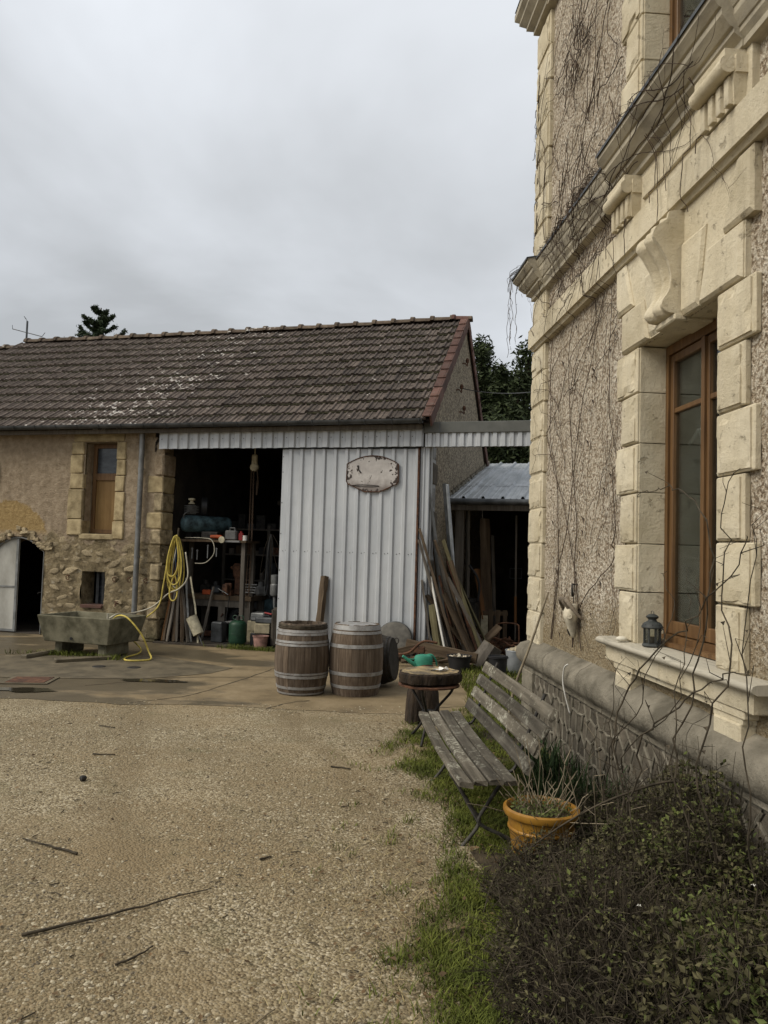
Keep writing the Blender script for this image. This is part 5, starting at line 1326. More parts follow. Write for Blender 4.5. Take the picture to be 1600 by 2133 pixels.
m = MB(); m.lathe([(0, .01), (.095, .01), (.10, .0), (.125, .20), (.135, .205), (.135, .215), (.12, .212), (.095, .02), (0, .02)], 24); m.build('pail', MT['pinkplastic'], pk, 35); m = MB(); m.tube([(.13*math.cos(a), -.02-.04*math.sin(a), .21-.01*math.sin(a)) for a in [PI*k/12 for k in range(13)]], .005, 5); m.build('bail', MT['rust'], pk)
small('drill_press', 'grey pillar drill deep beside the sliding door edge', 'drill', -2.70, .62, .03, MB().box(-.12, .12, -.12, .12, 0, .05, .01).tube([(0, .05, .05), (0, .05, 1.1)], .03, 8).lathe([(.07, .82), (.085, .85), (.085, 1.0), (.07, 1.02), (.075, 1.06), (.075, 1.17), (.0, 1.18)], 16).lathe([(.02, .62), (.03, .8), (.055, .82)], 10), MT['zinclight'], 0, 35)
small('patterned_bag', 'black and white printed sack beside the sliding door edge', 'sack', -2.45, .12, .03, MB().box(-.08, .08, -.07, .07, 0, .66, .05, .015), MT['curtain'], .2)
small('red_handle', 'red tool handle poking out by the printed sack', 'handle', -2.56, .06, .60, MB().tube([(-.07, 0, .0), (.06, 0, -.02)], .014, 7), MT['red'])
small('white_tube', 'short white plastic tube lying behind the green gas bottle', 'tube', -3.45, .5, .36, MB().tube([(-.10, 0, 0), (.06, 0, .015)], [.02, .026], 8), MT['greyplastic'])
# bundle of stakes leaning in the left corner of the opening
rsx = random.Random(31)
for k, (xb, xt, zt, w, mt_, lb) in enumerate(((-4.50, -4.42, 1.35, .05, 'orangeboard', 'yellowish stake at the left of the bundle by the pier'), (-4.44, -4.40, 1.28, .045, 'board', 'thin brown stake nearest the stone pier'), (-4.36, -4.38, 1.20, .05, 'greywood', 'grey stake second in the bundle by the pier'), (-4.27, -4.36, 1.05, .055, 'board', 'thick brown stake in the middle of the bundle'), (-4.20, -4.34, 1.15, .04, 'greywood', 'narrow grey stake behind the thick brown one'), (-4.08, -4.32, 1.0, .05, 'board', 'slanting dark stake in the bundle'), (-4.0, -4.30, .95, .045, 'greywood', 'most slanting stake before the white pail'), (-3.92, -4.22, 1.1, .03, 'zinclight', 'thin metal rod leaning with the stakes'), (-3.78, -4.14, 1.12, .025, 'cream', 'pale tool handle running into the tilted pail'))):
    plank('wooden_stake', lb, 'stake', bw(xb, .06-.03*(k % 3), .04), bw(xt, .30, zt), w, w*.6, MT[mt_], rsx.uniform(-.5, .5), 'stakes leaning by the pier', .004, None, 7, rsx.uniform(-.02, .02))
pb = BT('metal_pail', 'tilted whitish metal pail among the stakes', 'pail', -3.86, .02, .33)
m = MB(); Mp = Matrix.Rotation(math.radians(-28), 4, 'Y'); m.lathe([(.0, -.155), (.085, -.155), (.09, -.16), (.095, .155), (.10, .16), (.09, .155), (.085, -.14), (0, -.14)], 20, Mp); m.build('pail', MT['cream'], pb, 35)
m = MB(); m.tube([Mp @ Vector((x, -.02, z)) for x, z in ((.03, .15), (.0, -.30))], .008, 5); m.tube([Mp @ Vector((x, .02, z)) for x, z in ((-.03, -.15), (-.02, -.34))], .008, 5); m.build('rods', MT['zinclight'], pb)
plank('shovel_handle', 'grey handle leaning on the workbench behind the pail', 'handle', bw(-4.02, .55, .03), bw(-3.92, .74, .95), .035, .03, MT['greywood'], 0)
ex = thing('extension_lead', 'dark electric lead looped from the bench to the workshop floor', 'lead', bw(-3.6, .5, .03))
m = MB(); m.tube(smooth_path([p-ex.location for p in (bw(-3.60, .72, .8), bw(-3.60, .6, .3), bw(-3.58, .4, .04), bw(-3.4, .25, .04), bw(-3.25, .35, .04), bw(-3.5, .45, .04))], 6), .007, 5); m.build('cable', MT['blackplastic'], ex)
lead = thing('air_line', 'thin pale air line looping under the compressor shelf', 'hose', bw(-4.0, .45, 1.7))
m = MB(); m.tube(smooth_path([p-lead.location for p in (bw(-4.35, .42, 1.80), bw(-4.0, .40, 1.80), bw(-3.80, .38, 1.76), bw(-3.74, .36, 1.55), bw(-3.88, .34, 1.38), bw(-4.08, .33, 1.36))], 6), .008, 6); m.build('tube', MT['whitehose'], lead, True)

# more of the clutter that fills the back of the workshop
rk = BT('tool_rack', 'dark rack of crowded boxes and tins at the back of the workshop', 'rack', -3.65, 2.5, 0)
for z in (.45, 1.0, 1.5, 2.0): MB().box(-.9, 1.0, -.2, .2, z, z+.03).build('shelf_board', MT['greywood'], rk)
for x in (-.9, .05, 1.0): MB().box(x-.03, x+.03, -.2, -.14, .03, 2.1).build('upright', MT['greywood'], rk)
rq = random.Random(55)
for z in (.48, 1.03, 1.53, 2.03):
    x = -.82
    while x < .9:
        w = rq.uniform(.06, .2); h_ = rq.uniform(.08, .34); m = MB()
        if rq.random() < .5: m.box(x, x+w, -.15, .1, z, z+h_, .008, .004); nm_ = 'storage_box'
        else: m.lathe([(w/2, 0), (w/2, h_*.8), (w/2-.006, h_*.82), (0, h_*.82)], 14, Matrix.Translation((x+w/2, -.05, z))); nm_ = 'tin'
        m.build(nm_, MT[rq.choice(('zinc', 'zinc', 'board', 'greyplastic', 'rust', 'iron', 'iron', 'black', 'greywood'))], rk); x += w+rq.uniform(.01, .06)
hcx = BT('hanging_cables', 'bunch of dark cables hanging beside the chain hoist', 'cables', -2.95, .95, 1.9)
for k in range(9):
    m = MB(); x = rq.uniform(-.12, .15); L_ = rq.uniform(.5, 1.1); m.tube(smooth_path([(x*.2, 0, 0), (x, rq.uniform(-.05, .05), -.25), (x*1.3+rq.uniform(-.05, .05), 0, -L_), (x*.6, .03, -L_*.7), (x*.1, .02, -.05)], 5), .006, 5); m.build('cable', MT[rq.choice(('blackplastic', 'zinc', 'greyplastic', 'twig'))], hcx)
ty_ = BT('spare_tyre', 'black tyre standing under the workbench', 'tyre', -3.45, .98, .33)
m = MB(); m.tube([(.22*math.cos(a), 0, .22*math.sin(a)) for a in [2*PI*k/26 for k in range(26)]], .075, 9, closed=True); m.build('tread', MT['blackplastic'], ty_, True); m = MB(); m.lathe([(.05, -.03), (.15, -.02), (.155, 0), (.15, .02), (.05, .03)], 20, Matrix.Rotation(PI/2, 4, 'X')); m.build('rim', MT['zinclight'], ty_, 35)
jk = BT('trolley_jack', 'rusty jack pushed under the left of the workbench', 'jack', -4.15, .95, .03)
m = MB(); m.box(-.2, .2, -.09, .09, .02, .12, .02); m.tube([(.15, 0, .1), (.42, -.2, .45)], .016, 7); m.lathe([(.045, .12), (.05, .16), (0, .17)], 12, Matrix.Translation((-.1, 0, 0))); m.build('frame', MT['rust'], jk)
for k, (x, y, z, mt_, lb, w, h_) in enumerate(((-4.42, .55, .03, 'board', 'low wooden crate behind the leaning stakes', .3, .22), (-3.62, .42, .03, 'zinc', 'dull metal drum standing behind the tilted pail', .2, .34), (-3.0, .62, .03, 'beigebox', 'tan carton behind the green gas bottle', .3, .38), (-2.95, .6, .41, 'zinclight', 'grey metal case on top of the tan carton', .26, .14), (-3.05, 1.5, .03, 'bluetank', 'blue drum at the back right of the workshop', .4, .7), (-3.95, .62, 1.776, 'iron', 'black tool box behind the grinder', .3, .14))):
    m = MB(); m.box(-w/2, w/2, -.1, .1, 0, h_, .015, .006); m.box(-w/2+.02, w/2-.02, -.108, -.095, h_*.55, h_*.62); small('workshop_box', lb, 'box', x, y, z, m, MT[mt_], rq.uniform(-.3, .3))
# ------------------------------------------------------------------ scrap and timber between barn and house
GA = 'boards leaning beside the barn corner'
B_ = [((.05, .0, 2.71), (.43, .22, .02), .09, .035, 'zinclight', 'long grey steel channel leaning at the barn corner', 'channel', .3),
      ((.30, .12, 2.74), (.50, .38, .02), .05, .05, 'zinc', 'dark steel channel at the foot of the gable', 'channel', .2),
      ((.345, .10, 2.72), (.56, .36, .02), .035, .04, 'galv', 'bright galvanised strip beside the dark channel', 'strip', .1),
      ((-.02, -.16, 2.02), (.62, -.28, .12), .085, .03, 'board', 'long brown board ending in the black tub', 'board', .5),
      ((-.03, -.13, 1.85), (.50, -.05, .02), .05, .03, 'greywood', 'thin grey board touching the edge of the sliding door', 'board', .4),
      ((.16, -.10, 1.30), (.45, -.18, .10), .026, .026, 'white', 'white plastic pipe leaning among the boards', 'pipe', 0),
      ((.19, .0, 1.85), (.82, .18, .05), .085, .03, 'board', 'split brown board crossing the leaning stack', 'board', .2),
      ((.27, .02, 1.62), (.72, .2, .02), .07, .04, 'greywood', 'grey square timber in the middle of the leaning stack', 'timber', .6),
      ((.31, .04, 1.86), (.96, .12, .10), .055, .05, 'greenboard', 'lichen covered pole on the right of the leaning stack', 'pole', .3),
      ((.36, .06, 1.05), (.84, .05, .08), .19, .03, 'board', 'wide dark board low in the leaning stack', 'board', -.3),
      ((.20, -.06, .86), (.36, -.12, -.0), .13, .10, 'greenboard', 'thick greenish post standing in front of the leaning stack', 'post', .2),
      ((.08, -.02, 1.02), (.66, .1, .30), .09, .03, 'board', 'dark board slanting behind the greenish post', 'board', -.5),
      ((.02, -.08, 1.24), (.22, -.05, .02), .06, .03, 'greywood', 'short grey stick against the corner sheet', 'stick', .1),
      ((.10, .0, .62), (.30, -.1, .02), .06, .02, 'zinc', 'short dark steel strip low by the corner sheet', 'strip', .4),
      ((.45, .0, 1.55), (.90, .22, .02), .06, .03, 'board', 'brown batten behind the lichen covered pole', 'batten', .4)]
for top, bot, w, t, mt_, lb, cat, roll in B_:
    plank({'channel': 'steel_channel', 'strip': 'metal_strip', 'board': 'wooden_board', 'pipe': 'plastic_pipe', 'timber': 'square_timber', 'pole': 'wooden_pole', 'post': 'timber_post', 'stick': 'wooden_stick', 'batten': 'wooden_batten'}[cat], lb, cat, bw(*bot), bw(*top), w, t, MT[mt_], roll, GA, .001 if mt_ in ('zinclight', 'galv', 'white', 'zinc') else .005, None, 8, RND.uniform(-.015, .02))
rj = random.Random(19); OR = ('first', 'second', 'third', 'fourth', 'fifth', 'sixth', 'seventh', 'eighth', 'ninth', 'tenth', 'eleventh', 'twelfth')
for k in range(12):
    xt = .10+.035*k+rj.uniform(-.05, .05); xb = .25+.075*k+rj.uniform(-.08, .08); zt = rj.uniform(.9, 1.95)-.03*k
    plank('wooden_lath', OR[k]+' thin lath from the barn corner in the jumbled stack', 'lath', bw(xb, rj.uniform(.05, .5), .03), bw(xt, rj.uniform(-.02, .25), zt), rj.uniform(.03, .07), rj.uniform(.015, .035), MT[rj.choice(('board', 'greywood', 'board', 'rust', 'greenboard'))], rj.uniform(-1, 1), 'laths in the jumbled stack', .006, None, 7, rj.uniform(-.03, .03))
for k, (a, b, w, lb) in enumerate((((.35, -.35, .05), (1.0, -.1, .22), .10, 'short broken board low before the stack'), ((.55, -.45, .03), (1.15, -.30, .10), .12, 'flat broken board behind the black tub'), ((-.2, -.35, .03), (.35, -.25, .14), .08, 'dark board end behind the plough'), ((.7, .3, .03), (1.15, .5, .55), .11, 'dark board propped under the lean-to edge'))):
    plank('broken_board', lb, 'board', bw(*a), bw(*b), w, .03, MT['board'], .3*k, None, .008)
plank('wooden_plank', 'thick flat plank lying across the front of the scrap', 'plank', bw(-.10, -.50, .30), bw(.97, -.62, .17), .045, .15, MT['board'], 0, None, .006)
plank('wooden_plank', 'rough plank low behind the watering can', 'plank', bw(-.45, -.45, .10), bw(.10, -.55, .26), .05, .12, MT['board'], .2, None, .006)
# rusty plough
pg = BT('rusty_plough', 'rusty iron plough frame lying behind the watering can', 'plough', .1, -.75, .01)
m = MB(); m.tube(smooth_path([(-.35, 0, .16), (-.1, -.02, .20), (.05, -.02, .33), (.15, 0, .38), (.32, .02, .36)], 5), .018, 7); m.tube([(-.42, .05, .12), (.3, .05, .10)], .02, 6); m.build('beam', MT['rust'], pg, True)
m = MB(); m.tube([(.05, 0, .30), (.07, -.02, .05)], .022, 6); m.box(-.02, .14, -.03, .03, .20, .30, .01); m.tube([(-.08, 0, .26), (.16, 0, .25)], .012, 6); m.build('clamp', MT['rust'], pg)
m = MB(); m.lathe([(0, .07), (.06, .062), (.12, .035), (.15, 0), (.0, 0)], 20, Matrix.Translation((.16, -.10, .0)) @ Matrix.Diagonal((1, 1, 1.7, 1))); m.build('disc', MT['rust'], pg, 35)
m = MB(); m.tube([(-.28, 0, .0), (-.28, 0, .33)], .014, 6); m.tube([(-.28+.03*math.cos(a), 0, .36+.04*math.sin(a)) for a in [2*PI*k/12 for k in range(12)]], .007, 5, closed=True); m.build('ring_pin', MT['iron'], pg)
# watering can
wc = thing('watering_can', 'turquoise green plastic watering can lying before the scrap', 'watering can', (.62, 11.0, .008), .15)
m = MB(); m.lathe([(0, .0), (.105, .0), (.115, .02), (.115, .16), (.10, .19), (.06, .205), (0, .207)], 24, Matrix.Translation((0, 0, 0)) @ Matrix.Diagonal((1.15, .85, 1, 1))); m.build('body', MT['tealplastic'], wc, 35)
m = MB(); m.tube([(-.10, -.02, .05), (-.20, -.04, .11), (-.31, -.06, .19)], [.036, .026, .018], 10); m.build('spout', MT['tealplastic'], wc, 35)
m = MB(); m.tube(smooth_path([(.05, 0, .20), (.12, 0, .20), (.18, .01, .13), (.20, .02, .05)], 5), .013, 8); m.build('handle', MT['tealplastic'], wc, 35)
m = MB(); m.tube([(-.08, -.01, .14), (-.24, -.045, .145)], .009, 6); m.build('brace', MT['tealplastic'], wc)
# tubs and buckets
tb_ = thing('plastic_tub', 'black tub filled with pale shells and stones', 'tub', (1.12, 10.92, .008))
m = MB(); m.lathe([(0, .005), (.135, .0), (.165, .20), (.18, .21), (.178, .22), (.155, .21), (.14, .15), (0, .15)], 28); m.build('tub', MT['blackplastic'], tb_, 35)
sm = [MB().lathe([(0, -.3), (.7, -.15), (1, .1), (.6, .5), (0, .6)], 7).mesh('shell', 40) for _ in range(1)]; sm[0].materials.append(MT['shell'])
sm2 = sm[0].copy(); sm2.materials.clear(); sm2.materials.append(MT['bone'])
for k in range(34):
    a = RND.uniform(0, 2*PI); q = .14*math.sqrt(RND.random()); s = RND.uniform(.014, .03)
    o = bpy.data.objects.new('shell', sm[0] if k % 3 else sm2); COL.objects.link(o); o.parent = tb_; o.location = (q*math.cos(a), q*math.sin(a), .19+RND.uniform(-.01, .03)); o.scale = (s, s*.8, s*.7); o.rotation_euler = (RND.uniform(-1, 1), RND.uniform(-1, 1), RND.uniform(0, 6))
bk = thing('plastic_bucket', 'empty black bucket on the grass beside the house corner', 'bucket', (1.62, 10.62, .008))
m = MB(); m.lathe([(0, .01), (.11, .0), (.13, .25), (.137, .255), (.137, .265), (.125, .262), (.105, .02), (0, .02)], 26); m.build('pail', MT['blackplastic'], bk, 35); m = MB(); m.lathe([(.138, .235), (.142, .24), (.142, .25), (.138, .252)], 26); m.build('rim_band', MT['blackplastic'], bk, 35)
gk = thing('zinc_bucket', 'grey bucket heaped with pale rubble beside the house corner', 'bucket', (1.93, 10.95, .008))
m = MB(); m.lathe([(0, .01), (.12, .0), (.155, .30), (.162, .305), (.16, .315), (.148, .31), (.14, .27), (0, .29)], 26); m.build('pail', MT['galv'], gk, 35)
m = MB()
for k in range(26):
    a = RND.uniform(0, 2*PI); q = .11*math.sqrt(RND.random()); s = RND.uniform(.02, .045); m.box(q*math.cos(a)-s, q*math.cos(a)+s, q*math.sin(a)-s, q*math.sin(a)+s, .29-s*.4+.04*(1-q/.11), .29+s*.7+.05*(1-q/.11), s*.4, s*.25)
tag(m.build('rubble', MT['pebblelight'], gk), None, None, None, 'stuff')
# split log block
lg = thing('log_block', 'split log block tilted on end beside the black tub', 'log', (1.50, 11.35, .0))
m = MB(); Ml = Matrix.Rotation(math.radians(32), 4, 'Y') @ Matrix.Translation((-.05, 0, -.02)); m.lathe([(.155, 0), (.16, .15), (.15, .38)], 12, Ml, lambda a, z: 1+.10*math.sin(3*a+1)+.05*math.sin(7*a)); m.build('trunk', MT['greywood'], lg, 30)
m = MB(); m.lathe([(0, .384), (.145, .382)], 12, Ml, lambda a, z: 1+.10*math.sin(3*a+1)+.05*math.sin(7*a), False); m.build('cut_face', MT['logend'], lg)
# twisted scrap wire and roots under the lean-to
sw = BT('scrap_wire', 'tangle of rusty wire and roots under the lean-to edge', 'scrap', 1.0, .75, .02)
m = MB()
for k in range(26):
    p = Vector((RND.uniform(-.35, .45), RND.uniform(-.2, .3), RND.uniform(.08, .30))); P = [p]
    for q in range(7): p = p+Vector((RND.uniform(-.12, .14), RND.uniform(-.06, .06), RND.uniform(-.07, .06))); p.z = max(p.z, .02); P.append(p)
    m.tube(smooth_path(P, 3), RND.uniform(.006, .02), 5)
m.build('wire', MT['rust'], sw)
# under the lean-to
plank('old_timber', 'tall cracked dark timber standing under the lean-to', 'timber', bw(.82, 1.75, .03), bw(.71, 1.78, 2.28), .17, .12, MT['board'], 0, None, .01, None, 12, .02)
plank('old_board', 'thin board standing behind the cracked timber', 'board', bw(.93, 1.85, .03), bw(.83, 1.9, 2.0), .06, .03, MT['greywood'], 0)
plank('orange_board', 'orange brown board leaning beside the cracked timber', 'board', bw(.78, 1.62, .55), bw(.60, 1.7, 1.40), .19, .02, MT['orangeboard'], 0)
plank('timber_pole', 'thin pole standing next to the lean-to post', 'pole', bw(.47, 1.62, .03), bw(.43, 1.66, 2.4), .05, .05, MT['greywood'], 0)
pf = BT('pallet_frame', 'brown slatted wooden frame leaning under the lean-to', 'frame', .86, 1.55, .10, -.05)
for x in (-.33, -.20, .02, .14, .26): MB().box(x-.035, x+.035, -.02, .01, .0, .62, .004, .003).build('slat', MT['board'], pf)
for z in (.04, .56): MB().box(-.36, .30, .012, .035, z-.035, z+.035, .004).build('rail', MT['board'], pf)
MB().box(-.15, -.03, -.01, .005, .06, .52).build('pale_slat', MT['cream'], pf)
cf = BT('chair_frame', 'rusty bent chair frame beside the house corner', 'chair frame', 1.24, .95, .05)
m = MB(); m.tube(smooth_path([(-.17, 0, .02), (-.17, 0, .40), (-.13, 0, .50), (.13, 0, .50), (.17, 0, .40), (.17, 0, .02)], 6), .014, 6); m.build('back_tube', MT['rust'], cf, True)
m = MB(); m.tube(smooth_path([(-.15, -.05, .02), (-.16, -.06, .3), (-.1, -.05, .45)], 5), .010, 6); m.tube([(0.03, -.05, .02), (.03, -.05, .30)], .018, 6); m.tube([(-.17, 0, .2), (.17, 0, .2)], .01, 5); m.build('seat_tube', MT['rust'], cf)
ft = BT('garden_fork', 'long handled tool with yellow sleeve hanging in the dark lean-to', 'tool', 1.25, 1.8, .2)
m = MB(); m.tube([(0.02, 0, .0), (0, 0, 2.15)], .017, 7); m.build('shaft', MT['greywood'], ft); m = MB(); m.tube([(.018, 0, .3), (.01, 0, .75)], .024, 8); m.build('sleeve', MT['orangeboard'], ft)
m = MB(); m.tube([(x, 0, z) for x, z in ((-.09, 1.06), (.11, 1.06), (.11, 1.23), (-.09, 1.23))], .007, 5, closed=True); m.build('d_handle', MT['zinc'], ft)
dh = BT('dark_machine', 'dark garden machine with curved black handle under the lean-to', 'machine', .45, 1.5, .05)
m = MB(); m.box(-.05, .22, -.10, .12, .35, .85, .05, .02); m.box(0, .16, -.08, .1, 0, .36, .02); m.build('body', MT['iron'], dh); m = MB(); m.tube(smooth_path([(.06, -.1, 1.42), (.12, -.1, 1.34), (.20, -.1, 1.22), (.24, -.1, 1.05), (.22, -.1, .8)], 5), .022, 7); m.build('handle', MT['blackplastic'], dh, True)
# ------------------------------------------------------------------ round table with log slice, stump
tx, ty = .44, 6.85
tbm = thing('garden_table', 'small round rusty iron table with bent legs', 'table', (tx, ty, .0))
m = MB(); m.lathe([(0, .508), (.262, .508), (.272, .502), (.27, .49), (.255, .495), (0, .497)], 36); m.build('table_top', MT['rust'], tbm, 35)
for a in (.2, 2.3, 4.4):
    ca, sa_ = math.cos(a), math.sin(a)
    m = MB(); m.tube(smooth_path([(.23*ca, .23*sa_, .49), (.20*ca, .20*sa_, .42), (.06*ca, .06*sa_, .26), (.07*ca, .07*sa_, .16), (.22*ca, .22*sa_, .0)], 6), .012, 7); m.build('leg', MT['iron'], tbm, True)
m = MB(); m.lathe([(.055, .25), (.062, .255), (.062, .265), (.055, .27)], 16); m.build('leg_ring', MT['iron'], tbm)
slc = thing('log_slice', 'thick slice of log with dark bark lying on the round table', 'log slice', (tx, ty, .51))
wob = lambda a, z: 1+.06*math.sin(2*a+.5)+.045*math.sin(3*a+2)+.03*math.sin(11*a)+.02*math.sin(23*a+z*90)
m = MB(); m.lathe([(.235, .004), (.262, .02), (.268, .06), (.262, .095), (.245, .106), (.22, .104)], 72, None, wob); m.build('bark', MT['bark'], slc, 35)
m = MB(); m.lathe([(0, .108), (.12, .1085), (.245, .1075)], 72, None, wob, False); m.build('cut_face', MT['logend'], slc)
lf = MB()
for k, (x, y, s, r) in enumerate(((.08, -.02, .05, .3), (.14, .01, .04, 1.2), (.11, -.05, .035, 2.0))):
    q = [(s*1.5*math.cos(a), s*.6*math.sin(a)*(1+.3*math.sin(5*a)), .012*math.sin(a*2+k)+.008*k) for a in [2*PI*i/14 for i in range(14)]]
    lf.add([(0, 0, .012+.008*k)]+q, [(0, i+1, (i+1) % 14+1) for i in range(14)], Matrix.Translation((x, y, .02)) @ Matrix.Rotation(r, 4, 'Z'))
tag(lf.build('dry_leaf', MT['white'], None, fix=False, loc=(tx, ty, .607)), 'pale curled dry leaf lying on the log slice', 'leaf')
st = thing('tree_stump', 'short upright tree stump under the round table', 'stump', (.43, 7.62, .006))
wb2 = lambda a, z: 1+.13*math.sin(2*a+1)+.08*math.sin(5*a)+.03*math.sin(13*a)
m = MB(); m.lathe([(.15, 0), (.145, .12), (.135, .28), (.12, .325)], 30, None, wb2); m.build('bark', MT['bark'], st, 30)
m = MB(); m.lathe([(0, .333), (.12, .328)], 30, None, wb2, False); m.build('cut_face', MT['logend'], st)
# ------------------------------------------------------------------ bench
BA = math.atan2(-1.0, .075)                       # bench runs towards the camera
be = thing('slatted_bench', 'weathered grey slatted bench with thin iron legs along the house', 'bench', (.31, 5.95, 0), BA)
LB = 1.79
def slat(nm, x0, x1, yc, zc, w, t, ang):
    m = MB(); n = 10; sg_ = RND.uniform(.01, .03)
    for k in range(n+1):
        x = x0+(x1-x0)*k/n; sag = -sg_*math.sin(PI*k/n)
        for a, b in ((-w/2, -t/2), (-w/2, t/2*.6), (-w/2+.008, t/2), (w/2-.008, t/2), (w/2, t/2*.6), (w/2, -t/2)):
            m.v.append((x+(RND.uniform(-.01, .01) if k in (0, n) else 0), a+RND.uniform(-.002, .002), b+sag+RND.uniform(-.0015, .0015)))
    for k in range(n):
        for q in range(6): m.f.append((k*6+q, k*6+(q+1) % 6, (k+1)*6+(q+1) % 6, (k+1)*6+q))
    m.f += [tuple(range(6))[::-1], tuple(n*6+q for q in range(6))]
    return m.build(nm, MT['benchwood'], be, loc=(0, yc, zc), rot=(ang, 0, 0))
# local y points to the house wall
for k, (y, z) in enumerate(((.035, .425), (.118, .43), (.20, .432), (.285, .435))):
    slat('seat_slat', RND.uniform(-.02, .01), LB+RND.uniform(-.02, .02), y, z+RND.uniform(-.006, .004), .074, .028, [-.12, -.05, .06, .05][k])
for k in range(4):
    y = .375+k*.042+RND.uniform(-.006, .006); z = .515+k*.092
    slat('back_slat', RND.uniform(-.01, .02), LB+RND.uniform(-.03, .02), y, z, .078, .024, math.radians(66))
for x in (.28, LB-.28):
    m = MB(); m.tube(smooth_path([(x, .0, .40), (x, .12, .22), (x-.01, .17, .12), (x, .05, -.03)], 6), .011, 6); m.build('front_leg', MT['benchiron'], be, True)
    m = MB(); m.tube(smooth_path([(x, .33, .41), (x, .22, .24), (x, .17, .13), (x, .32, .05), (x, .42, -.03)], 6), .011, 6); m.build('rear_leg', MT['benchiron'], be, True)
    m = MB(); m.tube(smooth_path([(x, .0, .405), (x, .30, .41), (x, .37, .44), (x, .40, .53), (x, .54, .86)], 6), .010, 6); m.build('back_bracket', MT['iron'], be, True)
m = MB(); m.tube([(.28, .17, .12), (LB-.28, .17, .12)], .008, 5); m.build('stretcher', MT['iron'], be)
# ------------------------------------------------------------------ yellow pot
PX, PY = .86, 4.06
yp = thing('flower_pot', 'yellow ochre glazed pot with dead stems beside the bench', 'pot', (PX, PY, .01))
m = MB(); m.lathe([(.0, .0), (.125, .0), (.13, .01), (.165, .24), (.168, .245), (.165, .25), (.172, .30), (.19, .31), (.197, .325), (.195, .342), (.18, .348), (.17, .335), (.165, .30), (0, .30)], 40); m.build('body', MT['potglaze'], yp, 35)
m = MB(); m.lathe([(.1655, .235), (.172, .24), (.172, .247), (.167, .252)], 40); m.build('raised_band', MT['potglaze'], yp, 35)
m = MB(); m.lathe([(0, .315), (.10, .312), (.165, .305)], 20, None, None, False); m.build('potting_soil', MT['soil'], yp)
# ------------------------------------------------------------------ things on the house wall and sill
def HT(name, label, cat, x, y, z, group=None): return thing(name, label, cat, hw(x, y, z), HOUSE_R, group)
sk = HT('ram_skull', 'pale ram skull with curled horns hung on the roughcast wall', 'skull', 1.40, .04, 1.16)
m = MB(); n = 20
# sections down the skull: height, half width, half depth, centre distance from the wall
S = [(.125, .018, .018, -.04), (.118, .040, .034, -.048), (.095, .053, .048, -.058), (.065, .056, .056, -.064), (.035, .054, .058, -.066), (.005, .047, .054, -.064), (-.03, .036, .046, -.058), (-.07, .028, .038, -.052), (-.105, .022, .028, -.046), (-.132, .017, .018, -.042), (-.142, .010, .010, -.040)]
for z, rx, ry, yc in S:
    for k in range(n):
        a = 2*PI*k/n; c_, s_ = math.cos(a), math.sin(a)
        q = 1.0
        if -.01 < z < .07: q += .20*math.exp(-((abs(c_)-.85)/.2)**2)-.10*math.exp(-((abs(c_)-.62)/.15)**2)   # brow ridge over hollow orbit
        if z < -.02 and s_ < 0: q -= .10*math.exp(-(c_/.35)**2)
        m.v.append((rx*q*c_, yc+ry*q*s_, z))
for j in range(len(S)-1):
    for k in range(n): m.f.append((j*n+k, j*n+(k+1) % n, (j+1)*n+(k+1) % n, (j+1)*n+k))
m.f += [tuple(range(n)), tuple((len(S)-1)*n+k for k in range(n))[::-1]]
m.build('cranium', MT['bone'], sk, True)
for s in (-1, 1):
    Mo = Matrix.Translation((s*.050, -.088, .028)) @ Matrix.Rotation(s*math.radians(62), 4, 'Z') @ Matrix.Rotation(PI/2, 4, 'X')
    m = MB(); m.tube([Mo @ Vector((.019*math.cos(a), .016*math.sin(a), .004)) for a in [2*PI*k/14 for k in range(14)]], .0055, 6, closed=True); m.build('eye_rim', MT['bone'], sk, True)
    m = MB(); m.lathe([(0, .001), (.017, .003)], 12, Mo, None, False); m.build('eye_socket', MT['black'], sk)
    P = []; R_ = []
    for k in range(30):       # horn: up and out from the brow, then curling down and forward
        t = k/29; a = t*PI*1.45
        P.append((s*(.022+.075*(1-math.cos(a*.75))*.9), -.075-.055*math.sin(a*.9)+.02*t, .085+.085*math.sin(a)*(1-.25*t)-.01*t)); R_.append((.023*(1-t)**.55+.003)*(1+.07*math.sin(k*2.1)))
    m = MB(); m.tube(P, R_, 10); m.build('horn', MT['horn'], sk, True)
m = MB(); m.tube([(0, -.0895, -.075), (0, -.079, -.10), (0, -.0655, -.128)], [.003, .007, .004], 6); m.build('nasal_slit', MT['black'], sk)
rg = HT('iron_ring', 'dark iron ring fixed to the wall above the skull', 'ring', 1.33, .04, 1.40)
m = MB(); m.tube([(.036*math.cos(a), -.03-.01*math.cos(a), -.012+.046*math.sin(a)) for a in [2*PI*k/18 for k in range(18)]], .0085, 7, closed=True); m.build('ring', MT['iron'], rg, True); m = MB(); m.tube([(0, .01, .034), (0, -.036, .036)], .008, 6); m.build('staple', MT['iron'], rg)
ln = HT('candle_lantern', 'small dark metal lantern with glass sides on the window sill', 'lantern', 2.76, .05, 1.118)
m = MB(); m.lathe([(0, .002), (.060, .002), (.064, .008), (.060, .016), (.052, .022), (0, .022)], 8); m.build('base', MT['lantern'], ln)
for k in range(8):
    a = 2*PI*k/8; m = MB(); m.box(-.0045, .0045, -.0045, .0045, .02, .115, 0, 0, Matrix.Translation((.050*math.cos(a), .050*math.sin(a), 0)) @ Matrix.Rotation(a, 4, 'Z')); m.build('post', MT['lantern'], ln)
m = MB(); m.lathe([(.046, .022), (.046, .113)], 8); m.f = m.f[:8]; m.build('glass', MT['glass'], ln, fix=False)
m = MB(); m.lathe([(.0, .022), (.02, .022), (.02, .06), (0, .06)], 12); m.build('candle', MT['curtain'], ln, 40)
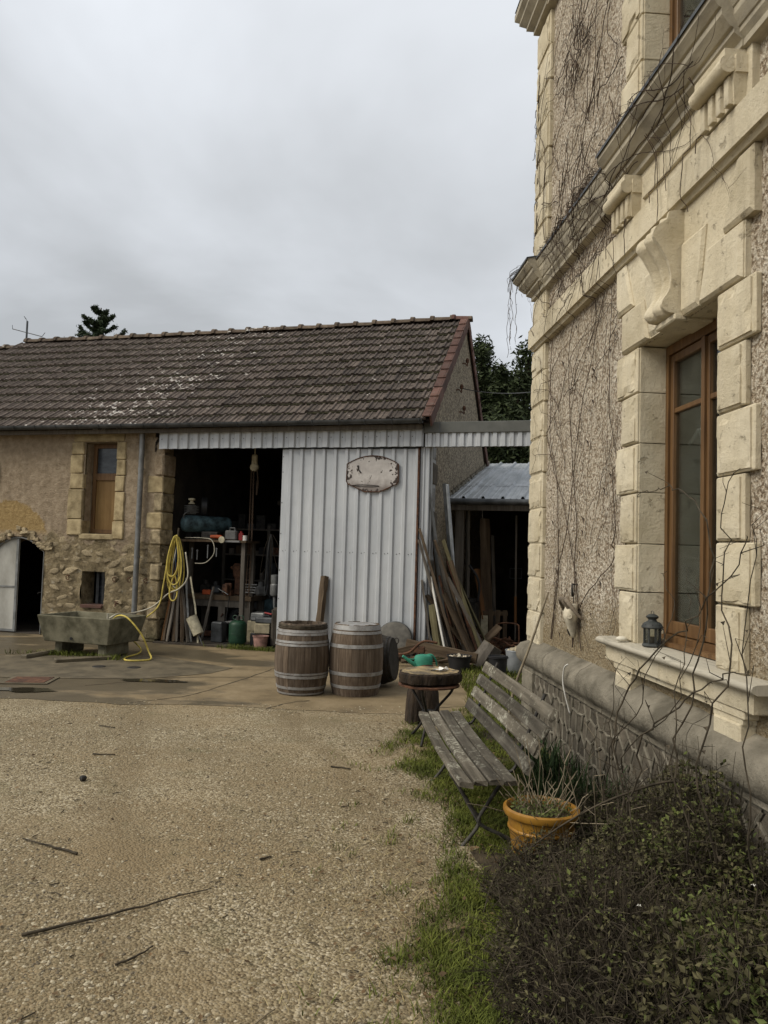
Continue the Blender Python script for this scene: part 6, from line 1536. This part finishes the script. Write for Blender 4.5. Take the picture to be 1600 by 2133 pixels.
m = MB(); m.lathe([(.060, .112), (.066, .118), (.064, .124), (.05, .145), (.03, .155), (.026, .158), (.024, .166), (.036, .178), (.038, .184), (.024, .196), (.008, .20), (0, .2)], 16); m.build('lid', MT['lantern'], ln, 40)
for k in range(8):
    a = 2*PI*(k+.5)/8; m = MB(); m.lathe([(0, .001), (.0045, 0)], 6, Matrix.Translation((.0575*math.cos(a), .0575*math.sin(a), .135)) @ Matrix.Rotation(a, 4, 'Z') @ Matrix.Rotation(math.radians(60), 4, 'Y')); m.build('vent_hole', MT['black'], ln)
m = MB(); m.tube(smooth_path([(.055, .03, .10), (.075, .035, .115), (.07, .045, .07), (.055, .04, .03)], 5), .003, 5); m.tube([(.02*math.cos(a), 0, .20+.018*math.sin(a)) for a in [PI*k/8 for k in range(9)]], .002, 4); m.build('bail', MT['lantern'], ln)
m = MB(); m.lathe([(0, 0), (.022, .003), (.033, .013), (.030, .024), (.018, .032), (0, .034)], 18, Matrix.Diagonal((1.15, .85, 1, 1))); tag(m.build('white_pebble', MT['egg'], None, True, loc=hw(2.50, -.04, 1.117)), 'smooth white egg-shaped pebble on the window sill', 'pebble')
m = MB(); m.box(-.05, .05, -.03, .03, 0, .05, .016, .012); m.box(-.02, .07, -.03, .02, 0, .035, .012, .01); tag(m.build('rough_stone', MT['rubble'], None, loc=hw(2.66, .11, 1.118)), 'rough tan stone behind the lantern on the sill', 'stone')
# ------------------------------------------------------------------ bare creeper on the house wall
def ysurf(x, z):
    y = .045
    if x < .42: y = 0.0
    if 2.2 < x < 2.6 and (z < 3.03 or z > 4.5): y = 0.0
    if 2.2 < x < 3.95 and 3.03 < z < 3.66: y = 0.0
    if 3.65 < z < 3.90: y = min(y, -.037)
    if 3.89 < z < 4.17 and x > 2.25: y = min(y, .0)
    if 4.13 < z < 4.50:
        p = .17 if (x < .43 or 2.26 < x < 3.89) else .085
        y = -p*min(max((z-4.13)/.27, 0), 1)
    if z < .88: y = min(y, -.11)
    return y-.012
rv_ = random.Random(77)
vine = HT('climbing_vine', 'bare leafless creeper spreading over the roughcast and cornice', 'vine', 0, 0, 0)
def walk(x, z, ang, steps, st, wig, up, r0, m, xr=(-.04, 2.55), depth=0, br=.10):
    P = []; 
    for k in range(steps):
        P.append((x, ysurf(x, z)-.004*depth, z))
        ang += rv_.uniform(-wig, wig); ang += (PI/2-ang)*up
        x += st*math.cos(ang); z += st*math.sin(ang)
        if not xr[0] < x < xr[1]: ang = PI-ang; x = min(max(x, xr[0]), xr[1])
        if z < .9 or z > 6.85: break
        if depth < 2 and rv_.random() < br:
            walk(x, z, ang+rv_.choice((-1, 1))*rv_.uniform(.4, 1.3), int(steps*rv_.uniform(.25, .6)), st*.85, wig*1.25, up*.5, r0*.55, m, xr, depth+1, br)
    if len(P) > 2: m.tube(P, [r0*(1-.75*k/len(P)) for k in range(len(P))], 4, False)
m = MB()
for k in range(5): walk(rv_.uniform(.45, 1.5), .93, PI/2+rv_.uniform(-.5, .7), 100, .05, .20, .02, .0045, m, (.42, 2.3), 0, .02)
m.build('main_stem', MT['vine'], vine, fix=False)
m = MB()
for k in range(34): walk(rv_.uniform(.45, 2.2), rv_.uniform(.95, 2.8), PI/2+rv_.uniform(-.8, .8), 34, .038, .30, .03, .0017, m, (.43, 2.2), 0, .05)
for k in range(15): walk(rv_.uniform(.45, 2.2), rv_.uniform(2.3, 3.5), rv_.uniform(.2, 2.9), 28, .035, .35, .01, .0030, m, (.1, 2.3), 0, .08)
m.build('fine_stem', MT['vine'], vine, fix=False)
m = MB()
for k in range(13): walk(rv_.uniform(.1, 2.3), rv_.uniform(3.75, 4.7), PI/2+rv_.uniform(-1.2, 1.2), 34, .042, .45, .0, .0034, m, (-.03, 2.4), 0, .07)
for cx, cz, rr_ in ((1.3, 4.62, .30), (1.15, 5.95, .22), (1.6, 5.2, .4), (.7, 4.9, .35), (1.5, 4.3, .5)):
    for k in range({4.62: 22, 5.95: 26}.get(cz, 9)): walk(cx+rv_.gauss(0, rr_*.6), cz+rv_.gauss(0, rr_*.45), rv_.uniform(0, 2*PI), 18, .035, .55, 0, .0045, m, (-.03, 2.4), 1, .12)
for k in range(7): walk(rv_.uniform(.2, 2.2), rv_.uniform(4.4, 5.5), PI/2+rv_.uniform(-.6, .6), 40, .05, .26, .01, .0042, m, (-.03, 2.4), 0, .05)
m.build('tangle', MT['vine'], vine, fix=False)
m = MB()   # stems trailing along the cornice and frieze above the window
for k in range(12): walk(rv_.uniform(1.6, 3.6), rv_.uniform(4.16, 4.34), rv_.choice((0.05, PI-.05)), 36, .04, .16, 0, .0042, m, (1.3, 4.6), 0, .08)
for k in range(10):
    x = rv_.uniform(2.1, 3.5); z = 4.25; P = []
    for q in range(int(rv_.uniform(8, 22))): P.append((x, ysurf(x, z)-.01, z)); x += rv_.uniform(-.012, .012); z -= .035
    m.tube(P, .0028, 4, False)
m.build('cornice_trail', MT['vine'], vine, fix=False)
m = MB()   # strands hanging free at the corner
for k in range(11):
    x = rv_.uniform(-.24, .06); y = rv_.uniform(-.24, -.14); z = 4.47; P = [(x+.1, y+.06, z+.02)]
    for q in range(int(rv_.uniform(5, 24))):
        P.append((x, y, z)); x += rv_.uniform(-.022, .018); y += rv_.uniform(-.01, .01); z -= rv_.uniform(.02, .05)
        if rv_.random() < .4: m.tube([(x, y, z), (x+rv_.uniform(-.05, .05), y, z-rv_.uniform(0, .05))], .0018, 3, False)
    m.tube(smooth_path(P, 2), .0026, 4, False)
for k in range(26):
    z = rv_.uniform(4.6, 6.3); x, y = -.05, .02; P = [(.12, -.012, z+.12)]
    for q in range(int(rv_.uniform(3, 9))): P.append((x, y, z)); x += rv_.uniform(-.035, .02); z += rv_.uniform(-.07, .02)
    m.tube(smooth_path(P, 2), .0034, 4, False)
m.build('hanging_strand', MT['vine'], vine, fix=False)
for k in range(46):       # last shrivelled leaves
    x = rv_.uniform(.7, 2.1); z = rv_.choice((rv_.uniform(1.0, 2.0), rv_.uniform(1.0, 4.0))); s = rv_.uniform(.008, .022); y = ysurf(x, z)-.008
    m = MB(); m.add([(x-s, y, z), (x, y-s*.8, z+s), (x+s*.8, y, z), (x, y+.2*s, z-s*2.2)], [(0, 1, 2), (0, 2, 3)]); m.build('withered_leaf', MT['vine'], vine, fix=False)
# long stick leaning at the house corner
m = MB(); P = [hw(.95, -.42, .0), hw(1.02, -.38, .5), hw(1.10, -.25, .95), hw(1.17, -.14, 1.36)]
m.tube(smooth_path(P, 5), [.014-.0004*k for k in range(16)], 6); tag(m.build('leaning_stick', MT['paletwig'], None, True), 'long thin stick leaning on the plinth near the house corner', 'stick')
m = MB(); m.tube(smooth_path([hw(1.62, -.11, .84), hw(1.55, -.115, .80), hw(1.52, -.115, .70), hw(1.53, -.1, .6), hw(1.54, -.06, .45)], 5), .006, 5); tag(m.build('string', MT['white'], None, True), 'short white string hanging over the plinth moulding', 'string')
# ------------------------------------------------------------------ trees
def leafcloud(m, p, n, s, spread, r):
    for _ in range(n):
        q = p+Vector((r.gauss(0, spread.x), r.gauss(0, spread.y), r.gauss(0, spread.z)))
        u = Vector((r.uniform(-1, 1), r.uniform(-1, 1), r.uniform(-.6, .9))).normalized()*s*r.uniform(.6, 1.3); w = u.orthogonal().normalized()*s*.30
        w.rotate(Matrix.Rotation(r.uniform(0, 6), 3, u))
        o = len(m.v); m.v += [tuple(q-u-w*.5), tuple(q-u*.2+w), tuple(q+u), tuple(q-u*.2-w)]; m.f.append((o, o+1, o+2, o+3))
def yew(label, loc, h, rad, seed):
    r = random.Random(seed); t = thing('yew_tree', label, 'tree', loc, 0, 'dark yews behind the barn')
    m = MB(); m.tube(smooth_path([(0, 0, 0), (.1, .05, h*.3), (.0, .1, h*.6), (.05, 0, h*.95)], 4), [.28-.018*k for k in range(13)], 8); m.build('trunk', MT['bark'], t, True)
    m = MB(); lv = MB(); plumes = [(0, 0, h)]
    for k in range(9): a = r.uniform(0, 2*PI); q = rad*r.uniform(.3, .75); plumes.append((q*math.cos(a), q*math.sin(a), h*r.uniform(.72, .98)))
    for px_, py_, ph in plumes:
        m.tube([(0, 0, h*.3), (px_*.8, py_*.8, ph*.6), (px_, py_, ph*.95)], [.09, .05, .015], 5)
        for j in range(210):
            tt = r.random()**.75; z = ph*(.22+.78*tt); rr2 = (.10+rad*.55*(1-tt)**.8)*r.uniform(.5, 1.05); a = r.uniform(0, 2*PI)
            leafcloud(lv, Vector((px_*(.5+.5*tt)+rr2*math.cos(a), py_*(.5+.5*tt)+rr2*math.sin(a), z)), 15, .10, Vector((.12, .12, .14)), r)
    m.build('limb', MT['bark'], t, True); lv.build('crown', MT['yew'], t, fix=False)
yew('dark yew whose crown rises right beside the barn gable', (3.0, 24.2, 0), 8.4, 1.5, 1)
yew('broad dark yew between the gable and the house corner', (4.1, 22.6, 0), 7.9, 1.6, 2)
yew('dark yew partly hidden by the house corner', (5.6, 23.2, 0), 8.0, 1.7, 3)
yew('lower dark yew filling the gap over the lean-to roof', (3.6, 21.2, 0), 5.6, 1.5, 4)
def fir(label, loc, h, seed):
    r = random.Random(seed); t = thing('fir_tree', label, 'tree', loc)
    m = MB(); m.tube([(0, 0, 0), (0, 0, h*.5), (0, 0, h)], [.2, .12, .02], 7); m.build('trunk', MT['bark'], t, True)
    m = MB(); lv = MB(); z = 2.5
    while z < h-.05:
        ln_ = max(.12, .18+(h-z)*.47)
        for k in range(5 if z < h-2.8 else 4):
            a = r.uniform(0, 2*PI); L = ln_*r.uniform(.7, 1.1); rise = .55+.35*(z/h)
            P = [Vector((0, 0, z)), Vector((math.cos(a)*L*.5, math.sin(a)*L*.5, z+.05*L)), Vector((math.cos(a)*L, math.sin(a)*L, z+L*rise*.55))]
            P = smooth_path(P, 5); m.tube(P, [.02-.0016*q for q in range(len(P))], 4, False)
            for q, p in enumerate(P[1:]):
                nb = 2 if z < h-3 else 3
                for s in range(nb):
                    b = a+r.uniform(-1.4, 1.4); l2 = L*.22*r.uniform(.5, 1.2); e = p+Vector((math.cos(b)*l2, math.sin(b)*l2, l2*.4))
                    for f in range(4): leafcloud(lv, p.lerp(e, f/3), 4, .06, Vector((.025, .025, .03)), r)
        z += r.uniform(.16, .26)
    m.build('branch', MT['bark'], t, fix=False); lv.build('crown', MT['conifer'], t, fix=False)
fir('dark fir whose tip shows above the barn ridge', (-9.75, 25.6, 0), 9.6, 5)
# ------------------------------------------------------------------ grass
def grass(name, label, pts, mat, hmin, hmax, lean, seed, wd=.0035):
    r = random.Random(seed); m = MB(); V = m.v; F = m.f
    for x, y in pts:
        h_ = r.uniform(hmin, hmax); a = r.uniform(0, 2*PI); w = wd*r.uniform(.6, 1.3); dx, dy = math.cos(a), math.sin(a); L = h_*lean*r.uniform(.2, 1.4); b = a+r.uniform(-.9, .9); lx, ly = math.cos(b)*L, math.sin(b)*L
        o = len(V); z = .006
        V += [(x-dy*w, y+dx*w, z), (x+dy*w, y-dx*w, z), (x+lx*.35+dy*w*.7, y+ly*.35-dx*w*.7, z+h_*.6), (x+lx*.35-dy*w*.7, y+ly*.35+dx*w*.7, z+h_*.6), (x+lx, y+ly, z+h_)]
        F += [(o, o+1, o+2, o+3), (o+3, o+2, o+4)]
    return tag(m.build(name, mat, None, fix=False), label, 'grass', None, 'stuff')
EDGE = [(2.0, .14), (2.6, .12), (3.1, .06), (3.5, .12), (4.0, .28), (4.6, .40), (5.3, .36), (6.0, .2), (6.6, .17), (7.1, .28), (7.5, .5), (7.9, .9), (8.6, 1.0), (10.2, 1.05), (11.6, 1.3), (13, 1.6)]
def edge_d(x, y):
    for (y0, a), (y1, b) in zip(EDGE, EDGE[1:]):
        if y <= y1: return x-(a+(b-a)*(y-y0)/(y1-y0))+.22*fbm(x*2.5, y*2.5, 6)
    return -1
rg_ = random.Random(8); pts = []; pts2 = []
HWX = lambda y: 1.42+.0727*(7.5-y)
while len(pts) < 60000:
    y = 2.2+6.2*rg_.random()**1.35; x = rg_.uniform(-.15, min(1.5, HWX(y)-.1))
    e = edge_d(x, y)
    if rg_.random() > min(max((e+.10)/.32, 0), 1)**1.5: continue
    d = fbm(x*2.2, y*2.2, 9)
    if x > .62 and y < 4.3 and rg_.random() < .8: continue
    if rg_.random() < .62+1.3*d: pts.append((x, y))
for _ in range(5000):                                  # stray tufts creeping into the gravel
    y = rg_.uniform(2.4, 6.8); x = rg_.gauss(.12, .22)
    if in_bed(x, y): continue
    if fbm(x*4, y*4, 3) > .2 and fbm(x*1.2, y*1.2, 5) > .05: pts.append((x, y))
grass('grass', 'short green grass between the gravel and the house', pts, MT['grass'], .012, .048, 1.3, 1, .0028)
pts = []
while len(pts) < 5200:
    y = rg_.uniform(8.2, 11.6); x = rg_.uniform(.85, 2.1)
    if in_bed(x, y): pts.append((x, y))
for _ in range(700): q = bw(-2.75+rg_.gauss(0, .28), -.10+rg_.gauss(0, .05), 0); pts.append((q.x, q.y))
for _ in range(350): q = (-3.95+rg_.gauss(0, .15), 11.05+rg_.gauss(0, .05)); pts.append(q)
for _ in range(500): q = (-4.55+rg_.gauss(0, .35), 11.35+rg_.gauss(0, .06)); pts.append(q)
grass('grass', 'grass tufts growing at the barn foot and round the buckets', pts, MT['grass'], .03, .09, .8, 2, .005)
pts = []
for _ in range(1500):
    y = rg_.uniform(2.4, 4.6); x = rg_.gauss(.08, .18) if rg_.random() < .7 else rg_.uniform(-.5, .4)
    pts.append((x, y))
grass('dry_straw', 'dry straw lying along the gravel edge', pts, MT['straw'], .008, .02, 6.0, 3, .0016)
lt = MB(); rl = random.Random(12)
for k in range(1500):
    y = 2.3+5.6*rl.random()**1.2; x = rl.uniform(-.1, 1.5) if k % 6 else rl.uniform(-.5, .15)*y
    if x > HWX(y)-.12: continue
    s = rl.uniform(.006, .018); a = rl.uniform(0, 6.3); z = .012+(rl.uniform(.0, .03) if edge_d(x, y) > 0 else 0); ca, sa2 = math.cos(a)*s, math.sin(a)*s
    lt.add([(x-ca, y-sa2, z), (x+sa2*.6, y-ca*.6, z+rl.uniform(-.2, .6)*s), (x+ca, y+sa2, z+rl.uniform(0, .5)*s), (x-sa2*.6, y+ca*.6, z+rl.uniform(-.2, .6)*s)], [(0, 1, 2), (0, 2, 3)])
tag(lt.build('leaf_litter', MT['deadleaf'], None, fix=False), 'brown dead leaves littering the grass and gravel edge', 'leaves', None, 'stuff')
# ------------------------------------------------------------------ strap leaved plants behind the bench
def strap(label, loc, n, h, spread, seed):
    r = random.Random(seed); t = thing('strap_leaf_plant', label, 'plant', loc, 0, 'strap leaved clumps by the plinth'); m = MB()
    for k in range(n):
        a = r.uniform(0, 2*PI); q = spread*math.sqrt(r.random()); b = Vector((q*math.cos(a), q*math.sin(a), 0)); L = h*r.uniform(.6, 1.15); c = r.uniform(0, 2*PI); ln_ = L*r.uniform(.1, .6); w = r.uniform(.005, .010); P = []
        for j in range(5):
            tt = j/4; P.append(b+Vector((math.cos(c)*ln_*tt**1.8, math.sin(c)*ln_*tt**1.8, L*tt*(1-.18*tt))))
        d = Vector((-math.sin(c), math.cos(c), 0))
        o = len(m.v)
        for j, p in enumerate(P): ww = w*(1-(j/4)**3*.9); m.v += [tuple(p-d*ww), tuple(p+d*ww)]
        for j in range(4): m.f.append((o+2*j, o+2*j+1, o+2*j+3, o+2*j+2))
    m.build('leaf_blades', MT['blade'], t, fix=False)
strap('dark green strap leaves behind the middle of the bench', (1.22, 5.35, 0), 170, .36, .20, 1)
strap('dark green strap leaves between bench end and plinth', (1.28, 4.75, 0), 190, .40, .22, 2)
strap('small strap leaf clump near the house corner', (1.25, 6.0, 0), 90, .30, .18, 3)
# ------------------------------------------------------------------ shrubs in the foreground
def shrub(name, label, cx, cy, rx, ry, h, nleaf, ntwig, mats, seed, ls=.011, upright=.5, cut=None):
    r = random.Random(seed); t = thing(name, label, 'shrub', (cx, cy, 0)); tw = MB()
    def top(x, y):
        q = (x/rx)**2+(y/ry)**2
        return h*math.sqrt(max(0, 1-q))*(1+.35*fbm(x*4+seed, y*4))
    for k in range(ntwig):
        a = r.uniform(0, 2*PI); q = math.sqrt(r.random()); x, y = rx*q*math.cos(a)*.95, ry*q*math.sin(a)*.95
        if cut and cut(cx+x, cy+y): continue
        tz = top(x, y)*r.uniform(.6, 1.22); P = [Vector((x*.8, y*.8, 0))]; p = Vector((x*.8, y*.8, 0)); n = 6
        for j in range(n): p = p+Vector((r.gauss(x/rx*.012, .022), r.gauss(y/ry*.012, .022), tz/n)); P.append(p)
        tw.tube(P, [.0032*(1-.6*j/n) for j in range(n+1)], 3, False)
        for j in range(2, n):
            e = P[j]+Vector((r.gauss(0, .06), r.gauss(0, .06), r.uniform(-.01, .07))); tw.tube([P[j], (P[j]+e)/2+Vector((0, 0, .008)), e], .0015, 3, False)
    tw.build('twigs', MT['twig'], t, fix=False)
    for mi, (mat, fr) in enumerate(mats):
        lv = MB(); cnt = 0
        while cnt < int(nleaf*fr):
            a = r.uniform(0, 2*PI); q = math.sqrt(r.random()); x, y = rx*q*math.cos(a), ry*q*math.sin(a)
            if cut and cut(cx+x, cy+y): cnt += 1; continue
            if mi and fbm(x*3.1+mi*9, y*3.1, seed) < .08 and r.random() < .85: cnt += 1; continue
            z = top(x, y)*(1-.75*r.random()**1.7)+r.gauss(0, .02)
            if z < .01: cnt += 1; continue
            cnt += 1; s = ls*r.uniform(.6, 1.5)
            u = Vector((r.gauss(0, 1), r.gauss(0, 1), r.gauss(0, .7))).normalized(); w = u.orthogonal().normalized(); w.rotate(Matrix.Rotation(r.uniform(0, 6.28), 3, u))
            p = Vector((x, y, z)); o = len(lv.v); nn = u.cross(w)*s*.2
            lv.v += [tuple(p-u*s), tuple(p+w*s*.55+nn), tuple(p+u*s), tuple(p-w*s*.55+nn)]; lv.f += [(o, o+1, o+2), (o, o+2, o+3)]
        lv.build('leaves', MT[mat], t, fix=False)
    return t
cutp = lambda x, y: (x-PX)**2+(y-PY)**2 < .21**2 or x > HWX(y)-.03
LM = [('leafdark', .62), ('leafgreen', .55)]
shrub('twiggy_shrub', 'brown twiggy shrub spilling over the grass edge in the foreground', .92, 2.85, .48, .85, .44, 7500, 2300, [('leafdark', .9), ('leafgreen', .5)], 1, .009, .5, cutp)
shrub('leafy_shrub', 'low dark leafy shrub in the bottom right corner', 1.30, 2.35, .62, .80, .52, 13000, 900, LM, 2, .013, .5, cutp)
shrub('leafy_shrub', 'dark small leaved shrub in front of the yellow pot', 1.30, 3.45, .60, .55, .44, 12000, 1100, LM, 3, .011, .5, cutp)
shrub('leafy_shrub', 'dark shrub against the plinth under the window sill', 1.58, 3.75, .36, .80, .60, 8000, 1000, LM, 4, .012, .5, cutp)
shrub('leafy_shrub', 'low brown ground shrub between pot and plinth', 1.30, 4.35, .34, .50, .30, 5000, 420, [('leafdark', .8), ('leafgreen', .3)], 5, .010, .5, cutp)
shrub('leafy_shrub', 'thin brown brambles in front of the yellow pot', .88, 3.72, .34, .24, .27, 2600, 700, [('leafdark', .9), ('leafgreen', .2)], 6, .009, .5, cutp)
for k, (x, y, z, lb) in enumerate(((.93, 2.75, .44, 'white blossom in the middle of the foreground shrub'), (1.33, 2.75, .52, 'white blossom at the right of the foreground shrub'))):
    m = MB()
    for q in range(4): a = q*1.6+k; m.add([(0, 0, 0), (.006*math.cos(a), .006*math.sin(a), .007), (.011*math.cos(a+.3), .011*math.sin(a+.3), .004), (.006*math.cos(a+.7), .006*math.sin(a+.7), .007)], [(0, 1, 2, 3)])
    tag(m.build('white_blossom', MT['white'], None, fix=False, loc=(x, y, z)), lb, 'flower', 'white blossoms')
# ------------------------------------------------------------------ rose canes in front of the window
rb = HT('rose_bush', 'bare thorny rose canes arching before the window and sill', 'rose bush', 3.9, -.55, 0)
rc = random.Random(4)
def cane(P, r0, leafy=.25, mat='twig', side=True):
    m = MB(); S = smooth_path([Vector(p)-Vector((3.9, -.55, 0)) for p in P], 7); n = len(S)
    S = [p+Vector((rc.gauss(0, .006), rc.gauss(0, .006), rc.gauss(0, .006))) for p in S]
    r0 *= .8; S = [p+Vector((.10*fbm(p.x*2, p.z*2.2, r0*900), .06*fbm(p.y*3, p.z*3, r0*700)+.26*max(0, 1-p.z/.8), 0)) for p in S]
    m.tube(S, [r0*(1-.7*k/n) for k in range(n)], 5)
    if side:
        for k in range(3, n, 2):
            d = Vector((rc.gauss(0, 1), rc.gauss(0, 1), rc.gauss(.3, 1))).normalized()
            m.tube([S[k], S[k]+d*.014], [.0022, .0005], 3, False)
            if rc.random() < .5:
                L = rc.uniform(.06, .22); e = S[k]+d*L*.5+Vector((0, 0, L*.4)); e2 = e+Vector((rc.gauss(0, .05), rc.gauss(0, .05), rc.uniform(-.05, .08)))
                m.tube([S[k], e, e2], [r0*.4, r0*.3, .001], 3, False)
                if rc.random() < leafy*2:
                    s = rc.uniform(.006, .014); m.add([e2+Vector((-s, 0, 0)), e2+Vector((0, s, s*.5)), e2+Vector((s, 0, -s)), e2+Vector((0, -s, s*.3))], [(0, 1, 2, 3)])
    m.build('cane', MT[mat], rb, fix=False)
for P, r0 in (([(3.75, -.62, 0), (3.55, -.55, .45), (3.45, -.45, .85), (3.70, -.40, 1.20), (4.15, -.35, 1.45), (4.40, -.32, 1.75)], .0085), ([(4.05, -.5, 0), (3.95, -.4, .6), (4.0, -.32, 1.15), (4.12, -.28, 1.6), (3.95, -.25, 1.95), (3.5, -.22, 2.02), (3.2, -.2, 2.0)], .0065),
              ([(3.6, -.7, 0), (3.75, -.6, .5), (4.0, -.5, .9), (4.35, -.42, 1.15), (4.6, -.4, 1.25)], .0080), ([(4.3, -.5, 0), (4.25, -.4, .7), (4.2, -.3, 1.3), (4.05, -.22, 1.75), (4.2, -.2, 2.05)], .007), ([(4.1, -.6, .0), (4.25, -.5, .8), (4.05, -.35, 1.25), (3.85, -.28, 1.5)], .005), ([(3.55, -.6, 0), (3.35, -.5, .5), (3.30, -.4, .85), (3.42, -.38, 1.1)], .005),
              ([(3.85, -.7, 0), (3.65, -.62, .5), (3.9, -.5, 1.0), (3.95, -.4, 1.35), (3.80, -.35, 1.6)], .005), ([(4.4, -.45, 0), (4.5, -.4, .6), (4.42, -.3, 1.2), (4.5, -.25, 1.8)], .006), ([(4.2, -.7, .0), (4.0, -.65, .7), (4.3, -.5, 1.1), (4.25, -.4, 1.55)], .005), ([(3.3, -.6, 0), (3.2, -.5, .4), (3.28, -.4, .75)], .004)):
    cane(P, r0)
ac = thing('arching_branch', 'long bare branch arching across the yellow pot to the plinth', 'branch', (1.0, 3.9, 0))
m = MB(); P = [(1.62, 3.75, .52), (1.42, 3.72, .60), (1.15, 3.72, .52), (.92, 3.72, .40), (.72, 3.75, .24), (.58, 3.72, .14), (.50, 3.55, .04)]
S = smooth_path([Vector(p)-ac.location for p in P], 7); m.tube(S, [.007-.00012*k for k in range(len(S))], 6)
for k in range(4, len(S), 4): d = Vector((rc.gauss(0, .05), rc.gauss(0, .05), rc.uniform(.0, .07))); m.tube([S[k], S[k]+d], .0022, 4, False)
m.build('stem', MT['twig'], ac, True)
ds = thing('dry_weed', 'thin dry weed stems standing below the window sill', 'weed', (1.3, 4.3, 0))
for k in range(22):       # pale and dark dry stems standing among the shrubs by the plinth
    x = rc.uniform(1.05, 1.6); y = rc.uniform(3.7, 4.9)
    if x > HWX(y)-.1: continue
    m = MB(); h_ = rc.uniform(.35, .75); P = [Vector((0, 0, 0))]; p = Vector((0, 0, 0)); dr = Vector((rc.gauss(0, .05), rc.gauss(0, .05), 0))
    for j in range(6): p = p+Vector((rc.gauss(0, .012), rc.gauss(0, .012), h_/6))+dr*(j/6); P.append(p)
    m.tube(P, [.004*(1-.1*j) for j in range(7)], 4, False)
    for j in range(2, 7):
        if rc.random() < .7: m.tube([P[j], P[j]+Vector((rc.gauss(0, .06), rc.gauss(0, .06), rc.uniform(0, .07)))], .0016, 3, False)
    m.build('dry_stem', MT['paletwig' if k % 3 == 0 else 'twig'], ds, fix=False, loc=(x-1.3, y-4.3, 0))
# dead growth and weeds in the yellow pot
m = MB()
for k in range(60):
    a = rc.uniform(0, 2*PI); q = .14*math.sqrt(rc.random()); p = Vector((q*math.cos(a), q*math.sin(a), .31)); P = [p]; d = Vector((rc.gauss(math.cos(a)*.02, .02), rc.gauss(math.sin(a)*.02, .02), 0)); h_ = rc.uniform(.05, .22) if k > 6 else rc.uniform(.25, .42)
    for j in range(5): p = p+d*.8+Vector((rc.gauss(0, .01), rc.gauss(0, .01), h_/5)); P.append(p)
    m.tube(P, .0022, 3, False)
m.build('dead_stem', MT['paletwig'], yp, fix=False)
m = MB()
for k in range(420):
    a = rc.uniform(0, 2*PI); q = .155*math.sqrt(rc.random()); p = Vector((q*math.cos(a), q*math.sin(a), .315+rc.random()*.05)); s = rc.uniform(.006, .014); u = Vector((rc.gauss(0, 1), rc.gauss(0, 1), rc.gauss(0, .6))).normalized()*s; w = u.orthogonal().normalized()*s*.5
    m.add([p-u, p+w, p+u, p-w], [(0, 1, 2, 3)])
m.build('weeds', MT['leafgreen'], yp, fix=False)
# ------------------------------------------------------------------ sticks, stones and bits on the gravel
def stick(label, pts, r0, r1, mat='twig', name='fallen_stick', cat='stick', group=None):
    m = MB(); S = smooth_path(pts, 5); S = [p+Vector((rc.gauss(0, .004), rc.gauss(0, .004), abs(rc.gauss(0, .002)))) for p in S]; n = len(S)
    m.tube(S, [r0+(r1-r0)*k/n for k in range(n)], 6); tag(m.build(name, MT[mat], None, True), label, cat, group)
stick('long dark stick lying across the near gravel', [(-1.46, 3.29, .012), (-1.2, 3.46, .013), (-1.0, 3.62, .012), (-.78, 3.80, .006)], .0075, .002)
stick('short dark stick on the gravel at the left', [(-1.95, 4.35, .009), (-1.76, 4.25, .010), (-1.57, 4.16, .008)], .003, .0075)
stick('tiny twig near the middle of the gravel', [(-.60, 4.16, .007), (-.55, 4.20, .007)], .006, .005)
stick('twig on the gravel nearest the concrete edge', [(-2.52, 7.05, .008), (-2.35, 6.98, .008)], .005, .004)
stick('dark twig left of centre on the gravel', [(-2.22, 6.10, .008), (-2.05, 6.10, .008)], .006, .004)
stick('thin twig right of centre on the gravel', [(-.35, 5.95, .007), (-.2, 5.9, .007)], .006, .004)
stick('crooked twig in the lower left gravel', [(-1.0, 3.10, .006), (-.93, 3.16, .012), (-.9, 3.24, .006)], .005, .003)
stick('straw coloured twig at the bottom of the gravel', [(-.42, 2.72, .006), (-.34, 2.83, .006)], .003, .002, 'paletwig')
tbm_ = MB()
for k in range(90):
    y = rc.uniform(2.5, 7.6); x = rc.uniform(-.55, .1)*y
    if in_bed(x, y): continue
    a = rc.uniform(0, PI); L = rc.uniform(.02, .06); tbm_.tube([(x, y, .006), (x+L*.5*math.cos(a), y+L*.5*math.sin(a), .009), (x+L*math.cos(a+.2), y+L*math.sin(a+.2), .006)], [.003, .003, .002], 4)
tag(tbm_.build('twig_litter', MT['twig'], None, fix=False), 'tiny broken bits of twig littering the gravel', 'litter', None, 'stuff')
m = MB(); m.lathe([(0, 0), (.022, .003), (.026, .014), (.02, .028), (.008, .034), (0, .035)], 9, None, lambda a, z: 1+.15*math.sin(3*a)); tag(m.build('dark_stone', MT['iron'], None, 40, loc=(-2.04, 5.44, .003)), 'single dark stone on the gravel at the left', 'stone')
